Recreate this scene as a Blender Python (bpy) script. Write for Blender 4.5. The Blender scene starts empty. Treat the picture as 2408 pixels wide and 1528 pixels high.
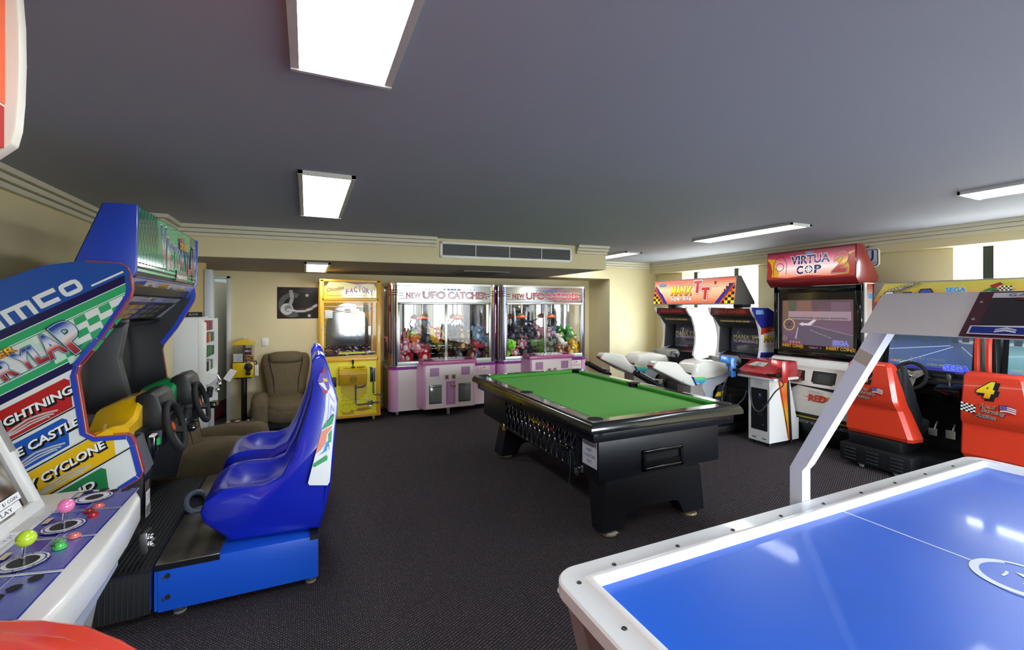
import bpy, bmesh, math, random
from mathutils import Vector, Matrix
random.seed(7)
SC = bpy.context.scene
COL = SC.collection
PI = math.pi
R = math.radians

# ------------------------------------------------------------------ camera, sky, exposure
EYE, FOC, YAW = 1.63, 1060.0, math.atan(482 / 1060.0)
cam_data = bpy.data.cameras.new('camera')
cam_data.sensor_width = 36.0
cam_data.lens = FOC / 2408 * 36.0
cam_data.shift_y = -(764 - 721) / 2408
cam_data.clip_start = 0.02
cam_data.clip_end = 200
cam = bpy.data.objects.new('camera', cam_data)
COL.objects.link(cam)
cam.location = (0, 0, EYE)
cam.rotation_euler = (PI / 2, 0, -YAW)
SC.camera = cam

world = bpy.data.worlds.new('daylight')
SC.world = world
world.use_nodes = True
wn = world.node_tree
wbg = wn.nodes['Background']
wtc = wn.nodes.new('ShaderNodeTexCoord')
wsep = wn.nodes.new('ShaderNodeSeparateXYZ')
wramp = wn.nodes.new('ShaderNodeValToRGB')
wramp.color_ramp.elements[0].position = 0.44
wramp.color_ramp.elements[0].color = (0.34, 0.36, 0.34, 1)
wramp.color_ramp.elements[1].position = 0.60
wramp.color_ramp.elements[1].color = (0.80, 0.90, 1.0, 1)
wmap = wn.nodes.new('ShaderNodeMapRange')
wmap.inputs[1].default_value = -1
wmap.inputs[2].default_value = 1
wn.links.new(wtc.outputs['Generated'], wsep.inputs[0])
wn.links.new(wsep.outputs[2], wmap.inputs[0])
wn.links.new(wmap.outputs[0], wramp.inputs[0])
wn.links.new(wramp.outputs[0], wbg.inputs[0])
wbg.inputs[1].default_value = 14.0

SC.view_settings.view_transform = 'Standard'
SC.view_settings.look = 'None'
SC.view_settings.gamma = 1.0
SC.view_settings.use_curve_mapping = False
SC.view_settings.exposure = 1.45
SC.cycles.use_denoising = True
SC.cycles.max_bounces = 8
SC.cycles.diffuse_bounces = 4
SC.cycles.glossy_bounces = 4
SC.cycles.transparent_max_bounces = 16
SC.cycles.transmission_bounces = 6
SC.cycles.caustics_reflective = False
SC.cycles.caustics_refractive = False
SC.cycles.sample_clamp_indirect = 6.0
LAMP = 6.0          # radiance of the fluorescent panels

# ------------------------------------------------------------------ materials
def lin(c):
    if isinstance(c, str):
        c = c.lstrip('#')
        if len(c) == 3: c = ''.join(q + q for q in c)
        c = tuple(int(c[i:i + 2], 16) / 255 for i in (0, 2, 4))
    return tuple((x / 12.92 if x <= 0.04045 else ((x + 0.055) / 1.055) ** 2.4) for x in c) + (1.0,)
MATS = {}
def M(col, rough=0.5, metal=0.0, emit=0.0, coat=0.0, name=None, bump=0.0, bscale=60.0, var=0.0, spec=0.5):
    key = (col, rough, metal, emit, coat, bump, bscale, var, spec)
    if key in MATS:
        return MATS[key]
    m = bpy.data.materials.new(name or 'paint_' + str(col).strip('#'))
    m.use_nodes = True
    nt = m.node_tree
    b = nt.nodes['Principled BSDF']
    b.inputs['Base Color'].default_value = lin(col)
    b.inputs['Roughness'].default_value = rough
    b.inputs['Metallic'].default_value = metal
    b.inputs['Specular IOR Level'].default_value = spec
    if coat:
        b.inputs['Coat Weight'].default_value = coat
        b.inputs['Coat Roughness'].default_value = 0.06
    if emit:
        b.inputs['Emission Color'].default_value = lin(col)
        b.inputs['Emission Strength'].default_value = emit
    if bump or var:
        tc = nt.nodes.new('ShaderNodeTexCoord')
        nz = nt.nodes.new('ShaderNodeTexNoise')
        nz.inputs['Scale'].default_value = bscale
        nz.inputs['Detail'].default_value = 3
        nt.links.new(tc.outputs['Object'], nz.inputs['Vector'])
        if bump:
            bp = nt.nodes.new('ShaderNodeBump')
            bp.inputs['Strength'].default_value = bump
            bp.inputs['Distance'].default_value = 0.01
            nt.links.new(nz.outputs[0], bp.inputs['Height'])
            nt.links.new(bp.outputs[0], b.inputs['Normal'])
        if var:
            mr = nt.nodes.new('ShaderNodeMapRange')
            mr.inputs[1].default_value = 0.3
            mr.inputs[2].default_value = 0.7
            mr.inputs[3].default_value = 1 - var
            mr.inputs[4].default_value = 1 + var
            mx = nt.nodes.new('ShaderNodeMix')
            mx.data_type = 'RGBA'
            mx.blend_type = 'MULTIPLY'
            mx.inputs[0].default_value = 1
            mx.inputs[6].default_value = lin(col)
            nt.links.new(nz.outputs[0], mr.inputs[0])
            nt.links.new(mr.outputs[0], mx.inputs[7])
            nt.links.new(mx.outputs[2], b.inputs['Base Color'])
    MATS[key] = m
    return m
def G(stops, rough=0.4, emit=0.0, coat=0.0, horiz=False):
    """printed colour blend running up (or along) a panel: stops = ((pos, colour), ...)"""
    key = ('grad', stops, rough, emit, coat, horiz)
    if key in MATS:
        return MATS[key]
    m = bpy.data.materials.new('printed_blend')
    m.use_nodes = True
    nt = m.node_tree
    b = nt.nodes['Principled BSDF']
    b.inputs['Roughness'].default_value = rough
    uv = nt.nodes.new('ShaderNodeUVMap')
    sp = nt.nodes.new('ShaderNodeSeparateXYZ')
    cr = nt.nodes.new('ShaderNodeValToRGB')
    el = cr.color_ramp.elements
    while len(el) < len(stops):
        el.new(0.5)
    for e, (p, c) in zip(el, stops):
        e.position = p
        e.color = lin(c)
    nt.links.new(uv.outputs[0], sp.inputs[0])
    nt.links.new(sp.outputs[0 if horiz else 1], cr.inputs[0])
    nt.links.new(cr.outputs[0], b.inputs['Base Color'])
    if emit:
        nt.links.new(cr.outputs[0], b.inputs['Emission Color'])
        b.inputs['Emission Strength'].default_value = emit
    if coat:
        b.inputs['Coat Weight'].default_value = coat
    MATS[key] = m
    return m
def glass(name='clear_glass', tint=(1, 1, 1), refl=0.10, rough=0.02):
    if name in MATS:
        return MATS[name]
    m = bpy.data.materials.new(name)
    m.use_nodes = True
    nt = m.node_tree
    nt.nodes.clear()
    out = nt.nodes.new('ShaderNodeOutputMaterial')
    t = nt.nodes.new('ShaderNodeBsdfTransparent')
    t.inputs[0].default_value = tint + (1,)
    g = nt.nodes.new('ShaderNodeBsdfGlossy')
    g.inputs['Roughness'].default_value = rough
    fr = nt.nodes.new('ShaderNodeLayerWeight')
    fr.inputs[0].default_value = 0.35
    mr = nt.nodes.new('ShaderNodeMapRange')
    mr.inputs[3].default_value = refl * 0.6
    mr.inputs[4].default_value = min(1, refl * 4)
    mx = nt.nodes.new('ShaderNodeMixShader')
    nt.links.new(fr.outputs['Facing'], mr.inputs[0])
    nt.links.new(mr.outputs[0], mx.inputs[0])
    nt.links.new(t.outputs[0], mx.inputs[1])
    nt.links.new(g.outputs[0], mx.inputs[2])
    nt.links.new(mx.outputs[0], out.inputs[0])
    MATS[name] = m
    return m
CHROME = M('#d8d8da', 0.12, 1.0, name='chrome')
STEEL = M('#b8b8b8', 0.3, 1.0, name='steel')
BLACK = M('#0c0c0e', 0.45, name='black_plastic')
GLOSSBLACK = M('#08080b', 0.12, name='gloss_black', coat=0.5)
RUBBER = M('#141414', 0.75, name='black_rubber')
WHITE = M('#e9e8e4', 0.4, name='white_paint')
CASTER = M('#8f8f8b', 0.5, name='grey_wheel')

# ------------------------------------------------------------------ mesh builder
class MB:
    def __init__(s):
        s.v = []; s.uv = []; s.f = []; s.mi = []; s.mats = []; s.x = Matrix.Identity(4)
    def add(s, vs, fs, mat, uvs=None):
        if mat not in s.mats:
            s.mats.append(mat)
        k = s.mats.index(mat); n = len(s.v)
        s.v += [s.x @ Vector(p) for p in vs]
        s.uv += uvs or [(0.0, 0.0)] * len(vs)
        s.f += [[i + n for i in f] for f in fs]
        s.mi += [k] * len(fs)
        return s
    def bm(s, bm, mat):
        bm.verts.index_update()
        s.add([v.co.copy() for v in bm.verts], [[v.index for v in f.verts] for f in bm.faces], mat)
        bm.free()
        return s
    def box(s, x0, x1, y0, y1, z0, z1, mat, b=0.0, seg=2):
        vs = [(x, y, z) for x in (x0, x1) for y in (y0, y1) for z in (z0, z1)]
        fs = [(0, 1, 3, 2), (4, 6, 7, 5), (0, 4, 5, 1), (2, 3, 7, 6), (0, 2, 6, 4), (1, 5, 7, 3)]
        if b <= 0:
            return s.add(vs, fs, mat)
        return s._bev(vs, fs, mat, b, seg)
    def _bev(s, vs, fs, mat, b, seg=2):
        bm = bmesh.new()
        bv = [bm.verts.new(p) for p in vs]
        for f in fs:
            bm.faces.new([bv[i] for i in f])
        bmesh.ops.recalc_face_normals(bm, faces=bm.faces)
        bmesh.ops.bevel(bm, geom=list(bm.edges), offset=b, segments=seg, profile=0.5, affect='EDGES', clamp_overlap=True)
        return s.bm(bm, mat)
    def prism(s, pts, ax, a0, a1, mat, b=0.0, side=None, seg=2):
        """polygon extruded along an axis; pts are (y,z) for x, (x,z) for y, (x,y) for z; side = another material for the rim"""
        mk = {'x': lambda p, a: (a, p[0], p[1]), 'y': lambda p, a: (p[0], a, p[1]), 'z': lambda p, a: (p[0], p[1], a)}[ax]
        n = len(pts)
        vs = [mk(p, a0) for p in pts] + [mk(p, a1) for p in pts]
        caps = [list(range(n)), list(range(n, 2 * n))[::-1]]
        rim = [(i, (i + 1) % n, n + (i + 1) % n, n + i) for i in range(n)]
        if b > 0:
            return s._bev(vs, caps + rim, mat, b, seg)
        s.add(vs, caps, mat)
        return s.add(vs, rim, side or mat)
    def cyl(s, p0, p1, r0, mat, r1=None, n=16, cap=True):
        return s.tube([p0, p1], r0, mat, n, r1=r1, cap=cap)
    def tube(s, pts, r, mat, n=8, r1=None, cap=True, closed=False, radii=None):
        pts = [Vector(p) for p in pts]
        m = len(pts)
        rings = []
        ref = None
        for i, p in enumerate(pts):
            if closed:
                d = pts[(i + 1) % m] - pts[i - 1]
            else:
                d = pts[min(i + 1, m - 1)] - pts[max(i - 1, 0)]
            d.normalize()
            if ref is None:
                ref = d.orthogonal().normalized()
            ref = (ref - d * ref.dot(d))
            if ref.length < 1e-6:
                ref = d.orthogonal()
            ref.normalize()
            w = d.cross(ref)
            rr = radii[i] if radii else (r if r1 is None else r + (r1 - r) * i / max(1, m - 1))
            rings.append([p + (ref * math.cos(2 * PI * k / n) + w * math.sin(2 * PI * k / n)) * rr for k in range(n)])
        return s.loft(rings, mat, cap=cap and not closed, closed=closed)
    def loft(s, rings, mat, cap=True, closed=False, wrap=True):
        n = len(rings[0]); m = len(rings)
        vs = [p for r in rings for p in r]
        fs = []
        for i in range(m if closed else m - 1):
            j = (i + 1) % m
            for k in range(n if wrap else n - 1):
                l = (k + 1) % n
                fs.append((i * n + k, i * n + l, j * n + l, j * n + k))
        if cap and not closed:
            fs.append(list(range(n))[::-1])
            fs.append([(m - 1) * n + k for k in range(n)])
        return s.add(vs, fs, mat)
    def lathe(s, prof, mat, at=(0, 0, 0), n=20, axis='z', cap=True):
        rings = []
        for r, h in prof:
            ring = []
            for k in range(n):
                c, q = r * math.cos(2 * PI * k / n), r * math.sin(2 * PI * k / n)
                o = {'z': (c, q, h), 'x': (h, c, q), 'y': (q, h, c)}[axis]
                ring.append((at[0] + o[0], at[1] + o[1], at[2] + o[2]))
            rings.append(ring)
        return s.loft(rings, mat, cap=cap)
    def ball(s, c, r, mat, n=14, m=9):
        rx, ry, rz = (r, r, r) if not isinstance(r, tuple) else r
        rings = []
        for i in range(m + 1):
            t = -PI / 2 + PI * i / m
            q = max(math.cos(t), 0.02)
            rings.append([(c[0] + rx * q * math.cos(2 * PI * k / n), c[1] + ry * q * math.sin(2 * PI * k / n), c[2] + rz * math.sin(t)) for k in range(n)])
        return s.loft(rings, mat)
    def torus(s, c, R_, r, ax, mat, n=32, k=10):
        ax = Vector(ax).normalized(); u = ax.orthogonal().normalized(); w = ax.cross(u)
        return s.tube([Vector(c) + (u * math.cos(2 * PI * i / n) + w * math.sin(2 * PI * i / n)) * R_ for i in range(n)], r, mat, k, closed=True)
    def sheet(s, grid, mat):
        """grid of points as an open surface"""
        return s.loft(grid, mat, cap=False, wrap=False)

ROOT = {}
def build(mb, name, sharp=38, w=None):
    me = bpy.data.meshes.new(name)
    vs = mb.v
    if w is not None:
        inv = w.inverted()
        vs = [inv @ p for p in vs]
    me.from_pydata([tuple(p) for p in vs], [], mb.f)
    for m in mb.mats:
        me.materials.append(m)
    me.polygons.foreach_set('material_index', mb.mi)
    uvl = me.uv_layers.new(name='UVMap')
    li = [0] * len(me.loops)
    me.loops.foreach_get('vertex_index', li)
    uvl.data.foreach_set('uv', [c for i in li for c in mb.uv[i]])
    bm = bmesh.new(); bm.from_mesh(me)
    bmesh.ops.recalc_face_normals(bm, faces=bm.faces)
    bm.to_mesh(me); bm.free()
    me.polygons.foreach_set('use_smooth', [True] * len(me.polygons))
    me.set_sharp_from_angle(angle=R(sharp))
    me.validate()
    o = bpy.data.objects.new(name, me)
    COL.objects.link(o)
    return o
def tag(o, label, cat, group=None):
    o['label'] = label; o['category'] = cat; o['kind'] = 'thing'
    if group:
        o['group'] = group
    return o
def thing(name, label, cat, loc=(0, 0, 0), rz=0.0, group=None):
    o = bpy.data.objects.new(name, None)
    o.empty_display_size = 0.1
    COL.objects.link(o)
    o.location = loc; o.rotation_euler = (0, 0, rz)
    ROOT[o.name] = Matrix.Translation(loc) @ Matrix.Rotation(rz, 4, 'Z')
    return tag(o, label, cat, group)
def part(mb, name, parent, label=None, sharp=38, local=False):
    """mesh given in world coordinates (or in the thing's own when local) as a child of a thing or of another part"""
    w = ROOT[parent.name]
    o = build(mb, name, sharp, None if local else w)
    ROOT[o.name] = w
    o.parent = parent
    if label:
        o['label'] = label
    return o
def solo(mb, name, label, cat, group=None, sharp=38, loc=None, rz=0.0):
    if loc is None:
        lo = [min(p[i] for p in mb.v) for i in range(3)]; hi = [max(p[i] for p in mb.v) for i in range(3)]
        w = Matrix.Translation(((lo[0] + hi[0]) / 2, (lo[1] + hi[1]) / 2, lo[2]))
        o = build(mb, name, sharp, w)
        o.location = w.translation
        ROOT[o.name] = w
    else:
        o = build(mb, name, sharp)
        o.location = loc; o.rotation_euler = (0, 0, rz)
    return tag(o, label, cat, group)
def struct(mb, name, sharp=38, parent=None):
    o = build(mb, name, sharp)
    if parent:
        o.parent = parent
    else:
        o['kind'] = 'structure'
    ROOT[o.name] = Matrix.Identity(4)
    return o
def dup(root, loc, rz=0.0, label=None, group=None):
    r = root.copy(); COL.objects.link(r); r.location = loc; r.rotation_euler = (0, 0, rz)
    if label: r['label'] = label
    if group: r['group'] = group
    ROOT[r.name] = Matrix.Translation(loc) @ Matrix.Rotation(rz, 4, 'Z')
    for ch in list(root.children):
        c = ch.copy(); COL.objects.link(c); c.parent = r
        for g in list(ch.children):
            d = g.copy(); COL.objects.link(d); d.parent = c
    return r

# ------------------------------------------------------------------ printed panels and lettering
TXT = {}
def text_mesh(s, off=0.0, sh=0.0, sp=1.0):
    key = (s, round(off, 3), round(sh, 2), sp)
    if key not in TXT:
        cu = bpy.data.curves.new('lettering', 'FONT')
        cu.body = s; cu.size = 1.0; cu.offset = off; cu.shear = sh; cu.space_character = sp
        cu.resolution_u = 3; cu.fill_mode = 'FRONT'
        o = bpy.data.objects.new('lettering', cu)
        COL.objects.link(o)
        dg = bpy.context.evaluated_depsgraph_get()
        me = bpy.data.meshes.new_from_object(o.evaluated_get(dg))
        vs = [(v.co.x, v.co.y) for v in me.vertices]
        fs = [tuple(p.vertices) for p in me.polygons]
        bpy.data.objects.remove(o); bpy.data.curves.remove(cu); bpy.data.meshes.remove(me)
        TXT[key] = (vs, fs)
    return TXT[key]
class Panel:
    """draws flat print on a surface: origin, right and up vectors in metres, layers lifted a hair"""
    def __init__(s, mb, o, ux, uy, eps=0.0006):
        s.mb = mb; s.o = Vector(o); s.ux = Vector(ux).normalized(); s.uy = Vector(uy).normalized()
        s.n = s.ux.cross(s.uy).normalized(); s.eps = eps; s.base = 0; s.done = []; s.cur = []
    @property
    def l(s):
        return 0
    @l.setter
    def l(s, v):          # close the running group; later shapes lie above what they overlap
        s.done += s.cur; s.cur = []
        if v > 1:
            s.base = v
    def put(s, pts, keep):
        xs = [p[0] for p in pts]; ys = [p[1] for p in pts]
        q = (min(xs), min(ys), max(xs), max(ys))
        lv = s.base
        for r, v in s.done:
            if v > lv and r[0] < q[2] and r[2] > q[0] and r[1] < q[3] and r[3] > q[1]:
                lv = v
        lv += 1 + (len(s.cur) % 5) * .13
        s.cur.append((q, lv))
        if not keep:
            s.l = 0
        return [s.o + s.ux * x + s.uy * y + s.n * (s.eps * lv) for x, y in pts]
    def pt(s, x, y):
        s.base = max(s.base, 1)
        return s.o + s.ux * x + s.uy * y + s.n * (s.eps * s.base)
    def poly(s, pts, mat, keep=False):
        ys = [p[1] for p in pts]; xs = [p[0] for p in pts]
        h = max(ys) - min(ys) or 1; w = max(xs) - min(xs) or 1
        s.mb.add(s.put(pts, keep), [list(range(len(pts)))], mat, [((p[0] - min(xs)) / w, (p[1] - min(ys)) / h) for p in pts])
        return s
    def rect(s, x0, y0, x1, y1, mat, keep=False):
        return s.poly([(x0, y0), (x1, y0), (x1, y1), (x0, y1)], mat, keep)
    def rrect(s, x0, y0, x1, y1, r, mat, keep=False):
        pts = []
        for cx, cy, a in ((x1 - r, y0 + r, -90), (x1 - r, y1 - r, 0), (x0 + r, y1 - r, 90), (x0 + r, y0 + r, 180)):
            pts += [(cx + r * math.cos(R(a + t)), cy + r * math.sin(R(a + t))) for t in (0, 30, 60, 90)]
        return s.poly(pts, mat, keep)
    def ring(s, cx, cy, r0, r1, mat, n=24, a0=0, a1=360, sx=1.0, keep=False):
        vs = []; fs = []
        for i in range(n + 1):
            a = R(a0 + (a1 - a0) * i / n)
            vs += [(cx + sx * r0 * math.cos(a), cy + r0 * math.sin(a)), (cx + sx * r1 * math.cos(a), cy + r1 * math.sin(a))]
        for i in range(n):
            fs.append((2 * i, 2 * i + 1, 2 * i + 3, 2 * i + 2))
        s.mb.add(s.put(vs, keep), fs, mat)
        return s
    def disc(s, cx, cy, r, mat, n=20, sx=1.0, keep=False):
        return s.poly([(cx + sx * r * math.cos(2 * PI * i / n), cy + r * math.sin(2 * PI * i / n)) for i in range(n)], mat, keep)
    def line(s, pts, w, mat, keep=False):
        for (x0, y0), (x1, y1) in zip(pts, pts[1:]):
            d = math.hypot(x1 - x0, y1 - y0) or 1
            nx, ny = -(y1 - y0) / d * w / 2, (x1 - x0) / d * w / 2
            s.poly([(x0 - nx, y0 - ny), (x1 - nx, y1 - ny), (x1 + nx, y1 + ny), (x0 + nx, y0 + ny)], mat, True)
        if not keep:
            s.l += 1
        return s
    def check(s, x0, y0, x1, y1, nx, ny, mat, skew=0.0, clip=None, keep=False):
        dx, dy = (x1 - x0) / nx, (y1 - y0) / ny
        for i in range(nx):
            for j in range(ny):
                if (i + j) % 2 == 0 and (clip is None or clip(x0 + dx * (i + .5), y0 + dy * (j + .5))):
                    a, b = x0 + dx * i, y0 + dy * j
                    s.poly([(a + skew * (b - y0), b), (a + dx + skew * (b - y0), b), (a + dx + skew * (b + dy - y0), b + dy), (a + skew * (b + dy - y0), b + dy)], mat, True)
        if not keep:
            s.l += 1
        return s
    def text(s, st, x, y, h, mat, w=None, off=0.0, sh=0.0, rot=0.0, anchor='c', warp=None, sp=1.0, box=None, out=None):
        """x, y is the middle (or left end) of the base line; h = cap height; w squeezes to that width; out = [(extra offset, material, dx, dy)] drawn below"""
        v0, _ = text_mesh(st, off, sh, sp)
        if not v0:
            return s
        xs = [p[0] for p in v0]
        a, b = min(xs), max(xs)
        k = h / 0.70
        kx = (w / (b - a)) if w else k
        def put(vs, fs, mt, ddx=0, ddy=0):
            c, q = math.cos(R(rot)), math.sin(R(rot))
            P, U = [], []
            for px, py in vs:
                X = (px - a) * kx - ((b - a) * kx / 2 if anchor == 'c' else 0)
                Y = py * k
                if warp:
                    X, Y = warp(X, Y)
                P.append((x + X * c - Y * q + ddx, y + X * q + Y * c + ddy))
                U.append((0.5, min(1, max(0, py / 0.72))))
            s.mb.add(s.put(P, False), fs, mt, U)
        for o_, mt, dx, dy in (out or []):
            vs, fs = text_mesh(st, off + o_, sh, sp)
            put(vs, fs, mt, dx, dy)
        put(v0, _, mat)
        return s
# ------------------------------------------------------------------ the room
ZC, ZL = 2.45, 2.14           # main ceiling, lowered ceiling
YF, YB = -2.6, 7.45           # front wall (behind the camera), back wall
XL, XR = -1.68, 6.15
wall_m = M('#d6caa2', 0.75, var=0.02, bscale=3, name='cream_wall_paint', bump=0.03)
ceil_m = M('#a0a4b2', 0.8, name='ceiling_paint', bump=0.02, bscale=120)
trim_m = M('#d3cdba', 0.55, name='cornice_paint')

def carpet():
    m = bpy.data.materials.new('flecked_carpet'); m.use_nodes = True
    nt = m.node_tree; b = nt.nodes['Principled BSDF']
    b.inputs['Roughness'].default_value = 0.95
    b.inputs['Specular IOR Level'].default_value = 0.1
    tc = nt.nodes.new('ShaderNodeTexCoord')
    def math_(op, a, bb=None):
        n = nt.nodes.new('ShaderNodeMath'); n.operation = op
        for i, q in enumerate((a, bb)):
            if q is None: continue
            if isinstance(q, (int, float)): n.inputs[i].default_value = q
            else: nt.links.new(q, n.inputs[i])
        return n.outputs[0]
    sp = nt.nodes.new('ShaderNodeSeparateXYZ')
    nt.links.new(tc.outputs['Object'], sp.inputs[0])
    nz = nt.nodes.new('ShaderNodeTexNoise'); nz.inputs['Scale'].default_value = 90; nz.inputs['Detail'].default_value = 2
    nt.links.new(tc.outputs['Object'], nz.inputs['Vector'])
    w = math_('MULTIPLY', math_('SUBTRACT', nz.outputs[0], 0.5), 0.012)
    x = math_('ADD', sp.outputs[0], w); y = math_('ADD', sp.outputs[1], w)
    sx = math_('SINE', math_('MULTIPLY', x, 2 * PI / 0.022))
    sy = math_('SINE', math_('MULTIPLY', math_('ADD', y, math_('MULTIPLY', x, 0.35)), 2 * PI / 0.018))
    p = math_('MULTIPLY', sx, sy)
    f = math_('MULTIPLY', math_('SUBTRACT', p, 0.35), 2.0)
    n2 = nt.nodes.new('ShaderNodeTexNoise'); n2.inputs['Scale'].default_value = 350
    nt.links.new(tc.outputs['Object'], n2.inputs['Vector'])
    f = math_('MULTIPLY', f, math_('MULTIPLY', n2.outputs[0], 1.6))
    f = math_('MINIMUM', math_('MAXIMUM', f, 0.0), 1.0)
    mx = nt.nodes.new('ShaderNodeMix'); mx.data_type = 'RGBA'
    nt.links.new(f, mx.inputs[0])
    mx.inputs[6].default_value = lin('#353138'); mx.inputs[7].default_value = lin('#8a7d6f')
    nt.links.new(mx.outputs[2], b.inputs['Base Color'])
    bp = nt.nodes.new('ShaderNodeBump'); bp.inputs['Strength'].default_value = 0.4; bp.inputs['Distance'].default_value = 0.004
    nt.links.new(p, bp.inputs['Height']); nt.links.new(bp.outputs[0], b.inputs['Normal'])
    return m
b = MB(); b.box(-2.0, 6.5, YF - .2, YB + .5, -0.1, 0.0, carpet()); struct(b, 'floor')
b = MB(); b.box(-2.0, 6.5, YF - .2, YB + .3, ZC, ZC + .1, ceil_m); struct(b, 'ceiling')

# back wall, with the doorway at its end
b = MB()
b.box(-1.02, 6.3, YB, YB + .15, 0, ZC, wall_m)
b.box(-2.0, -1.24, YB, YB + .15, 0, ZC, wall_m)
b.box(-1.24, -1.02, YB, YB + .15, 2.03, ZC, wall_m)
struct(b, 'wall_back')
# recess beside the claw machines: header and bright return wall
b = MB()
b.box(3.752, 5.05, 6.78, YB, 2.14, ZC, wall_m)
b.box(5.05, 6.3, 6.78, YB, 0, ZC, wall_m)
struct(b, 'wall_recess')
# lowered ceiling box
b = MB(); b.prism([(-1.22, 5.46), (3.75, 5.12), (3.75, YB), (-2.0, YB), (-2.0, 5.46)], 'z', ZL, ZC, wall_m)
struct(b, 'bulkhead')
b = MB(); b.prism([(-1.21, 5.48), (3.74, 5.14), (3.74, YB - .003), (-1.98, YB - .003), (-1.98, 5.48)], 'z', ZL - .003, ZL + .01, M('#9a938a', 0.8, name='lowered_ceiling_paint'))
struct(b, 'ceiling_lowered')

# side wall by the racing cabinets with its jog and the partition at the doorway
b = MB(); b.box(XL - .2, XL, YF, 4.98, 0, ZC, wall_m); b.box(XL - .2, -1.22, 4.98, 5.5, 0, ZC, wall_m)
b.box(XL - .3, XL - .1, 5.5, YB, 0, ZC, wall_m)
struct(b, 'wall_left')
b = MB(); b.box(XL - .2, -1.075, 6.2, 6.3, 0, ZL, M('#d8bd84', 0.6, name='tan_panel')); b.box(-1.075, -1.0, 6.17, 6.33, 0, 2.06, M('#c9cdd0', 0.35, name='pale_metal'), .006)
struct(b, 'trim_1')

# window wall
gx = XR
W1, W2 = (4.62, 6.12), (0.55, 2.38)
SZ, TZ = 1.0, 2.25
b = MB()
for y0, y1 in ((W1[1], 6.78), (W2[1], W1[0]), (YF, W2[0])):
    b.box(gx, gx + .3, y0, y1, 0, ZC, wall_m)
for y0, y1 in (W1, W2):
    b.box(gx, gx + .3, y0, y1, 0, SZ, wall_m); b.box(gx, gx + .3, y0, y1, TZ, ZC, wall_m)
b.box(6.0, gx, YF, 6.78, 2.25, ZC, wall_m)
struct(b, 'wall_right')
dkg = M('#16231f', 0.4, name='dark_green_aluminium')
for i, ((y0, y1), mul) in enumerate(((W1, (5.99, 5.15)), (W2, (2.18, 1.3)))):
    b = MB(); f = .035
    b.box(gx + .2, gx + .26, y0, y1, SZ, SZ + f, dkg)
    for q in mul: b.box(gx + .19, gx + .27, q - .04, q + .04, SZ, TZ, dkg)
    w = struct(b, 'window_%d' % (i + 1))
    b = MB(); b.box(gx + .225, gx + .229, y0, y1, SZ + f, TZ, glass('window_glass', (1, 1, 1), 0.06)); struct(b, 'pane', parent=w)

# glazed front behind the camera
b = MB(); FX = ((0.9, 3.15), (3.35, 5.7)); prev = XL
for x0, x1 in FX:
    b.box(prev, x0, YF - .15, YF, 0, ZC, wall_m); prev = x1
    b.box(x0, x1, YF - .15, YF, 2.25, ZC, wall_m); b.box(x0, x1, YF - .15, YF, 0, .12, wall_m)
b.box(prev, gx + .3, YF - .15, YF, 0, ZC, wall_m)
struct(b, 'wall_front')
for i, (x0, x1) in enumerate(FX):
    b = MB()
    for q in (x0 + .03, (x0 + x1) / 2, x1 - .03): b.box(q - .03, q + .03, YF - .1, YF - .04, .12, 2.25, dkg)
    for q in (.15, 2.22): b.box(x0, x1, YF - .1, YF - .04, q - .03, q + .03, dkg)
    w = struct(b, 'window_%d' % (i + 3))
    b = MB(); b.box(x0 + .06, x1 - .06, YF - .072, YF - .068, .18, 2.19, glass('window_glass')); struct(b, 'pane', parent=w)
# portals that guide daylight sampling through the openings
def portal(name, loc, rot, sx, sy):
    l = bpy.data.lights.new(name, 'AREA'); l.shape = 'RECTANGLE'; l.size = sx; l.size_y = sy; l.cycles.is_portal = True
    o = bpy.data.objects.new(name, l); COL.objects.link(o); o.location = loc; o.rotation_euler = rot
for i, (y0, y1) in enumerate((W1, W2)):
    portal('daylight_portal_%d' % i, (gx + .3, (y0 + y1) / 2, (SZ + TZ) / 2), (0, R(90), 0), TZ - SZ, y1 - y0)
for i, (x0, x1) in enumerate(FX):
    portal('daylight_portal_%d' % (i + 2), ((x0 + x1) / 2, YF - .16, 1.18), (R(90), 0, 0), x1 - x0, 2.13)

# stepped cornices; outer = the line where it meets the ceiling
def cornice(name, pts, drop=.115, out=.10, ends=(0, 0)):
    """pts: wall line; the moulding stands to the right of the walking direction"""
    b = MB(); n = len(pts)
    P = [Vector(p) for p in pts]
    def off(d):
        res = []
        for i in range(n):
            dirs = []
            if i > 0: dirs.append((P[i] - P[i - 1]).normalized())
            if i < n - 1: dirs.append((P[i + 1] - P[i]).normalized())
            nr = [Vector((q.y, -q.x)) for q in dirs]
            m = nr[0] if len(nr) == 1 else (nr[0] + nr[1]) / (1 + nr[0].dot(nr[1]))
            e = Vector((0, 0))
            res.append(P[i] + m * d + e)
        return res
    for k in range(3):
        o = off(out * (1 - k * .30)); z1 = ZC - drop * k / 3; z0 = ZC - drop * (k + 1) / 3
        for i in range(n - 1):
            vs = []
            for q in (P[i], P[i + 1], o[i + 1], o[i]):
                vs += [(q.x, q.y, z0 + .004), (q.x, q.y, z1)]
            b.add(vs, [(0, 2, 4, 6), (1, 7, 5, 3), (0, 1, 3, 2), (2, 3, 5, 4), (4, 5, 7, 6), (6, 7, 1, 0)], trim_m)
    struct(b, name)
cornice('trim_2', [(XL, YF), (XL, 4.98), (-1.22, 4.98), (-1.22, 5.46), (1.40, 5.281)])
cornice('trim_3', [(3.28, 5.152), (3.75, 5.12)])
cornice('trim_4', [(3.75, 6.78), (6.0, 6.78), (6.0, YF)])

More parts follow.
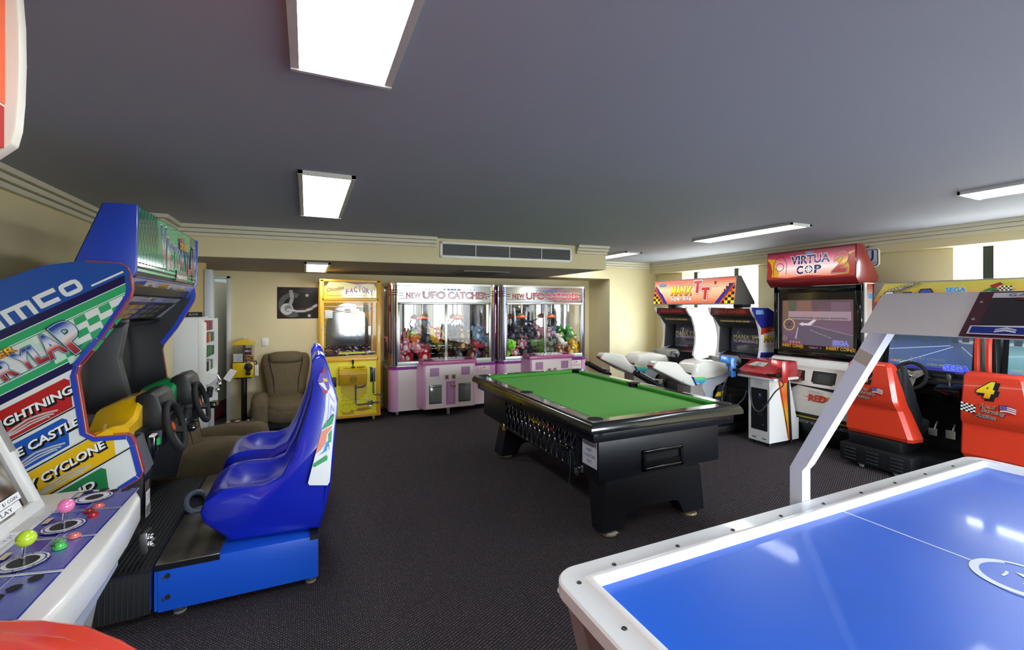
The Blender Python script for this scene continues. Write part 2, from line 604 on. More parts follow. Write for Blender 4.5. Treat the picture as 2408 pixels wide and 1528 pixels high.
# doorway: pale frame, half open cream and red door, grey-blue beyond
b = MB(); fm = M('#c9cdd0', 0.35, name='pale_metal')
b.box(-1.03, -.985, YB - .03, YB + .16, 0, 2.06, fm, .004); b.box(-1.26, -.985, YB - .03, YB + .16, 2.025, 2.06, fm, .004)
struct(b, 'trim_5')
b = MB(); bg = M('#8295a3', 0.7, name='blue_grey_wall'); b.box(-2.0, -0.6, YB + 1.2, YB + 1.25, 0, 2.5, bg); b.box(-2.05, -2.0, YB, YB + 1.25, 0, 2.5, bg); b.box(-.65, -.6, YB + .15, YB + 1.25, 0, 2.5, bg); b.box(-2.05, -.6, YB + .1, YB + 1.25, 2.5, 2.55, bg); b.box(-2.05, -.6, YB + .4, YB + 1.25, -.1, 0, bg); struct(b, 'wall_corridor')
DW = Matrix.Translation((-1.235, YB + .13, 0)) @ Matrix.Rotation(R(74), 4, 'Z')
b = MB(); b.x = DW
cream = M('#cdc7b6', 0.5, name='cream_door'); maroon = M('#7e1f26', 0.35, name='maroon_door_paint')
b.box(0, .80, -.02, .02, .02, 1.99, cream)
b.box(.58, .802, -.022, .022, .25, 1.992, maroon); b.box(-.002, .802, -.023, .023, .018, .25, maroon)
d = struct(b, 'door_1')
b = MB(); b.x = DW
b.cyl((.73, -.022, 1.02), (.73, -.036, 1.02), .032, STEEL); b.cyl((.73, -.022, 1.13), (.73, -.038, 1.13), .03, STEEL)
b.tube([(.73, -.034, 1.02), (.73, -.06, 1.02), (.60, -.06, 1.02)], .009, STEEL)
struct(b, 'door_handle', parent=d)
b = MB(); b.box(-1.0, 6.1, YB - .006, YB, 0, .035, M('#8d8674', 0.6, name='skirting')); struct(b, 'baseboard_back')

# ------------------------------------------------------------------ ceiling lights and vents
lamp_m = M('#f6fbff', 0.4, emit=LAMP, name='lit_diffuser')
lframe = M('#c6c6c4', 0.4, name='light_frame')
LG = 'fluorescent ceiling lights'
b = MB(); b.box(-1.7, -.9, YB + .55, YB + .85, 2.47, 2.5, M('#fdf6e6', .4, emit=5.0, name='added_corridor_glow')); solo(b, 'added_corridor_light', 'unseen ceiling light added to brighten the corridor beyond the open door', 'ceiling light')  # out-of-view lamp, added so the corridor does not go black
for lab, x0, x1, y0, y1, z in (
        ('flat fluorescent ceiling light nearest the camera, cut off by the top of the photo', -.05, .28, .30, 1.69, ZC),
        ('flat fluorescent ceiling light in front of the bulkhead, on the racing cabinet side', -.05, .28, 2.98, 4.36, ZC),
        ('small looking fluorescent light under the lowered ceiling near the poster', -.03, .25, 5.62, 6.85, ZL - .003),
        ('fluorescent ceiling light above the gun game cabinet', 4.28, 4.59, 2.86, 4.10, ZC),
        ('fluorescent ceiling light partly hidden by the end of the bulkhead', 4.28, 4.58, 5.36, 6.62, ZC),
        ('fluorescent ceiling light near the taller bare window, cut by the photo edge', 4.24, 4.57, .36, 1.62, ZC)):
    t = thing('ceiling_light', lab, 'ceiling light', ((x0 + x1) / 2, (y0 + y1) / 2, z), group=LG)
    b = MB(); f = .026; h = .022
    b.box(x0, x0 + f, y0, y1, z - h, z, lframe); b.box(x1 - f, x1, y0, y1, z - h, z, lframe)
    b.box(x0, x1, y0, y0 + f * .6, z - h - .004, z, lframe); b.box(x0, x1, y1 - f * .6, y1, z - h - .004, z, lframe)
    part(b, 'light_frame', t)
    b = MB(); b.box(x0 + f, x1 - f, y0 + f * .6, y1 - f * .6, z - h + .006, z - .001, lamp_m); part(b, 'diffuser', t)

# air conditioning grille on the bulkhead face
ang = math.atan2(5.12 - 5.46, 3.75 + 1.22)
def bulk(x): return 5.46 + (x + 1.22) * math.tan(ang)
gx0, gx1 = 1.45, 3.22
t = thing('air_vent', 'long white louvred air conditioning grille on the bulkhead face', 'vent', (gx0, bulk(gx0), 2.2), ang)
L = (gx1 - gx0) / math.cos(ang)
def loc(b): b.x = Matrix.Identity(4); return b
b = MB(); f = .03
b.box(0, L, -.012, 0, .02 - .025, .02, WHITE); 
b = MB(); z0, z1 = 0.02, .215
for q in ((0, L, z0, z0 + f), (0, L, z1 - f, z1), (0, f, z0, z1), (L - f, L, z0, z1)): b.box(q[0], q[1], -.016, 0, q[2], q[3], WHITE, .003)
part(b, 'grille_frame', t, local=True)
b = MB(); b.box(f, L - f, -.002, .0, z0 + f, z1 - f, M('#1d1c22', 0.8)); part(b, 'dark_duct', t, local=True)
for k in range(9):
    b = MB(); zz = z0 + f + .008 + k * .0146
    b.add([(f, -.012, zz), (L - f, -.012, zz), (L - f, -.003, zz + .006), (f, -.003, zz + .006), (f, -.012, zz - .002), (L - f, -.012, zz - .002), (L - f, -.003, zz + .004), (f, -.003, zz + .004)],
          [(0, 1, 2, 3), (4, 7, 6, 5), (0, 4, 5, 1), (2, 6, 7, 3), (1, 5, 6, 2), (0, 3, 7, 4)], M('#9c9a9c', 0.4)); part(b, 'louvre', t, local=True)
for k in (1, 2, 3):
    b = MB(); b.box(L * k / 4 - .004, L * k / 4 + .004, -.014, -.004, z0 + f, z1 - f, WHITE); part(b, 'divider', t, local=True)
t = thing('air_vent', 'square grey return vent in the lowered ceiling above the claw machines', 'vent', (2.35, 6.35, ZL - .01))
b = MB(); b.box(2.0, 2.7, 6.0, 6.7, ZL - .012, ZL - .003, M('#8b857c', .5)); part(b, 'vent_frame', t)
b = MB(); 
for k in range(12): b.box(2.05, 2.65, 6.05 + k * .05, 6.075 + k * .05, ZL - .016, ZL - .0125, M('#2c2b2a', .6))
part(b, 'vent_slats', t)
for lab, x, y, z, r, n, c in (('round flush ceiling speaker in the lowered ceiling, the larger disc', -.66, 6.2, ZL - .003, .10, 'ceiling_speaker', 'speaker'),
                           ('small round smoke detector on the lowered ceiling near the bulkhead edge', -.56, 5.72, ZL - .003, .06, 'smoke_detector', 'smoke detector'),
                           ('small white disc sensor on the main ceiling before the bare windows', 5.05, 5.3, ZC, .05, 'smoke_detector', 'smoke detector')):
    b = MB(); b.lathe([(r, z), (r, z - .008), (r * .85, z - .016), (r * .3, z - .018)], M('#cfcabd', .5)); solo(b, n, lab, c)
# light switch, poster, wall sign
t = thing('light_switch', 'white square light switch on the cream wall beside the poster', 'light switch', (-.55, YB, 1.1))
b = MB(); b.box(-.598, -.512, YB - .012, YB, 1.065, 1.175, M('#e6e4dd', .4), .004); part(b, 'switch_plate', t)
b = MB(); b.box(-.562, -.548, YB - .018, YB - .011, 1.112, 1.132, WHITE, .002); part(b, 'rocker', t)
# ------------------------------------------------------------------ twin racing cabinet with two blue seats
def clip(poly, fn):
    out = []
    for i in range(len(poly)):
        p, q = poly[i], poly[(i + 1) % len(poly)]
        a, b = fn(p), fn(q)
        if a >= 0: out.append(p)
        if (a >= 0) != (b >= 0):
            t = a / (a - b); out.append((p[0] + (q[0] - p[0]) * t, p[1] + (q[1] - p[1]) * t))
    return out
def offset_line(pts, d):
    res = []
    for i, p in enumerate(pts):
        a = Vector(pts[max(i - 1, 0)]); c = Vector(pts[min(i + 1, len(pts) - 1)])
        t = (c - a).normalized(); n = Vector((-t.y, t.x)); res.append((p[0] + n.x * d, p[1] + n.y * d))
    return res
VY0, VY1 = 2.88, 4.33
t = thing('racing_arcade_machine', 'twin racing arcade cabinet with two blue bucket seats and a green chequered header', 'arcade machine', (-.8, 3.6, 0))
VB = M('#2443b4', 0.3, name='racing_blue', coat=.3); NAVY = M('#16184a', 0.3, coat=.3); VG = M('#2fa468', 0.3, coat=.3)
LW = M('#dfe1de', 0.3, name='laminate_white', coat=.3); LBL = M('#1f4fa0', 0.3, coat=.3); RED = M('#b01f22', .3, coat=.3); TRIMRED = M('#a33a2c', .4)
OUT = [(-1.66, .3), (-.93, .3), (-.84, .715), (-.776, .752), (-.762, .786), (-.792, .93), (-.808, .972), (-.828, .987), (-.955, .99), (-.984, 1.01), (-1.02, 1.30), (-1.012, 1.335), (-.926, 1.463),
       (-.814, 1.675), (-.806, 1.72), (-.814, 1.804), (-.83, 1.838), (-.86, 1.853), (-.99, 1.857), (-1.146, 1.826), (-1.293, 1.752), (-1.45, 1.655), (-1.66, 1.50)]
FRONT = OUT[1:19]
cs, sn = math.cos(R(31)), math.sin(R(31))
def tn(tt, n): return (tt * cs - n * sn, tt * sn + n * cs)
def dec_side(b):
    p = Panel(b, (0, VY0, 0), (1, 0, 0), (0, 0, 1), eps=.0004)
    def band(n0, n1, m, keep=True):
        q = clip(clip(OUT, lambda a: -a[0] * sn + a[1] * cs - n0), lambda a: n1 + a[0] * sn - a[1] * cs)
        if len(q) > 2: p.poly(q, m, keep)
    band(1.966, 2.6, LBL); band(1.93, 1.966, NAVY); band(1.89, 1.926, VG); band(1.882, 1.886, VG)
    band(1.712, 1.746, VG); band(1.752, 1.757, VG); band(1.672, 1.708, NAVY)
    p.l += 1
    GL = G(((0, '#e8efe9'), (.5, '#9fd8ba'), (1, '#39ad72')), .3, coat=.3, horiz=True)
    dx = .062
    for i in range(10):
        for j in range(6):
            if (i + j) % 2: continue
            t0 = -.30 + i * .055 - j * .012; n0 = 1.878 - j * .03
            q = [tn(t0, n0), tn(t0 + .05, n0 + .002), tn(t0 + .043, n0 - .03), tn(t0 - .007, n0 - .032)]
            q = clip(q, lambda a: -.84 - a[0]) if True else q; q = clip(q, lambda a: 1 if a[1] > 1.68 else (a[1] - 1.30) * .63 - (a[0] + 1.02))
            if len(q) > 2 and min(a[1] for a in q) > 1.3: p.poly(q, VG if i > 3 else M('#bfe3cd', .3), True)
    p.l += 1
    # colour bars with place names
    for n0, n1, tr, col in ((1.514, 1.65, -.255, '#b3201f'), (1.362, 1.49, -.36, '#1753ae'), (1.203, 1.34, -.25, '#e6b70c'), (1.05, 1.192, -.37, '#1f8048')):
        q = [tn(tr - .6, n1), tn(tr, n1), tn(tr + .012, n1 - .018), tn(tr - .045, n0), tn(tr - .7, n0)]
        q = clip(q, lambda a: a[0] + 1.65); q = clip(q, lambda a: a[1] - .305)
        p.poly(q, M(col, .3, coat=.3), True)
    p.l += 1
    for st, n, tt, w in (('LIGHTNING', 1.575, -.42, .335), ('E CASTLE', 1.428, -.445, .27), ('Y CYCLONE', 1.27, -.455, .33), ('N ISLAND', 1.125, -.59, .33)):
        x, z = tn(tt, n); p.text(st, x, z, .036, M('#f2f1ee', .3), w=w, rot=31, sh=.25, off=.03, out=[(.035, BLACK, .008, -.007), (.025, BLACK, .004, -.003)])
    for n, tr in ((1.507, -.28), (1.347, -.32), (1.205, -.222)):
        q = [tn(-1.2, n - .003), tn(tr, n - .003), tn(tr, n + .003), tn(-1.2, n + .003)]; p.poly(clip(q, lambda a: a[0] + 1.65), BLACK, True)
    p.l += 1
    for tr, n in ((-.40, 1.515), (-.46, 1.363), (-.44, 1.208)):   # line-drawn cars
        for k, (d0, d1, w) in enumerate(((0, .045, .0035), (.0, .03, .002), (0, .018, .002))):
            q = [tn(tr - .22, n + .002), tn(tr - .17, n + .012 + d1 * .3), tn(tr - .12, n + d1 * .8), tn(tr - .06, n + d1), tn(tr, n + d1 * .75), tn(tr + .05 - k * .02, n + d1 * .4)]
            p.line(q, w + .004, LW, True); p.l += 1; p.line(q, w * .5, BLACK, True); p.l += 1
    big = dict(off=.03, out=[(.035, BLACK, .0, 0), (.018, M('#9cc9e6', .3), 0, 0)])
    grad = G(((0, '#8f2026'), (.3, '#b5433f'), (.5, '#e3d9d6'), (.68, '#c9cfe0'), (.9, '#24499c'), (1, '#1d3c86')), .3, coat=.3)
    for ch, tt, n, h, w, dr in (('V', -.79, 1.755, .13, .085, 0), ('I', -.70, 1.757, .095, .03, 0), ('C', -.64, 1.757, .088, .06, 0), ('T', -.565, 1.758, .085, .055, 0), ('O', -.485, 1.757, .086, .065, 0), ('R', -.398, 1.758, .088, .062, 0), ('Y', -.322, 1.759, .09, .068, 0), ('L', -.262, 1.759, .09, .055, 0), ('A', -.205, 1.756, .112, .078, 3), ('P', -.115, 1.738, .15, .082, 8)):
        x, z = tn(tt, n); p.text(ch, x, z, h, grad, w=w, rot=31 + dr, **big)
    x, z = tn(-.49, 1.855); p.text('ACE DRIVER', x, z, .03, G(((0, '#c9821c'), (1, '#f0d64a')), .3), w=.34, rot=31, off=.03, out=[(.04, M('#7d1c1c', .3), 0, 0)])
    x, z = tn(-.12, 1.745); p.text('TM', x, z, .011, BLACK, rot=31)
    # maker's name in squared letters
    p.l += 1
    def seg(pts, w=.021): p.line([tn(*q) for q in pts], w, LW, True)
    def blob(t0, t1, n0, n1, w=.02):
        p.rrect  # outer ring as rounded frame
        a = .022
        pts = [(t0 + a, n0), (t1 - a, n0), (t1 - .006, n0 + .006), (t1, n0 + a), (t1, n1 - a), (t1 - .006, n1 - .006), (t1 - a, n1), (t0 + a, n1), (t0 + .006, n1 - .006), (t0, n1 - a), (t0, n0 + a), (t0 + .006, n0 + .006)]
        i2 = [(min(max(q[0], t0 + w), t1 - w), min(max(q[1], n0 + w), n1 - w)) for q in pts]
        for i in range(len(pts)):
            j = (i + 1) % len(pts); p.poly([tn(*pts[i]), tn(*pts[j]), tn(*i2[j]), tn(*i2[i])], LW, True)
    blob(-.052, .034, 1.98, 2.046)
    seg([(-.135, 2.036), (-.064, 2.036)]); seg([(-.145, 1.99), (-.07, 1.99)]); seg([(-.142, 1.981), (-.142, 2.045)], .022)
    for q in (-.275, -.226, -.178): seg([(q, 1.970), (q, 2.04)], .02)
    seg([(-.285, 2.034), (-.178, 2.034)], .02)
    seg([(-.40, 2.034), (-.31, 2.034)]); seg([(-.40, 1.98), (-.31, 1.98)]); seg([(-.40, 2.007), (-.31, 2.007)], .014); seg([(-.312, 1.97), (-.312, 2.044)]); seg([(-.397, 1.97), (-.397, 2.01)])
    for q in (-.52, -.445): seg([(q, 1.970), (q, 2.04)], .02)
    seg([(-.53, 2.034), (-.445, 2.034)], .02)
    seg([(.063, 1.983), (.235, 1.983)], .009); p.l += 1
    # blue edge band with red lip
    lf = [a for a in FRONT]
    ins = offset_line(lf, .026)
    for i in range(len(lf) - 1):
        p.poly([lf[i], lf[i + 1], ins[i + 1], ins[i]], VB if i < 13 else LBL, True)
    p.l += 1
    ins2 = offset_line(lf, .005)
    for i in range(len(lf) - 1): p.poly([lf[i], lf[i + 1], ins2[i + 1], ins2[i]], TRIMRED, True)
b = MB(); b.prism(OUT, 'y', VY0, VY0 + .03, LW, side=TRIMRED); dec_side(b)
part(b, 'side_panel', t, 'printed side panel with slanted colour bars')
b = MB(); b.prism(OUT, 'y', VY1 - .03, VY1, LW, side=TRIMRED)
p = Panel(b, (0, VY1 - .03, 0), (1, 0, 0), (0, 0, 1), eps=.001); p.poly(OUT, M('#26272a', .45), True)
p.l += 1; ins = offset_line(FRONT, .03)
for i in range(10, 15): p.poly([FRONT[i], FRONT[i + 1], ins[i + 1], ins[i]], VB, True)
part(b, 'side_panel', t)
# header box
b = MB(); HP = [(-.926, 2.153), (-.792, 2.154), (-.796, 1.812), (-.854, 1.70), (-1.10, 1.62), (-1.032, 1.863)]
b.prism([(x - .012, z) for x, z in HP], 'y', VY0 + .04, VY1 - .04, M('#23262b', .4))
for y in (VY0 + .015, VY1 - .04): b.prism(HP, 'y', y, y + .025, VB, .003)
part(b, 'header_box', t)
b = MB(); W = VY1 - VY0 - .08
b.box(-.806, -.801, VY0 + .04, VY1 - .04, 1.815, 2.148, BLACK)
p = Panel(b, (-.801, VY0 + .04, 1.815), (0, 1, 0), (0, 0, 1))
p.rect(0, .05, W, .333, G(((0, '#4aab78'), (.5, '#2f8f63'), (1, '#3f9f72')), .12, coat=.6)); p.rect(0, .028, W, .042, M('#5fbf8a', .2, coat=.5)); p.rect(0, 0, W, .014, M('#4aab78', .2))
dk = M('#1f5a48', .15, coat=.6)
for side, n0, n1 in ((0, 0, 7), (1, 22, 26)):
    for i in range(n0, n1):
        for j in range(5):
            cx = .02 + i * .053 + (j % 2) * .026; cy = .09 + j * .052
            p.poly([(cx, cy - .05), (cx + .024, cy), (cx, cy + .05), (cx - .024, cy)], dk if j > 1 or side else M('#2f7d60', .15, coat=.6), True)
p.l += 1
gr = G(((0, '#9a2f34'), (.3, '#b9555a'), (.55, '#c9c3cf'), (.75, '#5b6cb0'), (1, '#22398f')), .2, coat=.5)
for ch, x, y, h, w in (('V', .48, .055, .245, .12), ('I', .57, .06, .185, .04), ('C', .655, .07, .155, .09), ('T', .745, .078, .135, .085), ('O', .845, .078, .13, .095), ('R', .94, .072, .135, .085), ('Y', 1.03, .07, .14, .085), ('L', 1.105, .06, .15, .065), ('A', 1.175, .045, .18, .09), ('P', 1.265, .02, .235, .095)):
    p.text(ch, x, y, h, gr, w=w, off=.02, out=[(.035, M('#e9ece9', .2), 0, 0), (.02, M('#1d2440', .2), 0, 0)])
p.poly([(.80, .215), (.86, .285), (.90, .285), (.93, .215)], M('#3b478f', .2), True); p.l += 1
p.text('DRIVER', .95, .212, .045, M('#d9a53a', .2), w=.2, off=.03, out=[(.04, M('#5a1c2c', .2), 0, 0)]); p.text('ACE', .90, .262, .03, M('#8c2d49', .2), w=.15, off=.03)
p.poly([(.74, -.01), (1.06, -.01), (1.03, .062), (.77, .062)], M('#4b4a3c', .3)); 
# small maker's name on the header
for ch, x in zip('namco', (.80, .85, .905, .965, 1.02)): p.text(ch, x, .008, .032, M('#f2f2ee', .3), w=.042, off=.025)
part(b, 'header_sign', t, 'green chequered header sign')
b = MB(); p0 = Vector((-.80, VY0 + .045, 1.79)); q0 = Vector((-.93, VY0 + .045, 1.655)); up = (p0 - q0)
hh = up.length; b.add([p0, p0 + Vector((0, W, 0)), q0 + Vector((0, W, 0)), q0], [(0, 1, 2, 3)], M('#c9c6d6', .25, coat=.5))
p = Panel(b, q0, (0, 1, 0), up); third = (W - .06) / 3
dkb = M('#2a4ab0', .3)
p.line([(0, .006), (W, .006)], .006, dkb); p.line([(0, hh - .008), (W, hh - .008)], .006, dkb)
for k, (nm, c1, c2) in enumerate((('LIGHTNING', '#2b55b5', '#b98b3c'), ('CASTLE', '#c9a21f', '#8a8a2a'), ('CYCLONE', '#d9cf8a', '#b3a15a'))):
    x0 = .02 + k * (third + .01)
    p.line([(x0 + third + .004, 0), (x0 + third + .004, hh)], .005, dkb)
    p.poly([(x0 + .02, hh * .55), (x0 + .05, hh * .8), (x0 + .2, hh * .9), (x0 + .22, hh * .72)], M(c1, .3)); p.text(nm, x0 + .13, hh * .62, .025, M(c2, .3), w=.2, off=.02, out=[(.02, BLACK, 0, 0)])
    tr = [(x0 + .2, .03), (x0 + .25, .09), (x0 + .3, .1), (x0 + .32, .14), (x0 + .38, .13), (x0 + .36, .08), (x0 + .31, .07), (x0 + .27, .02), (x0 + .2, .03)]
    p.line(tr, .012, BLACK); p.line(tr, .008, M(c2, .3))
    for q in range(3): p.rect(x0 + .03, .02 + q * .022, x0 + .12, .027 + q * .022, M('#55556a', .4), True)
part(b, 'course_map_panel', t, 'pale panel with three track maps')
b = MB(); p0 = Vector((-.93, VY0 + .045, 1.652)); q0 = Vector((-1.03, VY0 + .045, 1.55)); up = p0 - q0; hh = up.length
b.add([p0, p0 + Vector((0, W, 0)), q0 + Vector((0, W, 0)), q0], [(0, 1, 2, 3)], M('#211d18', .2, coat=.5))
p = Panel(b, q0, (0, 1, 0), up)
p.poly([(0, 0), (.12, 0), (.2, hh), (.05, hh)], M('#aab3bd', .2), True); p.poly([(W - .12, 0), (W, 0), (W, hh), (W - .06, hh)], M('#aab3bd', .2), True)
for k in range(2):
    for i in range(3):
        for j in range(3):
            x = .24 + k * .46 + i * .14 + j * .02; p.rect(x, .012 + j * .042, x + .115, .044 + j * .042, M('#b8892f' if k == 0 else '#6b6546', .25), True)
part(b, 'lamp_panel', t)
# screens and their surround
b = MB(); dgrey = M('#3b3c3e', .5)
b.box(-1.62, -1.27, VY0 + .03, VY1 - .03, .3, 1.62, M('#1a1a1c', .6))
b.box(-1.27, -1.06, VY0 + .03, VY0 + .05, .98, 1.56, dgrey)
for y in ((3.57, 3.64),): b.prism([(-1.27, .97), (-1.0, .97), (-1.07, 1.30), (-1.03, 1.55), (-1.27, 1.6)], 'y', y[0], y[1], dgrey, .006)
b.add([(-1.25, VY0 + .03, .98), (-1.25, VY1 - .03, .98), (-.99, VY1 - .03, .955), (-.99, VY0 + .03, .955)], [(0, 1, 2, 3)], M('#55534f', .5))
b.prism([(-1.27, 1.55), (-1.03, 1.53), (-1.05, 1.50), (-1.27, 1.49)], 'y', VY0 + .03, VY1 - .03, BLACK)
part(b, 'monitor_surround', t)
scr_m = M('#20190f', 0.06, name='dark_picture_tube', coat=1.0)
for y0, y1 in ((2.95, 3.55), (3.66, 4.24)):
    b = MB(); g = []
    for i in range(9):
        row = []
        for j in range(9):
            u, v = i / 8, j / 8
            bul = .045 * (1 - (2 * u - 1) ** 2) * (1 - .4 * (2 * v - 1) ** 2) + .02 * (1 - (2 * v - 1) ** 2)
            row.append((-1.21 + bul - .02 * v, y0 + (y1 - y0) * u, 1.0 + .50 * v))
        g.append(row)
    b.sheet(g, scr_m); part(b, 'screen', t, sharp=80)
# dashboards
for k, (dy, cn, col) in enumerate(((0, 'yellow', '#e0b00f'), (.72, 'green', '#12803f'))):
    hood = M(col, .22, name=cn + '_plastic', coat=.6)
    b = MB(); rings = []
    for x, dz, s_ in ((-1.04, -.02, 1.0), (-.97, .012, 1.0), (-.90, .035, 1), (-.855, .04, .98), (-.835, .02, .97)):
        pr_ = [(2.92, .985), (2.99, .99), (3.06, 1.0), (3.16, 1.075), (3.22, 1.085), (3.42, 1.085), (3.5, 1.06), (3.57, 1.0), (3.62, .985), (3.62, .93), (2.92, .93)]
        rings.append([(x, 3.27 + (y - 3.27) * s_ + dy, z + (dz if z > .93 else 0)) for y, z in pr_])
    b.loft(rings, hood); d = part(b, 'dashboard', t, cn + ' moulded dashboard hood')
    b = MB(); y = 3.14 + dy
    b.prism([(-.87, 1.09), (-.865, 1.135), (-.80, 1.15), (-.765, 1.12), (-.73, .99), (-.74, .93), (-.87, .94)], 'y', y, y + .29, BLACK, .008)
    b.add([(-.768, y + .02, 1.112), (-.768, y + .27, 1.112), (-.731, y + .27, .995), (-.731, y + .02, .995)], [(0, 1, 2, 3)], M('#4a4436', .08, coat=1))
    b.box(-.86, -.74, y - .02, y + .33, .84, .94, BLACK, .01)
    b.box(-.88, -.80, y - .13, y, .83, .965, BLACK, .01)
    part(b, 'instrument_pod', d)
    # wheel
    c = Vector((-.70, 3.22 + dy, .935)); ax = Vector((math.cos(R(14)), 0, math.sin(R(14))))
    b = MB(); b.torus(c, .138, .0175, ax, RUBBER, 36, 10); part(b, 'steering_wheel', t, sharp=80)
    w = [o for o in t.children if o.name.startswith('steering_wheel')][-1]
    b = MB(); up = Vector((-math.sin(R(14)), 0, math.cos(R(14)))); sd = Vector((0, 1, 0)); ci = c - ax * .025
    for a in (-155, -25, 90 + 180):
        d_ = sd * math.cos(R(a)) + up * math.sin(R(a))
        b.loft([[ci + d_ * q[0] + (d_.cross(ax)) * s_ * q[1] + ax * (q[2] + e) for s_, e in ((-1, -.004), (1, -.004), (1, .004), (-1, .004))] for q in ((.03, .024, 0), (.08, .018, .01), (.134, .015, .025))], M('#2a2926', .4))
    part(b, 'spoke', w)
    b = MB(); b.cyl(ci - ax * .10, ci, .035, BLACK); b.cyl(ci, ci + ax * .012, .038, BLACK, .034); b.cyl(ci + ax * .012, ci + ax * .016, .024, M('#b4451f', .3), n=20)
    part(b, 'wheel_hub', w)
    b = MB(); g0 = Vector((-.71, 3.47 + dy, .86)); 
    b.box(-.80, -.64, 3.42 + dy, 3.56 + dy, .84, .885, GLOSSBLACK, .018)
    b.cyl(g0 + Vector((0, 0, .02)), g0 + Vector((.01, 0, .07)), .01, STEEL); b.cyl(g0 + Vector((.01, 0, .065)), g0 + Vector((.02, 0, .125)), .024, RUBBER, .02, n=14)
    b.ball((-.69, 3.47 + dy, .99), (.024, .022, .018), RUBBER); part(b, 'gear_lever', t)
# coin door column
b = MB(); b.prism([(-1.25, .29), (-.93, .29), (-.79, .46), (-.77, .74), (-.80, .95), (-1.25, .95)], 'y', 2.912, 3.06, BLACK, .006)
p = Panel(b, (-.775, 2.92, .5), (0, 1, 0), (0, 0, 1), eps=.004)
p.rect(.02, .16, .09, .21, M('#5a4a3e', .4)); p.rect(.03, .02, .10, .155, M('#d8d4d2', .4)); p.rect(.035, .03, .062, .08, M('#777', .3)); p.rect(.068, .03, .095, .08, M('#777', .3))
p.text('INSERT', .065, .13, .008, M('#a33', .4), w=.05); p.text('COINS', .065, .11, .008, M('#346', .4), w=.05)
part(b, 'coin_column', t)
b = MB(); b.add([(-.80, 2.915, .955), (-.80, 3.02, .955), (-.757, 3.03, .78), (-.775, 2.915, .74)], [(0, 1, 2, 3)], M('#55595f', .5)); 
b.box(-.80, -.75, 3.03, 3.10, .80, .93, GLOSSBLACK, .01); b.box(-.755, -.742, 3.06, 3.092, .87, .905, M('#159a4b', .3, emit=.15)); b.box(-.77, -.748, 3.0, 3.06, .93, .938, WHITE)
part(b, 'start_button', t, 'green start button')
b = MB(); 
for z in (.40, .365): b.ball((-.76, 2.985, z), .022, CHROME, 12, 8)
b.box(-.80, -.765, 2.95, 3.03, .33, .44, STEEL, .004); part(b, 'coin_lock', t)
# foot platform and ribbed mat
b = MB(); b.box(-1.6, -.735, 2.90, VY1 - .01, .06, .262, M('#1b3c86', .4)); 
p = Panel(b, (-1.1, 2.90, .06), (1, 0, 0), (0, 0, 1)); p.rect(-.12, -.02, .06, .10, M('#4a2c1e', .6))
b.box(-1.4, -.80, 2.96, 4.3, 0, .06, M('#2a1a12', .7)); part(b, 'foot_platform', t)
mat_m = M('#17171a', .55, name='rubber_mat'); ridge = M('#3a3b3c', .45)
b = MB(); x0, x1 = -1.12, -.735; n = 17
for k in range(n):
    a = x0 + (x1 - x0) * k / n; w = (x1 - x0) / n
    path = [(VY1 - .02, .272), (2.95, .272), (2.905, .262), (2.885, .235), (2.882, .05)]
    b.loft([[(a, y, z), (a + w * .82, y, z)] for y, z in path], mat_m, cap=False, wrap=False)
    b.loft([[(a + w * .82, y, z), (a + w * .91, y, z + .006), (a + w, y, z)] if z > .25 else [(a + w * .82, y, z), (a + w * .91, y - .006, z), (a + w, y, z)] for y, z in path], ridge, cap=False, wrap=False)
b.box(x0, x1, 2.89, VY1 - .02, .262, .268, mat_m); part(b, 'rubber_mat', t, 'black ribbed rubber mat')
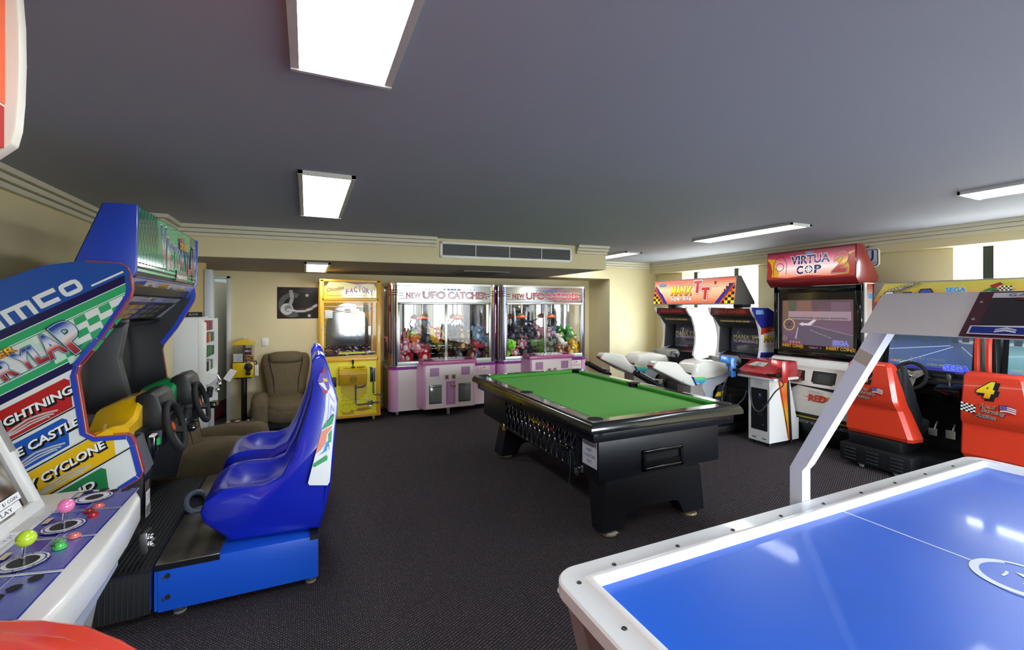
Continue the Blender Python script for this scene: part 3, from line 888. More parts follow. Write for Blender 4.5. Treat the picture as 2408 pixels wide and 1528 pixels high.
# seats on blue steel plinths
steel_top = M('#8d867a', .32, .85, name='brushed_plinth_top', var=.25, bscale=6)
PLB = M('#1a5fe0', .35, name='plinth_blue')
PROF = [(-.40, .30), (-.52, .44), (-.537, .495), (-.515, .56), (-.44, .605), (-.35, .612), (-.23, .603), (-.135, .64), (-.075, .753), (-.02, .92), (.015, 1.04), (.035, 1.17), (.028, 1.29), (.045, 1.325), (.07, 1.337), (.098, 1.32), (.125, 1.25), (.16, 1.115), (.178, 1.045), (.165, .90), (.137, .57), (.10, .40), (.072, .30)]
SEATS = []
for k, dy in enumerate((0, .74)):
    b = MB(); y0, y1 = 2.88 + dy, 3.50 + dy
    b.box(-.705, .06, y0, y1, .045, .285, PLB, .004); b.box(-.72, -.705, y0 + .01, y1 - .01, .05, .28, PLB)
    for z in (.11, .22):
        b.cyl((-.68, y0 - .004, z), (-.68, y0 + .001, z), .008, STEEL); b.cyl((-.66, y0 - .006, z + .01), (-.66, y0 + .001, z + .01), .012, M('#55504a', .4, .8))
    b.box(-.715, -.43, y0 - .003, y1, .285, .297, steel_top, .003); b.box(-.715, -.43, y0 - .004, y0 - .001, .262, .292, M('#2b2d33', .35, .6))
    b.box(.015, .064, y0 - .004, y1, .27, .292, M('#26282c', .4))
    s_ = part(b, 'seat_plinth', t, 'blue steel seat plinth')
    for x, y in ((-.62, y0 + .06), (.02, y0 + .06), (.02, y1 - .06)):
        b = MB(); b.cyl((x, y, 0), (x, y, .012), .03, M('#8a8a88', .4), n=14); b.cyl((x, y, .012), (x, y, .05), .012, STEEL); part(b, 'levelling_foot', s_)
    b = MB(); yc, hw = (y0 + y1) / 2 + .01, .27
    rings = []
    for s, ins, dip in ((-1, .028, 0), (-.97, .008, 0), (-.86, 0, 0), (-.72, 0, .012), (-.45, 0, .045), (0, 0, .055), (.45, 0, .045), (.72, 0, .012), (.86, 0, 0), (.97, .008, 0), (1, .028, 0)):
        ring = []
        cx, cz = -.05, .6
        for i, (x, z) in enumerate(PROF):
            kk = 1 if z < .55 else max(.42, 1 - (z - .55) * .72)
            dx_, dz_ = (x - .06 if z > .62 else x - cx), (z - cz)
            L = math.hypot(dx_, dz_) or 1
            xx = x - dx_ / L * ins; zz = z - dz_ / L * ins
            if 5 <= i <= 7: zz -= dip
            if 8 <= i <= 11: xx += dip * .9
            if z < .5: kk = .80 + .2 * min(1, max(0, (z - .28) / .2)) if i < 4 else 1
            ring.append((xx, yc + s * hw * kk, zz))
        rings.append(ring)
    seat_m = M('#0b22b4', .28, name='blue_moulded_plastic', coat=.7)
    b.loft(rings, seat_m); sh = part(b, 'seat_shell', t, 'glossy blue moulded bucket seat', sharp=70)
    def side(x, z, e=.004): return (x, yc - hw * (1 if z < .55 else max(.42, 1 - (z - .55) * .72)) - e, z)
    b = MB()
    def patch(pts, m, e): b.add([side(x, z, e) for x, z in pts], [list(range(len(pts)))], m)
    W_ = M('#e6e9ea', .3, coat=.4); GR = M('#0f9a58', .3, coat=.4)
    patch([(.005, .585), (.012, .572), (.112, .556), (.125, .575), (.158, .955), (.152, .965), (.10, .91), (.082, .88)], W_, .004)
    patch([(.098, .905), (.082, .875), (.142, .905), (.155, .955), (.15, .965)], GR, .0048)
    patch([(.045, .74), (.08, .868), (.142, .898), (.138, .88), (.112, .85), (.105, .80), (.075, .76)], M('#e58a72', .3, coat=.4), .0048)
    patch([(.06, .73), (.09, .755), (.105, .80), (.122, .815), (.125, .76)], M('#2f8fd0', .3, coat=.4), .0052)
    patch([(.118, .85), (.14, .875), (.135, .80), (.118, .80)], GR, .0056)
    patch([(.03, .675), (.035, .69), (.115, .735), (.112, .70), (.04, .668)], GR, .0048)
    patch([(.108, .72), (.117, .73), (.12, .775), (.112, .775)], W_, .0062)
    part(b, 'seat_sticker', sh, 'white, green and orange side sticker')
    b = MB(); 
    patch([(.06, 1.17), (.075, 1.215), (.10, 1.225), (.118, 1.19), (.13, 1.12), (.11, 1.09), (.09, 1.10), (.07, 1.14)], M('#6a55b8', .3), .005)
    patch([(.066, 1.155), (.095, 1.16), (.125, 1.085), (.09, 1.13)], W_, .006); patch([(.083, 1.21), (.095, 1.25), (.11, 1.225)], RED, .006)
    patch([(.09, 1.185), (.093, 1.165), (.118, 1.16), (.115, 1.18)], M('#d9c62c', .3), .0068); patch([(.085, 1.10), (.11, 1.088), (.12, 1.105), (.10, 1.115)], M('#c4304a', .3), .006)
    part(b, 'racing_badge', sh)
# cup-like grey ring at the foot of the far seat
b = MB(); ax = (.5, -.7, .5); c = Vector((-.66, 3.56, .345)); b.torus(c, .062, .018, ax, M('#59606e', .4), 28, 8); b.cyl(c - Vector(ax) * .03, c - Vector(ax) * .02, .06, BLACK, n=20); b.box(-.70, -.62, 3.54, 3.60, .285, .31, M('#59606e', .4), .006)
part(b, 'adjuster_wheel', t, 'grey ring shaped seat adjuster')

# ------------------------------------------------------------------ white cabinet with joysticks
t = thing('joystick_arcade_cabinet', 'white arcade cabinet with pink and lime ball joysticks on a blue panel', 'arcade machine', (-1.1, 1.85, 0))
cw = M('#dedcd6', .3, name='aged_white_plastic', coat=.3)
Z = .85
edge = [(-.592, 1.50), (-.585, 1.6), (-.587, 1.85), (-.60, 2.1), (-.625, 2.33), (-.66, 2.415), (-.72, 2.455), (-.86, 2.52), (-1.10, 2.52), (-1.10, 1.50)]
b = MB()
b.prism(edge, 'z', Z - .11, Z, cw, .018, seg=3)
b.prism([(-.69, 1.5), (-.68, 1.8), (-.72, 2.40), (-1.15, 2.44), (-1.15, 1.5)], 'z', .55, Z - .09, M('#b9bdcc', .4))
part(b, 'control_panel', t)
b = MB(); b.prism([(-1.62, 0), (-.86, 0), (-.78, .45), (-.76, .75), (-1.62, .80)], 'y', 1.50, 2.40, cw, .01); part(b, 'cabinet_body', t)
b = MB(); p = Panel(b, (0, 0, Z), (0, 1, 0), (-1, 0, 0), eps=.0002)     # x axis runs along the cabinet, y axis towards its back
pb = M('#1c2694', .25, name='printed_blue', coat=.5)
def lane(y0, y1, back=.875, f=.655):
    sh = .05
    p.poly([(y0, f), (y1, f), (y1 + sh, back), (y0 + sh, back)], pb)
    wl = M('#b4bcdf', .3)
    p.poly([(y0 + .006, f + .006), (y1 - .006, f + .006), (y1 - .006 + sh * .5, f + .115), (y0 + .006 + sh * .5, f + .115)], M('#39409c', .3, coat=.5))
    for i in range(19):
        yy = f + .01 + i * .0056; k_ = (yy - f) / (back - f) * sh
        p.rect(y0 + .008 + k_, yy, y1 - .008 + k_, yy + .0012, wl, True)
    p.l += 1
    p.line([(y0, f), (y1, f), (y1 + sh, back), (y0 + sh, back), (y0, f)], .0028, M('#d9dcea', .3), True); p.line([(y0 + sh * .5, f + .117), (y1 + sh * .5, f + .117)], .002, M('#d9dcea', .3))
lane(1.53, 1.757); lane(1.767, 1.985); lane(1.995, 2.215); lane(2.225, 2.42)
p.poly([(1.80, .89), (2.26, .89), (2.26, 1.0), (1.80, 1.0)], M('#c9c6bd', .4)); p.rect(1.93, .90, 2.13, .95, M('#f0efec', .5)); p.text('$1 = 1 PLAY', 2.05, .906, .018, M('#4a6aa8', .5), w=.12); p.text('GAMES', 1.98, .93, .012, M('#7a4a5a', .5), w=.07)
part(b, 'panel_print', t, 'blue printed control overlay with pinstripes')
STK = (((1.86, .784), '#b7d432', 'lime'), ((2.106, .783), '#e873a8', 'pink'), ((2.372, .787), None, 'hole'))
for (y, x), col, nm in STK:
    b = MB(); p = Panel(b, (0, 0, Z), (0, 1, 0), (-1, 0, 0), eps=.0006); p.l = 8
    p.disc(y, x, .062, pb); p.disc(y, x, .057, M('#e4e2dc', .35)); p.ring(y, x, .047, .051, pb); p.disc(y, x, .028 if not col else .036, BLACK)
    for a in range(8): p.disc(y + .054 * math.cos(a * PI / 4), x + .054 * math.sin(a * PI / 4), .003, BLACK, 6, keep=True)
    if col:
        b.cyl((-x, y, Z + .004), (-x + .004, y, Z + .055), .0065, CHROME, n=12)
        c = (-x + .006, y, Z + .075); b.ball(c, .0245, M(col, .15, coat=.8), 20, 14)
    part(b, 'joystick' if col else 'joystick_hole', t, nm + ' ball joystick' if col else None, sharp=60)
for y, x, col, lift in ((1.998, .715, '#de7a6e', .012), (1.962, .742, '#35b04d', .012), (1.925, .725, '#4fc45e', .018), (2.262, .738, '#d8625c', .012), (2.215, .752, '#8f1518', .012), (2.165, .722, '#a81a1e', .014)):
    b = MB(); b.cyl((-x, y, Z + .003), (-x, y, Z + .009), .0175, M(col, .3, coat=.5), n=20); b.cyl((-x, y, Z + .009), (-x, y, Z + .009 + lift * .5), .0125, M(col, .25, coat=.5), .0115, n=18); part(b, 'push_button', t)
for y, x in ((2.42, .70), (2.427, .742), (2.455, .782), (2.455, .835), (1.738, .706), (1.700, .735), (1.66, .755)):
    b = MB(); p = Panel(b, (0, 0, Z), (0, 1, 0), (-1, 0, 0), eps=.0006); p.l = 8; p.disc(y, x, .017, M('#151515', .8)); part(b, 'button_hole', t)
for y, x in ((1.90, .845), (2.155, .845), (2.40, .845)):
    b = MB(); p = Panel(b, (0, 0, Z), (0, 1, 0), (-1, 0, 0), eps=.0006); p.l = 8; p.rect(y, x, y + .05, x + .018, M('#c9b98a', .4)); part(b, 'name_plate', t)
# tilted monitor bezel
O = Vector((-.945, 0, .872)); U = Vector((-.36, 0, .933)).normalized(); N = Vector((U.z, 0, -U.x))
b = MB()
def bez(y0, y1, h0, h1, d0, d1, m, bev=.008):
    vs = [O + Vector((0, y, 0)) + U * h + N * d for y in (y0, y1) for h in (h0, h1) for d in (d0, d1)]
    b._bev(vs, [(0, 1, 3, 2), (4, 6, 7, 5), (0, 4, 5, 1), (2, 3, 7, 6), (0, 2, 6, 4), (1, 5, 7, 3)], m, bev)
bez(1.50, 2.385, -.05, .018, -.2, .0, cw, .014); bez(2.335, 2.385, .0, .62, -.2, .0, cw, .014); bez(1.50, 1.55, .0, .62, -.2, .0, cw, .014); bez(1.50, 2.385, .54, .62, -.2, 0, cw, .014)
bez(2.345, 2.378, .22, .5, -.03, .003, M('#8d8984', .5), .002)
part(b, 'monitor_bezel', t)
b = MB(); g = []
for i in range(7):
    g.append([O + Vector((0, 1.54 + .80 * i / 6, 0)) + U * (.015 + .53 * j / 6) + N * (-.02 + .008 * (1 - (i / 3 - 1) ** 2)) for j in range(7)])
b.sheet(g, M('#3a2a10', .07, coat=1.0))
p = Panel(b, O + N * (-.008), (0, 1, 0), U); p.rect(1.98, .052, 2.29, .078, M('#f1f1ee', .5), True); p.rect(1.98, .022, 2.27, .05, M('#f1f1ee', .5)); 
p.text('$1 COIN ONLY  $1 COIN', 2.14, .059, .012, BLACK, w=.26); p.text('$1 - 1 PLAY', 2.12, .029, .014, BLACK, w=.2)
part(b, 'screen', t, sharp=80)
b = MB(); b.prism([(-1.62, .75), (-1.10, .80), (-1.32, 1.45), (-1.62, 1.45)], 'y', 1.50, 2.36, cw, .01); part(b, 'monitor_housing', t)

# crumpled blue wrapper
b = MB(); rnd = random.Random(3); g = []
for i in range(7):
    g.append([(-.76 - .02 * j + rnd.uniform(-.006, .006), 1.60 + .013 * i + rnd.uniform(-.005, .005), Z + .012 + rnd.uniform(0, .022)) for j in range(6)])
b.sheet(g, M('#7fb4dc', .12, .3, coat=.6, var=.5, bscale=60)); solo(b, 'sweet_wrapper', 'crumpled blue and silver sweet wrapper lying on the joystick panel', 'wrapper', sharp=10)

# ------------------------------------------------------------------ red cabinet closest to the camera
t = thing('red_arcade_cabinet', 'red arcade cabinet with orange header, cut off by the frame beside the camera', 'arcade machine', (-1.0, .95, 0))
rp = M('#ee4634', .2, name='red_moulded_plastic', coat=.7)
b = MB(); pts = [(-1.55, 1.47), (-.66, 1.47), (-.56, 1.425), (-.46, 1.36), (-.37, 1.27), (-.31, 1.20), (-.275, 1.15), (-.262, 1.08), (-.258, .9), (-.258, .45), (-1.55, .45)]
b.prism(pts, 'z', .80, .90, rp, .022, seg=4); part(b, 'control_panel', t)
b = MB(); pts2 = [(-.6, 1.375), (-.48, 1.30), (-.40, 1.23), (-.36, 1.17), (-.35, 1.12), (-.37, 1.10), (-.42, 1.15), (-.5, 1.22), (-.62, 1.28), (-1.4, 1.30), (-1.4, 1.38)]
b.prism(pts2, 'z', .89, .912, rp, .008, seg=3); part(b, 'raised_ridge', t)
b = MB(); b.prism([(-1.62, 0), (-.62, 0), (-.5, .5), (-.45, .81), (-.75, .92), (-1.0, 1.5), (-.80, 1.95), (-1.62, 1.95)], 'y', .5, 1.28, M('#b81f1a', .35)); part(b, 'cabinet_body', t)
b = MB(); SP = [(-.584, 1.937), (-.556, 1.966), (-.549, 2.0), (-.545, 2.06), (-.543, 2.14), (-.544, 2.22), (-.549, 2.30), (-.56, 2.40), (-1.0, 2.42), (-1.3, 2.42), (-1.3, 1.70), (-.8, 1.80)]
b.prism(SP, 'y', 1.275, 1.305, M('#cfc9bd', .4, name='white_edge_moulding'), .004)
part(b, 'side_panel', t)
b = MB(); b.box(-1.25, -.567, .5, 1.275, 1.955, 2.40, M('#c9610f', .55))
p = Panel(b, (-.567, .5, 1.955), (0, 1, 0), (0, 0, 1)); p.rect(0, 0, .775, .085, M('#a3161a', .55)); p.rect(0, .085, .775, .09, M('#e8b8a8', .3)); p.rect(0, .222, .753, .25, BLACK); p.rect(0, .227, .748, .245, M('#e6b31a', .3))
p.poly([(.735, .09), (.775, .09), (.775, .445), (.745, .445), (.73, .25)], M('#d4572c', .55))
part(b, 'header_sign', t, 'orange and red header')

# ------------------------------------------------------------------ snack machine, armchairs, capsule stand
t = thing('vending_machine', 'tall white vending machine with snack window, behind the twin racing cabinet', 'vending machine', (-1.27, 5.75, 0))
b = MB(); pts = [(-1.6, .3), (-1.02, .3), (-1.02, 1.52), (-1.6, 1.52)]
b.box(-1.6, -1.02, 5.56, 6.1, .02, 1.52, M('#d6d7d6', .4), .006); b.prism([(-1.02, .3), (-.955, .34), (-.955, 1.46), (-1.02, 1.52)], 'y', 5.56, 5.61, WHITE, .003); b.box(-1.02, -.93, 6.07, 6.1, .5, 1.5, WHITE); b.box(-1.02, -.93, 5.58, 6.1, .82, .88, WHITE)
part(b, 'cabinet', t)
b = MB(); b.box(-1.55, -.99, 5.58, 5.62, 1.525, 1.575, BLACK); p = Panel(b, (-1.55, 5.58, 1.525), (1, 0, 0), (0, 0, 1), eps=.001); p.text('CANDY BAR', .40, .015, .024, M('#a8a69c', .4), w=.26)
part(b, 'sign_strip', t, 'black name strip with pale lettering')
b = MB(); rnd = random.Random(5)
for i, z in enumerate((.95, 1.1, 1.25, 1.38)):
    for k in range(4):
        b.box(-1.01, -.95, 5.64 + k * .1, 5.70 + k * .1, z, z + .1, M(rnd.choice(['#b33a2c', '#27427c', '#d8d4c8', '#c9a32c', '#2c2c30', '#357a4c']), .4))
part(b, 'snack_packs', t)
b = MB(); b.tube([(-.93, 6.05, .86), (-.90, 6.05, .80), (-.89, 6.02, .78)], .012, STEEL); b.ball((-.90, 5.98, .76), .03, CHROME); b.ball((-.91, 5.95, .70), .025, CHROME); part(b, 'dispenser_knob', t)

def sup(b, c, r, m, e=3.0, M4=None, n=24, k=14):
    """rounded cushion: superellipsoid with half sizes r"""
    f = lambda v: math.copysign(abs(v) ** (2 / e), v)
    rings = []
    for i in range(k + 1):
        tt = -PI / 2 + PI * i / k; cz = max(abs(math.cos(tt)), .03) ** (2 / e)
        ring = []
        for j in range(n):
            a = 2 * PI * j / n
            q = Vector((r[0] * cz * f(math.cos(a)), r[1] * cz * f(math.sin(a)), r[2] * f(math.sin(tt))))
            if M4: q = M4 @ q
            ring.append(q + Vector(c))
        rings.append(ring)
    b.loft(rings, m)
suede = M('#5f5138', .85, name='brown_suede', var=.12, bscale=14, bump=.15)
pip = M('#241d14', .7)
def armchair(label, loc, rz):
    t = thing('massage_chair', label, 'armchair', loc, rz, 'brown massage chairs')
    # local frame: the sitter looks along -y
    b = MB()
    rings = []
    for z, y, hw, th in ((.30, .02, .24, .10), (.40, .03, .25, .12), (.50, .05, .26, .12), (.60, .075, .275, .115), (.70, .10, .30, .11), (.80, .125, .315, .10), (.88, .14, .31, .09), (.935, .15, .29, .075), (.955, .155, .25, .04)):
        rings.append([(hw * math.copysign(abs(math.cos(a)) ** .6, math.cos(a)), y + th * math.copysign(abs(math.sin(a)) ** .7, math.sin(a)), z) for a in [2 * PI * k / 24 for k in range(24)]])
    b.loft(rings, suede); bk = part(b, 'backrest', t, local=True, sharp=70)
    for s in (-1, 1):
        b = MB(); b.tube([(s * .21, .0, .90), (s * .205, -.012, .82), (s * .16, -.04, .62), (s * .145, -.075, .42)], .006, pip, 6); part(b, 'piping', bk, local=True)
    b = MB(); sup(b, (0, .09, .90), (.225, .075, .085), suede, 3.5, Matrix.Rotation(R(-10), 4, 'X')); part(b, 'head_cushion', t, local=True, sharp=70)
    b = MB(); sup(b, (0, -.27, .29), (.26, .33, .115), suede, 3.2, Matrix.Rotation(R(4), 4, 'X')); part(b, 'seat_cushion', t, local=True, sharp=70)
    b = MB(); sup(b, (0, -.50, .22), (.25, .10, .13), suede, 2.6); part(b, 'front_roll', t, local=True, sharp=70)
    for s in (-1, 1):
        b = MB(); rings = []
        for k_, (y, z0, z1, w) in enumerate(((-.62, .05, .36, .055), (-.60, .015, .43, .085), (-.54, 0, .47, .10), (-.42, 0, .485, .105), (-.25, .01, .48, .105), (-.05, .06, .45, .10), (.12, .12, .40, .09), (.18, .17, .35, .05))):
            zc, hh = (z0 + z1) / 2, (z1 - z0) / 2
            rings.append([(s * .315 + w * math.copysign(abs(math.cos(a)) ** .55, math.cos(a)), y, zc + hh * math.copysign(abs(math.sin(a)) ** .5, math.sin(a))) for a in [2 * PI * q / 20 for q in range(20)]])
        b.loft(rings, suede); part(b, 'armrest', t, local=True, sharp=70)
        bb = MB()
    b = MB(); b.box(-.22, .22, -.35, .12, .0, .2, M('#1d1a17', .7)); part(b, 'chair_base', t, local=True)
    return t
ch1 = armchair('brown suede massage chair against the back wall, next to the yellow crane', (-.27, 7.18, 0), R(3))
ch2 = armchair('brown suede massage chair behind the twin racing seats, facing the room', (-.98, 4.90, 0), R(88))
b = MB(); b.x = ROOT[ch2.name]
p = Panel(b, (.33, -.5, .489), (0, 1, 0), (-1, 0, 0), eps=.002)
p.disc(.16, .0, .032, M('#8a2a2a', .3)); p.disc(.16, .0, .022, M('#d8d4cc', .3)); p.disc(.07, .01, .018, CHROME); p.disc(.03, -.01, .013, CHROME); p.poly([(.24, -.03), (.27, .02), (.22, .02)], M('#b3a888', .4))
for x, y in ((.33, -.43), (.32, -.47)): b.cyl((x, y, .488), (x, y, .498), .014, CHROME)
part(b, 'arm_controls', ch2)

t = thing('capsule_stand', 'yellow topped sweet dispenser on a black pole by the open door', 'vending machine', (-.80, 7.28, 0))
ye = M('#d9b70f', .3, name='dispenser_yellow', coat=.4)
b = MB(); b.box(-.98, -.62, 7.12, 7.42, 0, .02, BLACK, .004); part(b, 'base_plate', t)
b = MB(); b.cyl((-.80, 7.28, .02), (-.80, 7.28, .64), .036, BLACK, n=18); b.box(-.90, -.70, 7.2, 7.36, .635, .655, BLACK, .004); part(b, 'pole', t)
b = MB(); b.box(-.925, -.675, 7.17, 7.39, .655, .86, ye, .006); part(b, 'body', t)
b = MB(); b.loft([[(-.93 + i, 7.165 + i * .9, z), (-.67 - i, 7.165 + i * .9, z), (-.67 - i, 7.395 - i * .9, z), (-.93 + i, 7.395 - i * .9, z)] for i, z in ((0, 1.105), (0, 1.12), (.10, 1.185))], ye); b.cyl((-.80, 7.28, 1.185), (-.80, 7.28, 1.2), .012, CHROME); part(b, 'roof', t)
b = MB(); g_ = glass('clear_plastic', (.96, .96, .97), .12)
b.box(-.92, -.68, 7.172, 7.388, .865, 1.105, g_); b.box(-.806, -.794, 7.18, 7.38, .865, 1.105, BLACK); part(b, 'globe', t)
b = MB(); rnd = random.Random(2)
gum = M('#e4e4e2', .25)
for i in range(8):
    for j in range(6):
        for k in range(3): b.ball((-.912 + i * .0145 + rnd.uniform(-.002, .002), 7.185 + k * .02, .878 + j * .019 + rnd.uniform(-.002, .002)), .0095, gum, 8, 5)
o = part(b, 'gumballs', t); o['kind'] = 'stuff'
b = MB()
cols = ['#b0261e', '#d98a1a', '#2f6a2c', '#2b2a28', '#d3b02a', '#6a3a1e']
for i in range(8):
    for j in range(5):
        for k in range(3): b.ball((-.788 + i * .0145 + rnd.uniform(-.002, .002), 7.185 + k * .02, .876 + j * .016 + rnd.uniform(-.002, .002)), .008, M(rnd.choice(cols), .3), 8, 5)
o = part(b, 'candies', t); o['kind'] = 'stuff'
b = MB(); b.box(-.785, -.70, 7.166, 7.169, .965, 1.06, M('#2b1712', .4)); p = Panel(b, (-.785, 7.166, .965), (1, 0, 0), (0, 0, 1)); p.text('m&m\'s', .042, .045, .026, M('#e4e0da', .4), w=.07, off=.02); p.ring(.045, .022, 0.002, .014, M('#7a1e16', .4)); part(b, 'brand_card', t)
b = MB(); b.lathe([(.048, 7.17), (.052, 7.16), (.046, 7.135), (.02, 7.13)], BLACK, (-.733, 0, .80), axis='y'); b.cyl((-.733, 7.17, .865), (-.733, 7.145, .865), .02, STEEL); b.box(-.758, -.708, 7.12, 7.17, .69, .75, BLACK, .006); part(b, 'coin_mechanism', t)
b = MB(); b.tube([(-.675, 7.2, .86), (-.65, 7.2, .88), (-.64, 7.2, .84), (-.655, 7.2, .82)], .008, BLACK); part(b, 'hook', t)
b = MB(); b.add([(-.945, 7.15, .79), (-.87, 7.15, .755), (-.955, 7.15, .61), (-1.03, 7.15, .66), (-.945, 7.148, .79), (-.87, 7.148, .755), (-.955, 7.14, .61), (-1.03, 7.14, .66)], [(0, 1, 2, 3), (7, 6, 5, 4), (0, 4, 5, 1), (2, 6, 7, 3), (1, 5, 6, 2), (0, 3, 7, 4)], M('#efefec', .6)); solo(b, 'paper_notice', 'tilted white paper sheet stuck on the yellow sweet dispenser', 'paper')
b = MB(); g = [[(-.665 + .012 * j + rnd.uniform(-.004, .004), 7.19 - .015 * (j % 2) + rnd.uniform(-.004, .004), .82 - .05 * i) for j in range(5)] for i in range(4)]; b.sheet(g, M('#e4e2dd', .7)); b.sheet([[(x - .004, y + .004, z) for x, y, z in r] for r in g], M('#e4e2dd', .7)); solo(b, 'cloth_rag', 'white cloth hanging from the hook of the sweet dispenser', 'cloth', sharp=20)

# poster of a car wheel
b = MB(); x0, x1, z0, z1 = -.40, .165, 1.455, 1.92
b.box(x0, x1, YB - .004, YB - .001, z0, z1, M('#141416', .15, coat=.8))
p = Panel(b, (x0, YB - .004, z0), (1, 0, 0), (0, 0, 1), eps=.0004)
sil = G(((0, '#55565a'), (.5, '#c9cacc'), (1, '#77787c')), .15, coat=.8)
p.ring(.2, .2, .115, .185, sil, a0=60, a1=300); p.disc(.13, .14, .085, M('#b9bbbe', .15, coat=.8)); p.disc(.145, .15, .05, M('#7c7d80', .15, coat=.8))
p.line([(.13, .14), (.25, .105), (.38, .11), (.48, .16), (.54, .21)], .04, sil); p.line([(.17, .2), (.2, .3), (.18, .42)], .05, M('#98999c', .15, coat=.8))
for x, y in ((.40, .345), (.43, .04)): p.disc(x, y, .028, M('#5a5b5e', .15)); p.disc(x, y, .018, M('#bfc0c2', .15))
p.text('DETAILS MAKE THE DIFFERENCE', .26, .39, .014, M('#7d1f2c', .2), w=.44)
p.text('CUSTOM WHEELS', .37, .145, .012, M('#8d2a35', .2), w=.24)
solo(b, 'poster', 'black poster of a chrome car wheel on the cream wall', 'poster')
# litter under the chair
for k, (x, y) in enumerate(((-.30, 6.55), (-.17, 6.62), (-.02, 6.70))):
    b = MB(); rnd = random.Random(k); g = [[(x + .012 * i + rnd.uniform(-.005, .005), y + .012 * j + rnd.uniform(-.005, .005), .004 + rnd.uniform(0, .018)) for j in range(4)] for i in range(4)]
    b.sheet(g, M('#e6e4e0', .6)); solo(b, 'paper_scrap', 'small white paper scrap on the carpet under the back wall armchair', 'litter', 'paper scraps under the armchair', sharp=10)
# ------------------------------------------------------------------ yellow chocolate crane
t = thing('crane_machine', 'tall yellow chocolate crane machine beside the brown armchair and wheel poster', 'crane machine', (.56, 7.05, 0))
CY = M('#dda51c', .35, name='ochre_frame', coat=.3); CP = M('#ecdb14', .35, name='lemon_panel', coat=.3)
x0, x1, y0, y1 = .155, .965, 6.68, 7.43
b = MB()
b.box(x0, x0 + .06, y0, y0 + .05, .07, 2.01, CY, .012); b.box(x1 - .06, x1, y0, y0 + .05, .07, 2.01, CY, .012)
b.box(x0, x0 + .05, y1 - .05, y1, .07, 2.01, CY, .006); b.box(x1 - .05, x1, y1 - .05, y1, .07, 2.01, CY, .006)
b.box(x0, x1, y0, y1, 1.975, 2.01, CY, .006); b.box(x0, x1, y0 + .002, y1, .07, .12, CY, .006); b.box(x0 + .03, x1 - .03, y0, y0 + .05, 1.71, 1.755, CY, .006)
b.box(x0 + .03, x1 - .03, y0, y0 + .06, .86, .915, CY, .008); b.box(x0 + .01, x1 - .01, y0 + .02, y1 - .02, .84, .90, CY)
part(b, 'frame', t)
b = MB(); b.box(x0 + .03, x1 - .03, y0 + .012, y1 - .01, .10, .86, CP); p = Panel(b, (x0, y0 + .012, 0), (1, 0, 0), (0, 0, 1), eps=.0008)
ln = M('#8a7414', .5)
for i, z in enumerate((.50, .44, .38, .32, .26)):
    p.line([(.27, z), (.62 - .03 * i, z + .002)], .004, ln, True)
    for k in range(4): p.line([(.30 + .09 * k + (i % 2) * .045, z), (.30 + .09 * k + (i % 2) * .045, z - .055)], .003, ln, True)
p.l += 1; p.disc(.45, .48, .16, G(((0, '#d9c616'), (1, '#d99a3a')), .4), sx=1.1)
p.poly([(.26, .20), (.30, .16), (.38, .15), (.41, .19), (.46, .17), (.44, .12), (.30, .12)], M('#b9a01a', .4)); p.poly([(.46, .165), (.55, .15), (.70, .18), (.62, .205), (.5, .20)], M('#b8791a', .4))
for q in ([(.36, .33), (.39, .35), (.37, .325)], [(.49, .28), (.52, .30), (.5, .275)], [(.60, .33), (.64, .35), (.63, .30)]): p.poly(q, M('#e8d8c8', .4), True)
p.l += 1; p.rect(.61, .765, .79, .771, M('#e6e0b0', .4))
part(b, 'lower_panel', t, 'lemon yellow front panel printed with bricks')
b = MB(); pm = M('#9aa0a8', .25, .9)
for path in ([(.47, .57), (.47, .29), (.49, .255), (.53, .25), (.78, .265), (.81, .28), (.815, .32), (.81, .36), (.79, .375), (.73, .375), (.71, .40), (.71, .74), (.69, .76), (.66, .765)], [(.47, .49), (.57, .50), (.595, .515), (.60, .57)]):
    b.tube([(x0 + x, y0 - .004, z) for x, z in path], .011, pm, 8)
for x, z in ((.47, .45), (.47, .30), (.52, .25), (.76, .262), (.71, .42), (.71, .72), (.80, .37), (.57, .50)): b.ball((x0 + x, y0 - .006, z), .016, pm, 8, 6)
b.torus((x0 + .665, y0 - .01, .26), .036, .007, (0, 1, 0), pm, 16, 6)
for a in range(3): b.cyl((x0 + .665 - .036 * math.cos(a * PI / 3), y0 - .01, .26 - .036 * math.sin(a * PI / 3)), (x0 + .665 + .036 * math.cos(a * PI / 3), y0 - .01, .26 + .036 * math.sin(a * PI / 3)), .004, pm, n=6)
part(b, 'pipework', t, 'grey pipes with a valve wheel')
b = MB(); cx0, cx1 = x0 + .245, x0 + .61
b.prism([(y0 + .02, .80), (y0 - .10, .755), (y0 - .13, .70), (y0 - .10, .545), (y0 + .02, .545)], 'x', cx0, cx1, M('#b8901a', .4), .006)
b.add([(cx0 + .01, y0 - .102, .758), (cx1 - .01, y0 - .102, .758), (cx1 - .01, y0 + .02, .803), (cx0 + .01, y0 + .02, .803)], [(0, 1, 2, 3)], M('#cdb41c', .35))
p = Panel(b, (cx0, y0 - .13, .545), (1, 0, 0), (0, .19, 1), eps=.0); 
for k in range(4): b.torus(((cx0 + cx1) / 2, y0 - .118, .625), .012 + .012 * k, .0035, (0, 1, .2), M('#8f7014', .5), 20, 6)
b.box(cx0 + .05, cx0 + .14, y0 - .07, y0 - .04, .785, .79, M('#d8d0b0', .4)); b.box(cx1 - .13, cx1 - .03, y0 - .07, y0 - .04, .785, .79, M('#5a4a14', .4))
s_ = part(b, 'control_box', t)
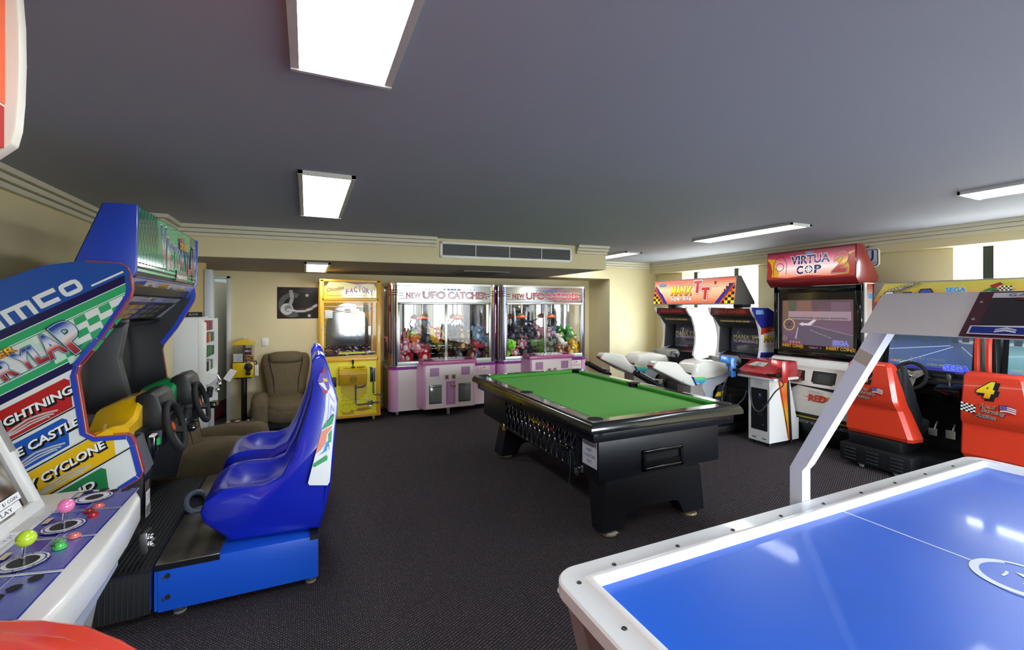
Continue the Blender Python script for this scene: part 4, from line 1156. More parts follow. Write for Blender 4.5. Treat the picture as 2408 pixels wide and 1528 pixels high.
b = MB(); c = ((cx0 + cx1) / 2, y0 - .055, .78); b.cyl(c, (c[0], c[1], .792), .026, BLACK); b.cyl((c[0], c[1], .79), (c[0], c[1], .84), .007, BLACK); b.lathe([(.009, .83), (.015, .85), (.014, .885), (.006, .895)], BLACK, (c[0], c[1], 0)); part(b, 'joystick', s_)
b = MB(); b.box(x0 + .665, x0 + .735, y0 - .002, y0 + .01, .56, .755, BLACK, .003); b.box(x0 + .155, x0 + .215, y0 - .002, y0 + .01, .52, .655, BLACK, .003); b.cyl((x0 + .70, y0 - .006, .71), (x0 + .70, y0, .71), .008, STEEL); part(b, 'coin_plate', t)
b = MB(); b.box(x0 + .06, x1 - .06, y0 + .012, y0 + .03, 1.755, 1.975, M('#e3c21a', .15, coat=.6)); p = Panel(b, (x0 + .06, y0 + .012, 1.755), (1, 0, 0), (0, 0, 1))
p.rect(0, .0, .69, .22, G(((0, '#e0c02a'), (1, '#efe0a0')), .15, coat=.6)); p.poly([(.25, .22), (.42, .185), (.58, .20), (.69, .19), (.69, .22)], M('#8a4a2c', .2)); p.poly([(0, .22), (.06, .22), (.03, .17), (0, .16)], M('#5a3a2c', .2), True); p.poly([(.64, .22), (.69, .22), (.69, .14)], M('#4a2a2c', .2), True)
p.l += 1; p.line([(.03, .03), (.64, .03), (.665, .05), (.665, .17)], .004, M('#6a4a1c', .2)); p.line([(.03, .03), (.03, .17)], .004, M('#6a4a1c', .2))
p.text('Chocolate', .15, .10, .05, M('#7a3a18', .2), w=.22, sh=.3, rot=10, off=.012); 
for i, ch in enumerate('FACTORY'): p.text(ch, .30 + i * .054, .055 + .03 * math.sin(i * .55), .085 - .012 * abs(i - 3) * .5, G(((0, '#5a2258'), (.5, '#8a3f86'), (1, '#b58ab8')), .2), w=.047, off=.03, out=[(.02, M('#f2ead0', .2), .002, -.002)])
part(b, 'header_sign', t, 'yellow header with brown and purple lettering')
gl = glass('cabinet_glass', (1, 1, 1), .022)
b = MB(); b.box(x0 + .06, x1 - .06, y0 + .022, y0 + .026, .915, 1.71, gl); part(b, 'front_pane', t)
b = MB()
for q in ((x0 + .03, x0 + .055), (x1 - .055, x1 - .03)): b.box(q[0], q[1], y0 + .03, y0 + .06, .915, 1.71, CY)
for z in (.915, 1.685): b.box(x0 + .03, x1 - .03, y0 + .003, y0 + .02, z, z + .025, CY)
b.cyl((x0 + .04, y0 - .004, 1.32), (x0 + .04, y0, 1.32), .012, CHROME); part(b, 'window_frame', t)
for sx in (x0 + .015, x1 - .02):
    b = MB(); b.box(sx, sx + .004, y0 + .05, y1 - .05, .915, 1.97, gl); part(b, 'side_pane', t)
b = MB(); b.box(x0 + .04, x1 - .04, y1 - .03, y1 - .025, .90, 1.97, M('#8f9292', .06, 1.0, name='mirror_back'))
p = Panel(b, (x0 + .04, y1 - .03, .90), (1, 0, 0), (0, 0, 1), eps=.001); w = .73; yb = M('#b59a1e', .5); yk = M('#5a4a10', .6)
arch = [(w * .5 + .30 * math.cos(R(a)) + (.02 if a < 90 else 0), .42 + .36 * math.sin(R(a))) for a in range(0, 181, 15)]
p.poly([(0, 1.07), (0, 0), (.06, 0)] + [(max(.06, q[0]), q[1]) for q in arch[::-1]] + [(w, .42), (w, 1.07)], yb)
for q in arch[3:]:
    d = (q[0] - w * .5, q[1] - .42); L = math.hypot(*d); p.line([q, (q[0] + d[0] / L * .08, q[1] + d[1] / L * .08)], .005, yk, True)
for z in (.1, .2, .3): p.line([(0, z), (.07, z)], .004, yk, True)
for i in range(8): p.line([(.02 + .09 * i, 1.0), (.02 + .09 * i, .86)], .004, yk, True)
p.line([(0, .93), (w, .93)], .004, yk, True)
part(b, 'mirror_back', t)
b = MB(); b.cyl((x0 + .08, y0 + .06, 1.94), (x1 - .08, y0 + .06, 1.94), .014, M('#fff6ea', .4, emit=9.0, name='lit_tube')); part(b, 'lamp_tube', t)
b = MB()
for z, yy in ((1.63, 6.85), (1.56, 7.0)): b.cyl((x0 + .04, yy, z), (x1 - .04, yy, z), .008, STEEL)
b.box(x0 + .60, x0 + .68, 6.83, 6.95, 1.55, 1.66, M('#55544e', .4, .5)); b.cyl((x0 + .52, 6.9, 1.62), (x0 + .55, 6.9, 1.26), .004, STEEL); b.box(x0 + .41, x0 + .53, 6.80, 6.81, 1.52, 1.6, M('#dcd8c8', .4), .002)
for s in (-1, 1): b.tube([(x0 + .55, 6.9, 1.26), (x0 + .55 + s * .05, 6.9, 1.22), (x0 + .55 + s * .04, 6.9, 1.14)], .005, CHROME)
b.box(x0 + .07, x0 + .17, y0 + .06, y0 + .08, 1.47, 1.58, M('#dcdcd8', .4), .003)
part(b, 'crane_arm', t)
b = MB(); b.box(x0 + .04, x1 - .04, y0 + .03, y1 - .03, .89, .905, M('#3a3a3c', .6)); b.box(x0 + .22, x1 - .05, y0 + .05, y0 + .056, .905, 1.0, glass('tray_acrylic', (.95, .95, .97), .15)); b.box(x0 + .22, x0 + .226, y0 + .05, y0 + .25, .905, 1.0, glass('tray_acrylic'))
b.box(x0 + .25, x0 + .60, y0 + .046, y0 + .05, .965, .99, M('#d3cf1e', .4)); b.box(x0 + .61, x1 - .07, y0 + .046, y0 + .05, .975, .99, M('#d8d6cc', .4)); part(b, 'prize_tray', t)
for x in (x0 + .09, x1 - .09):
    for y in (y0 + .09, y1 - .12):
        b = MB(); b.cyl((x - .014, y, .032), (x + .014, y, .032), .032, M('#b3a427', .5), n=18); b.box(x - .02, x + .02, y - .02, y + .02, .045, .075, STEEL); part(b, 'caster', t)
# wrapped chocolates
cho = []
for col in ('#27418f', '#8a2a2a', '#c9a82a', '#d8d6d2', '#3a2a22'):
    b = MB(); f = M(col, .25, .35, coat=.4)
    b.box(-.022, .022, -.012, .012, 0, .016, f, .005); b.prism([(.020, 0), (.036, -.012), (.036, .012)], 'z', .006, .010, f); b.prism([(-.020, 0), (-.036, .012), (-.036, -.012)], 'z', .006, .010, f)
    cho.append((col, build(b, 'chocolate_bar')))
names = {'#27418f': 'blue', '#8a2a2a': 'dark red', '#c9a82a': 'gold', '#d8d6d2': 'silver', '#3a2a22': 'brown'}
rnd = random.Random(11); used = set()
for i in range(95):
    col, src = cho[rnd.choice((0, 0, 1, 2, 3, 4))]
    o = src if col not in used else src.copy()
    if col in used: COL.objects.link(o)
    used.add(col)
    gx_, gy_ = rnd.uniform(x0 + .08, x1 - .09), rnd.uniform(y0 + .10, y1 - .10)
    if gx_ < x0 + .24 and gy_ < y0 + .28: gy_ += .3
    hgt = .908 + .11 * (.35 + .65 * (gy_ - y0) / .7) * rnd.uniform(.45, 1)
    o.location = (gx_, gy_, hgt); o.rotation_euler = (rnd.uniform(-.6, .6), rnd.uniform(-.6, .6), rnd.uniform(0, 6.28))
    tag(o, '%s foil wrapped chocolate heaped inside the yellow crane machine' % names[col], 'chocolate', '%s wrapped chocolates in the yellow crane' % names[col])

# ------------------------------------------------------------------ claw machines with plush toys
def claw_machine(label):
    t = thing('claw_machine', label, 'claw machine', (1.965, 7.0, 0), group='pink and chrome claw machines')
    x0, x1, yf, yb = 1.10, 2.83, 6.78, 7.42
    pink = M('#d9a0c6', .35, name='pink_panel', coat=.2); crm = M('#e6d6cf', .4, name='pale_pink_panel'); dpk = M('#b45f8b', .35, coat=.2); pur = M('#8a2f8c', .2, coat=.5)
    alu = M('#b9b9b4', .28, .9, name='bright_aluminium'); side = M('#aba394', .45)
    r = .13
    def corner(cx, sgn, rr, n=10):   # quarter turn of the rounded front corner
        return [(cx + sgn * rr * math.sin(R(a)), yf + r - rr * math.cos(R(a))) for a in [90 * i / n for i in range(n + 1)]]
    def plan(inset=0):
        L = corner(x0 + r, -1, r - inset)[::-1]; Q = corner(x1 - r, 1, r - inset)
        return [(x0 + inset, yb)] + L + Q + [(x1 - inset, yb)]
    b = MB(); b.prism(plan(.004), 'z', .075, .69, crm)
    b.box(x0 + .004, x0 + .005, yf + r, yb, .075, .69, side)
    part(b, 'base_cabinet', t)
    for cx, sg in ((x0 + r, -1), (x1 - r, 1)):
        b = MB(); c = corner(cx, sg, r + .001)
        b.loft([[(x, y, z) for x, y in c] for z in (.07, .69)], pink, cap=False, wrap=False); part(b, 'corner_panel', t, 'pink rounded corner')
        b = MB(); c = corner(cx, sg, r); cols = ['#c9a24a', '#8a2f2c', '#d9d9d6', '#2a3a8c', '#c5c5c8', '#a32a5a', '#e2e2e0', '#39408f', '#d5d5d5', '#9c9ca0']  # coloured strips paint the reflections seen in the plain chrome
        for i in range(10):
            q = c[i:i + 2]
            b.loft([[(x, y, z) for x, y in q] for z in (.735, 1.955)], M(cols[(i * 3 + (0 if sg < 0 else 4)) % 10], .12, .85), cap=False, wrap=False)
        for z in (1.80, 1.835, 1.87):
            cc = corner(cx, sg, r + .002); b.loft([[(x, y, z + d) for x, y in cc] for d in (0, .014)], M('#5a1c24', .3), cap=False, wrap=False)
        part(b, 'corner_column', t, 'chrome corner column with reflections painted as streaks')
    b = MB(); b.prism(plan(-.004), 'z', .69, .735, pur); b.prism(plan(-.008), 'z', .735, .75, alu); part(b, 'band', t); b = MB(); b.prism(plan(-.004), 'z', 1.955, 1.985, alu); part(b, 'top_band', t)
    b = MB(); b.prism(plan(.01), 'z', 1.945, 1.955, M('#8f8f8a', .5)); part(b, 'roof', t)
    # window frame
    a, c = x0 + r - .01, x1 - r + .01
    b = MB()
    for q in ((a, a + .035), (c - .035, c)): b.box(q[0], q[1], yf - .004, yf + .03, .75, 1.69, alu, .004)
    b.box(a, c, yf - .006, yf + .04, .75, .81, M('#d5d5d2', .3, .3), .006); b.box(a, c, yf - .004, yf + .03, 1.665, 1.70, alu, .004)
    m_ = (a + c) / 2; b.box(m_ - .022, m_ + .022, yf - .002, yf + .02, .80, 1.67, alu, .003)
    part(b, 'window_frame', t)
    for q in ((a + .035, m_ - .022), (m_ + .022, c - .035)):
        b = MB(); b.box(q[0], q[1], yf + .008, yf + .012, .81, 1.666, gl); part(b, 'front_pane', t)
    for sx in (x0 + .006, x1 - .01):
        b = MB(); b.box(sx, sx + .004, yf + r, yb - .03, .76, 1.95, gl) ; part(b, 'side_pane', t)
    b = MB(); g = []
    for i in range(25):
        u = i / 24; bow = .05 * math.sin(u * PI * 2) ** 2
        g.append([(x0 + .02 + (x1 - x0 - .04) * u, yb - .03 - bow, z) for z in (.78, 1.2, 1.95)])
    b.sheet(g, M('#8f9292', .06, 1.0, name='mirror_sheet')); part(b, 'mirror_back', t, sharp=80)
    b = MB(); b.box(x0 + .015, x1 - .015, yf + .03, yb - .02, .752, .77, M('#6b6560', .7)); part(b, 'prize_floor', t)
    b = MB(); cw_ = m_
    for q in (cw_ - .22, cw_ + .22): b.box(q - .003, q + .003, yf + .05, yf + .30, .77, 1.05, glass('chute_acrylic', (.86, .88, .86), .14))
    b.box(cw_ - .22, cw_ + .22, yf + .297, yf + .303, .77, 1.05, glass('chute_acrylic')); part(b, 'prize_chute', t)
    # header
    b = MB(); b.box(a, c, yf + .0, yf + .03, 1.70, 1.955, M('#a9acb0', .12, .85)); p = Panel(b, (a, yf, 1.70), (1, 0, 0), (0, 0, 1), eps=.0008); W = c - a
    rd = M('#b23a44', .25, coat=.4); dr = M('#6d1a20', .25)
    for z in (.09, .125): p.rect(.02, z, .085, z + .011, BLACK, True); p.rect(W - .085, z, W - .02, z + .011, BLACK, True)
    p.rect(.02, .048, .37, .058, dr, True); p.l += 1
    for i in range(5): 
        for cx in (.42 + .055 * i, .98 + .055 * i):
            p.poly([(cx + (.014 if k % 2 == 0 else .006) * math.sin(k * PI / 5), .195 + (.014 if k % 2 == 0 else .006) * math.cos(k * PI / 5)) for k in range(10)], M('#2f6fb8', .25), True)
    for i, w_ in enumerate((.03, .045, .05, .04, .05)): p.poly([(.70 + i * .055, .182), (.70 + i * .055 + w_, .182), (.705 + i * .055 + w_, .208), (.705 + i * .055, .208)], M('#3a6fae', .25), True)
    p.l += 1
    p.text('NEW', .235, .07, .075, rd, w=.22, off=.035, sp=1.1, out=[(.02, dr, .003, -.003)])
    p.text('UFO', .555, .055, .105, rd, w=.36, off=.04, out=[(.03, M('#d9d4d2', .25), 0, 0)]); p.text('CATCHER', 1.10, .055, .105, rd, w=.66, off=.04, out=[(.03, M('#d9d4d2', .25), 0, 0)])
    for x_, w_ in ((.555, .36), (1.10, .66)): p.rect(x_ - w_ / 2, .098, x_ + w_ / 2, .104, M('#e6e2e0', .25), True)
    for x in (.01, W / 2, W - .01):
        for z in (.012, .243): p.disc(x, z, .006, M('#4a4a4a', .4), 8, keep=True)
    part(b, 'header_sign', t, 'mirrored header with red lettering')
    b = MB(); b.cyl((a + .1, yf + .06, 1.92), (c - .1, yf + .06, 1.92), .014, M('#fff6ea', .4, emit=9.0, name='lit_tube')); part(b, 'lamp_tube', t)
    # claws
    for cx, cy, zc in ((m_ - .30, yf + .32, 1.50), (m_ + .28, yf + .30, 1.50)):
        b = MB(); b.cyl((cx, cy, zc), (cx, cy, 1.94), .018, alu); b.cyl((cx - .10, cy, 1.93), (cx + .10, cy, 1.93), .02, STEEL)
        b.lathe([(.02, .06), (.05, .045), (.075, .02), (.085, 0), (.06, -.02), (.03, -.035)], M('#b9814c', .3, .5), (cx, cy, zc - .05)); b.torus((cx, cy, zc - .05), .082, .012, (0, 0, 1), M('#c9463a', .3, emit=.4), 18, 6)
        cb = M('#2a4a86', .3, .3)
        for s in (-1, 1): b.tube([(cx + s * .05, cy, zc - .07), (cx + s * .125, cy, zc - .15), (cx + s * .09, cy, zc - .22), (cx + s * .035, cy, zc - .27)], .011, cb, 6)
        part(b, 'crane_claw', t)
    # protruding console
    q0, q1, yc = 1.50, 2.40, 6.52
    b = MB(); b.prism([(q0, yf + .02), (q0 + .05, yc + .02), (q0 + .075, yc), (q1 - .075, yc), (q1 - .05, yc + .02), (q1, yf + .02)], 'z', .12, .77, pink, .006); 
    p = Panel(b, (q0, yc, .12), (1, 0, 0), (0, 0, 1), eps=.001); W = q1 - q0
    p.rrect(.085, .01, W - .085, .645, .012, crm); 
    for x in (.14, W - .28): p.rect(x, .48, x + .14, .605, M('#a8799c', .45), True)
    for x in (.365, W - .43): p.rect(x, .425, x + .065, .495, M('#b08a7a', .4), True)
    p.l += 1
    for x in (.385, W - .41): p.rect(x, .44, x + .025, .48, M('#5a2f2a', .4), True)
    p.rect(.385, .05, W - .37, .40, M('#bb82ac', .4)); p.rect(.41, .085, W - .395, .37, M('#c48cb6', .4)); p.line([(.41, .085), (W - .395, .085), (W - .395, .37), (.41, .37), (.41, .085)], .003, M('#5a3a52', .4))
    p.disc(.455, .335, .008, CHROME, 12, keep=True); p.rect(.475, .30, .535, .335, M('#b5683c', .4), True)
    part(b, 'console', t)
    for x in (.13, W - .32):
        b = MB(); b.box(q0 + x, q0 + x + .19, yc - .006, yc, .20, .475, M('#3c3d3c', .3, coat=.3), .002)
        b.box(q0 + x + .008, q0 + x + .182, yc - .012, yc - .006, .215, .44, M('#70716d', .2, coat=.6), .003); b.box(q0 + x + .01, q0 + x + .18, yc - .014, yc - .004, .445, .462, STEEL, .003); part(b, 'prize_door', t, 'grey flap door for prizes')
    b = MB(); b.prism([(yf + .01, .845), (yc - .005, .825), (yc - .012, .815), (yc - .012, .77), (yf + .01, .77)], 'x', q0 + .03, q1 - .03, dpk, .008)
    b.prism([(yf, .849), (yc + .05, .832), (yc + .05, .828), (yf, .845)], 'x', q0 + .22, q1 - .22, M('#d9d4cf', .3))
    for x in (q0 + .10, q0 + .16, q1 - .16, q1 - .10): b.cyl((x, yc + .09, .83), (x, yc + .09, .846), .026, BLACK, n=14)
    for x in (q0 + .32, q0 + .38, q1 - .38, q1 - .32): b.cyl((x, yc + .13, .835), (x, yc + .13, .862), .008, CHROME, n=8); b.ball((x, yc + .13, .866), .012, BLACK, 8, 6)
    part(b, 'control_top', t, 'dark pink control top with buttons')
    b = MB(); b.box(x1 - .36, x1 - .16, yf - .002, yf + .004, .60, .685, crm, .001); b.cyl((x1 - .29, yf - .006, .645), (x1 - .29, yf, .645), .008, CHROME); b.box(x1 - .26, x1 - .22, yf - .004, yf, .655, .665, BLACK); part(b, 'service_hatch', t)
    for x, y in ((x0 + .13, yf + .10), (x1 - .13, yf + .10), (m_ - .02, yc + .10), (x0 + .13, yb - .12), (x1 - .13, yb - .12)):
        b = MB(); b.cyl((x - .018, y, .036), (x + .018, y, .036), .036, CASTER, n=18); b.box(x - .022, x + .022, y - .01, y + .03, .04, .12 if y < yf else .08, STEEL); part(b, 'caster', t)
    return t
cl1 = claw_machine('pink claw machine with chrome corners beside the yellow chocolate crane, full front in view')
cl2 = dup(cl1, (1.965 + 1.745, 7.0, 0), 0, 'pink claw machine nearer the recess corner, base hidden behind the pool table')

def plush(kind, col, col2):
    b = MB(); m1 = M(col, .9, name='plush_' + kind, bump=.4, bscale=120); m2 = M(col2, .9, name='plush_trim')
    if kind in ('bear', 'bunny', 'cat', 'elephant'):
        b.ball((0, 0, .075), (.062, .055, .075), m1); b.ball((0, -.01, .175), (.058, .052, .052), m1); b.ball((0, -.056, .163), (.026, .022, .02), m2, 10, 7)
        for s in (-1, 1):
            b.ball((s * .065, -.02, .10), (.024, .03, .05), m1, 10, 7); b.ball((s * .045, -.045, .022), (.028, .048, .024), m1, 10, 7)
            if kind == 'bear': b.ball((s * .045, .0, .222), (.02, .012, .02), m1, 10, 7)
            if kind == 'cat': b.loft([[(s * .05, 0, .20), (s * .02, 0, .222), (s * .035, .01, .215)], [(s * .052, 0, .255)] * 3], m1)
            if kind == 'bunny': b.ball((s * .028, .005, .265), (.015, .01, .06), m1, 10, 7)
            if kind == 'elephant': b.ball((s * .075, .01, .185), (.035, .01, .042), m1, 10, 7)
            b.ball((s * .022, -.055, .188), .007, BLACK, 6, 4)
        b.ball((0, -.05, .07), (.035, .012, .045), m2, 10, 7)
    elif kind == 'octopus':
        b.ball((0, 0, .11), (.075, .07, .075), m1)
        for k in range(6):
            a = k * PI / 3; b.tube([(.04 * math.cos(a), .04 * math.sin(a), .07), (.09 * math.cos(a), .09 * math.sin(a), .03), (.12 * math.cos(a), .12 * math.sin(a), .045)], .022, m1, 8, r1=.012)
        for s in (-1, 1): b.ball((s * .028, -.064, .125), .013, M('#f0f0ee', .5), 8, 6); b.ball((s * .028, -.075, .125), .006, BLACK, 6, 4)
    else:   # ball shaped fuzzy toy
        b.ball((0, 0, .075), .08, m1)
        for k in range(14):
            a = k * 2.4; z = -.8 + 1.6 * k / 14; q = math.sqrt(1 - z * z); b.ball((.07 * q * math.cos(a), .07 * q * math.sin(a), .075 + .07 * z), .026, m1, 8, 5)
        for s in (-1, 1): b.ball((s * .03, -.09, .10), .012, M('#f0f0ee', .5), 8, 6); b.ball((s * .03, -.101, .10), .006, BLACK, 6, 4)
    return build(b, 'plush_' + kind, 70)
PL = {}
def put_toys(spec, cx0, mach, grp, seed):
    rnd = random.Random(seed); placed = []
    for (u0, u1, n, choices) in spec:
        for i in range(n):
            kind, col, col2, word = rnd.choice(choices)
            key = (kind, col, col2)
            if key in PL: o = PL[key].copy(); COL.objects.link(o)
            else: o = PL[key] = plush(*key)
            for tr in range(60):
                u = u0 + (u1 - u0) * rnd.random(); d = rnd.random()
                y = 6.865 + .42 * d; x = cx0 + .13 + (1.73 - .26) * u
                lev = 0 if tr < 25 else 1 if tr < 45 else 2
                z = .775 + lev * .15
                if abs(u - .5) < .19 and y < 7.16: continue
                if all((x - q[0]) ** 2 + (y - q[1]) ** 2 + ((z - q[2]) * .9) ** 2 > .155 ** 2 for q in placed): break
            placed.append((x, y, z))
            o.location = (x, y, z); s = rnd.uniform(.9, 1.15); o.scale = (s, s, s)
            o.rotation_euler = (rnd.uniform(-.7, .3), rnd.uniform(-.5, .5), rnd.uniform(-.9, .9))
            tag(o, '%s plush %s heaped inside the claw machine %s' % (word, {'fuzzball': 'ball', }.get(kind, kind), mach), 'plush toy', '%s plush %s toys %s' % (word, kind, grp))
A = ('bear', '#d87f92', '#f0d8d8', 'pink'); Bn = ('bunny', '#d98a9a', '#f2e2e2', 'rose'); O_ = ('fuzzball', '#e07a16', '#e07a16', 'orange'); Lm = ('fuzzball', '#7fcf2a', '#a8d83a', 'lime'); Rd = ('bear', '#b3202c', '#e8c8b8', 'red'); Gy = ('elephant', '#8d99a6', '#c9d2d8', 'grey')
Br = ('bear', '#4f2e20', '#b88a5c', 'dark brown'); Br2 = ('cat', '#6d4a30', '#c9a878', 'brown'); Oc = ('octopus', '#c92f44', '#c92f44', 'crimson'); Lv = ('bunny', '#9a7fc2', '#d8c8e8', 'lilac'); Bl = ('elephant', '#7f9cb8', '#c8d8e6', 'pale blue'); Yl = ('bear', '#d3a826', '#f2e2a8', 'yellow'); Nv = ('cat', '#2c3038', '#6a7078', 'charcoal'); Pu = ('octopus', '#6d1f8a', '#6d1f8a', 'purple'); Gr = ('cat', '#2f8a3a', '#c8d88a', 'green'); Wh = ('bear', '#d8d2c4', '#f2eee6', 'white'); Mv = ('bear', '#a37a86', '#d8b8be', 'mauve')
put_toys(((.0, .22, 9, (A, Bn, Rd, Gy, Gy)), (.08, .24, 3, (O_, Lm)), (.2, .38, 9, (Rd, A, Yl, Nv, Bn)), (.36, .62, 7, (Yl, Br2, Nv, Rd)), (.62, .82, 9, (Br, Br2, Gy, Wh, Br)), (.78, 1.0, 10, (Oc, Lv, Bl, Br, Bl))), 1.10, 'beside the yellow crane', 'in the first claw machine', 4)
put_toys(((.0, .10, 4, (Lm, Lm, Gy)), (.06, .24, 9, (Pu, Yl, Nv, Rd, A)), (.22, .42, 10, (Nv, Nv, Br2, Wh, Gr)), (.40, .64, 8, (Mv, Br2, A, Lm, Mv)), (.62, .82, 9, (Rd, Mv, Bl, Wh, Br2)), (.80, 1.0, 10, (Gr, Yl, Br, Br2, Wh))), 2.845, 'near the recess corner', 'in the second claw machine', 9)

# ------------------------------------------------------------------ pool table
t = thing('pool_table', 'black coin operated pool table with bright green cloth', 'pool table', (2.53, 3.83, 0))
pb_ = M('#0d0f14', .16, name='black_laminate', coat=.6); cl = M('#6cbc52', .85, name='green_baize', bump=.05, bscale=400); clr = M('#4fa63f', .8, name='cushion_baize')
X0, X1, Y0, Y1 = 1.785, 3.285, 2.60, 5.07
ZT = .82
b = MB()
b.box(X0 + .115, X1 - .115, Y0 + .115, Y1 - .115, .74, .782, cl); part(b, 'playing_bed', t, 'green cloth bed')
b = MB(); rw = .115
prof = [(0, .745), (0, .775), (.018, .81), (.03, ZT), (rw, ZT), (rw, .745)]
def ring_loft(prof, m):
    rings = []
    for sx, sy in ((0, 0), (1, 0), (1, 1), (0, 1)):
        rings.append([((X0 + d) if sx == 0 else (X1 - d), (Y0 + d) if sy == 0 else (Y1 - d), z) for d, z in prof])
    b.loft(rings, m, closed=True)
ring_loft(prof, pb_)
p = Panel(b, (X0, Y0, ZT), (1, 0, 0), (0, 1, 0), eps=.0006)
p.poly([(.07, .52), (.105, .50), (.108, .56), (.085, .59)], M('#c9c4b8', .4)); p.poly([(1.33, .05), (1.43, .04), (1.45, .09), (1.36, .10)], M('#6d1418', .2))
wr = M('#e4e2de', .3); p.rect(1.445, .30, 1.475, .62, wr); p.rect(1.44, .98, 1.47, 1.30, wr)
part(b, 'rail', t, 'glossy black rail')
b = MB(); px = [(X0 + rw, Y0 + rw), (X0 + rw, (Y0 + Y1) / 2), (X0 + rw, Y1 - rw), (X1 - rw, Y0 + rw), (X1 - rw, (Y0 + Y1) / 2), (X1 - rw, Y1 - rw)]
cw2 = .045
def cushion(ax, a0, a1, base, inw):
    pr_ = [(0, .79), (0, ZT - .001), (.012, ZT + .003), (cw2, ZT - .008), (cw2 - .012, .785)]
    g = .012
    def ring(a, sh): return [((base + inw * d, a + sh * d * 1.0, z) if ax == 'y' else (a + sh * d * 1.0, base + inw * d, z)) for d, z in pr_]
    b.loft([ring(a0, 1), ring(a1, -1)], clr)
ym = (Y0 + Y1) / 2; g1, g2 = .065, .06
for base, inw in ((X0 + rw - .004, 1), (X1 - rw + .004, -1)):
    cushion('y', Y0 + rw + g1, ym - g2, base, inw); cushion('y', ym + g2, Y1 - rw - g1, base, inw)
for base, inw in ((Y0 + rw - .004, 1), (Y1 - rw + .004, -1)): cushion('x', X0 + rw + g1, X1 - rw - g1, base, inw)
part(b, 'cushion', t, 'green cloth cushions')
for i, (x, y) in enumerate(px):
    b = MB(); sx = 1 if x > 2.5 else -1; sy = 0 if abs(y - ym) < .1 else (1 if y > ym else -1)
    cx, cy = x + sx * .006, y + sy * .006
    b.cyl((cx, cy, .70), (cx, cy, ZT + .0015), .062, M('#050505', .9), n=24); 
    arc = [(cx + .062 * math.cos(a), cy + .062 * math.sin(a), ZT - .004) for a in [math.atan2(sy, sx) + R(d) for d in range(-130, 131, 20)]]
    b.tube(arc, .007, M('#1a1a1a', .35, .4), 6); part(b, 'pocket', t)
b = MB(); b.box(X0 + .05, X1 - .05, Y0 + .05, Y1 - .05, .665, .746, M('#10131b', .3, name='black_apron', coat=.2), .006); part(b, 'apron', t)
bx0, bx1, by0, by1 = 1.90, 3.09, 2.68, 4.98; D0, D1 = 2.93, 4.31
cab = M('#11141d', .38, name='black_cabinet')
b = MB(); b.box(bx0, bx1, by0, D0, .37, .668, cab, .004); b.box(bx0, bx1, D1, by1, .37, .668, cab, .004); b.box(bx0 + .10, bx1, D0, D1, .37, .668, cab); b.box(bx0, bx0 + .10, D0, D1, .37, .385, cab); part(b, 'cabinet', t)
# ball return mouth
b = MB(); q0, q1, z0, z1 = 2.29, 2.69, .392, .552
for (a0, a1, c0, c1) in ((q0, q1, z1 - .03, z1), (q0, q1, z0, z0 + .03), (q0, q0 + .035, z0, z1), (q1 - .035, q1, z0, z1)): b.box(a0, a1, by0 - .022, by0 + .002, c0, c1, GLOSSBLACK, .009, 3)
b.box(q0 + .02, q1 - .02, by0 - .004, by0 - .002, z0 + .02, z1 - .02, M('#020203', .8)); b.prism([(by0 - .003, .425), (by0 - .014, .425), (by0 - .016, .455), (by0 - .003, .465)], 'x', q0 + .035, q1 - .035, M('#0a0c10', .3)); part(b, 'ball_return', t)
# price sign
b = MB(); b.box(bx0 - .003, bx0, 2.70, 2.885, .455, .65, M('#d9dade', .5)); p = Panel(b, (bx0 - .003, 2.885, .455), (0, -1, 0), (0, 0, 1)); bl = M('#2a5a9a', .5)
p.line([(.008, .008), (.177, .008)], .0015, M('#8a3a4a', .5), True); p.line([(.177, .008), (.177, .187)], .0015, M('#8a3a4a', .5), True)
for i, s in enumerate(('$2 PER PLAY', 'INSERT', '2 x $1.00 COINS', 'ONLY')): p.text(s, .092, .148 - i * .041, .023, bl, w=(.125, .075, .145, .06)[i], off=.012)
part(b, 'price_sign', t, 'white price sign with blue lettering')
# steel mesh ball door
b = MB(); b.box(bx0 - .022, bx0, D0 - .01, D1 + .01, .365, .385, BLACK, .003); b.box(bx0 - .018, bx0, D0 - .012, D0 + .008, .37, .665, M('#30343c', .3, .6)); b.box(bx0 - .018, bx0, D1 - .008, D1 + .012, .37, .665, BLACK); part(b, 'door_frame', t)
b = MB()
for k in range(16):
    y = D0 + .0 + k * .092
    for s in (1, -1):
        pts = []
        for i in range(9):
            z = .385 + .275 * i / 8; yy = y + s * .10 * (i / 8 - .5) + .012 * math.sin(i * PI / 2)
            pts.append((bx0 - .008 + .004 * s, min(max(yy, D0), D1), z))
        b.tube(pts, .0042, CHROME, 6)
part(b, 'wire_mesh', t, 'chrome wire mesh door')
b = MB(); b.box(bx0 - .05, bx0 - .01, 3.03, 3.16, .50, .53, GLOSSBLACK, .006); part(b, 'door_handle', t)
b = MB(); b.box(bx0 + .002, bx0 + .10, D0 + .01, D1 - .01, .53, .54, M('#1a1a1c', .5)); part(b, 'ball_shelf', t)
for y, rz, ax in ((2.72, 0, 0), (4.33, 0, 1)):
    pass
b = MB(); b.box(bx0 - .012, bx0, 2.87, 2.90, .375, .43, STEEL, .003); b.box(bx0 - .016, bx0 - .012, 2.878, 2.892, .39, .42, CHROME); part(b, 'hasp', t)
lg = M('#14161d', .2, name='black_leg', coat=.5)
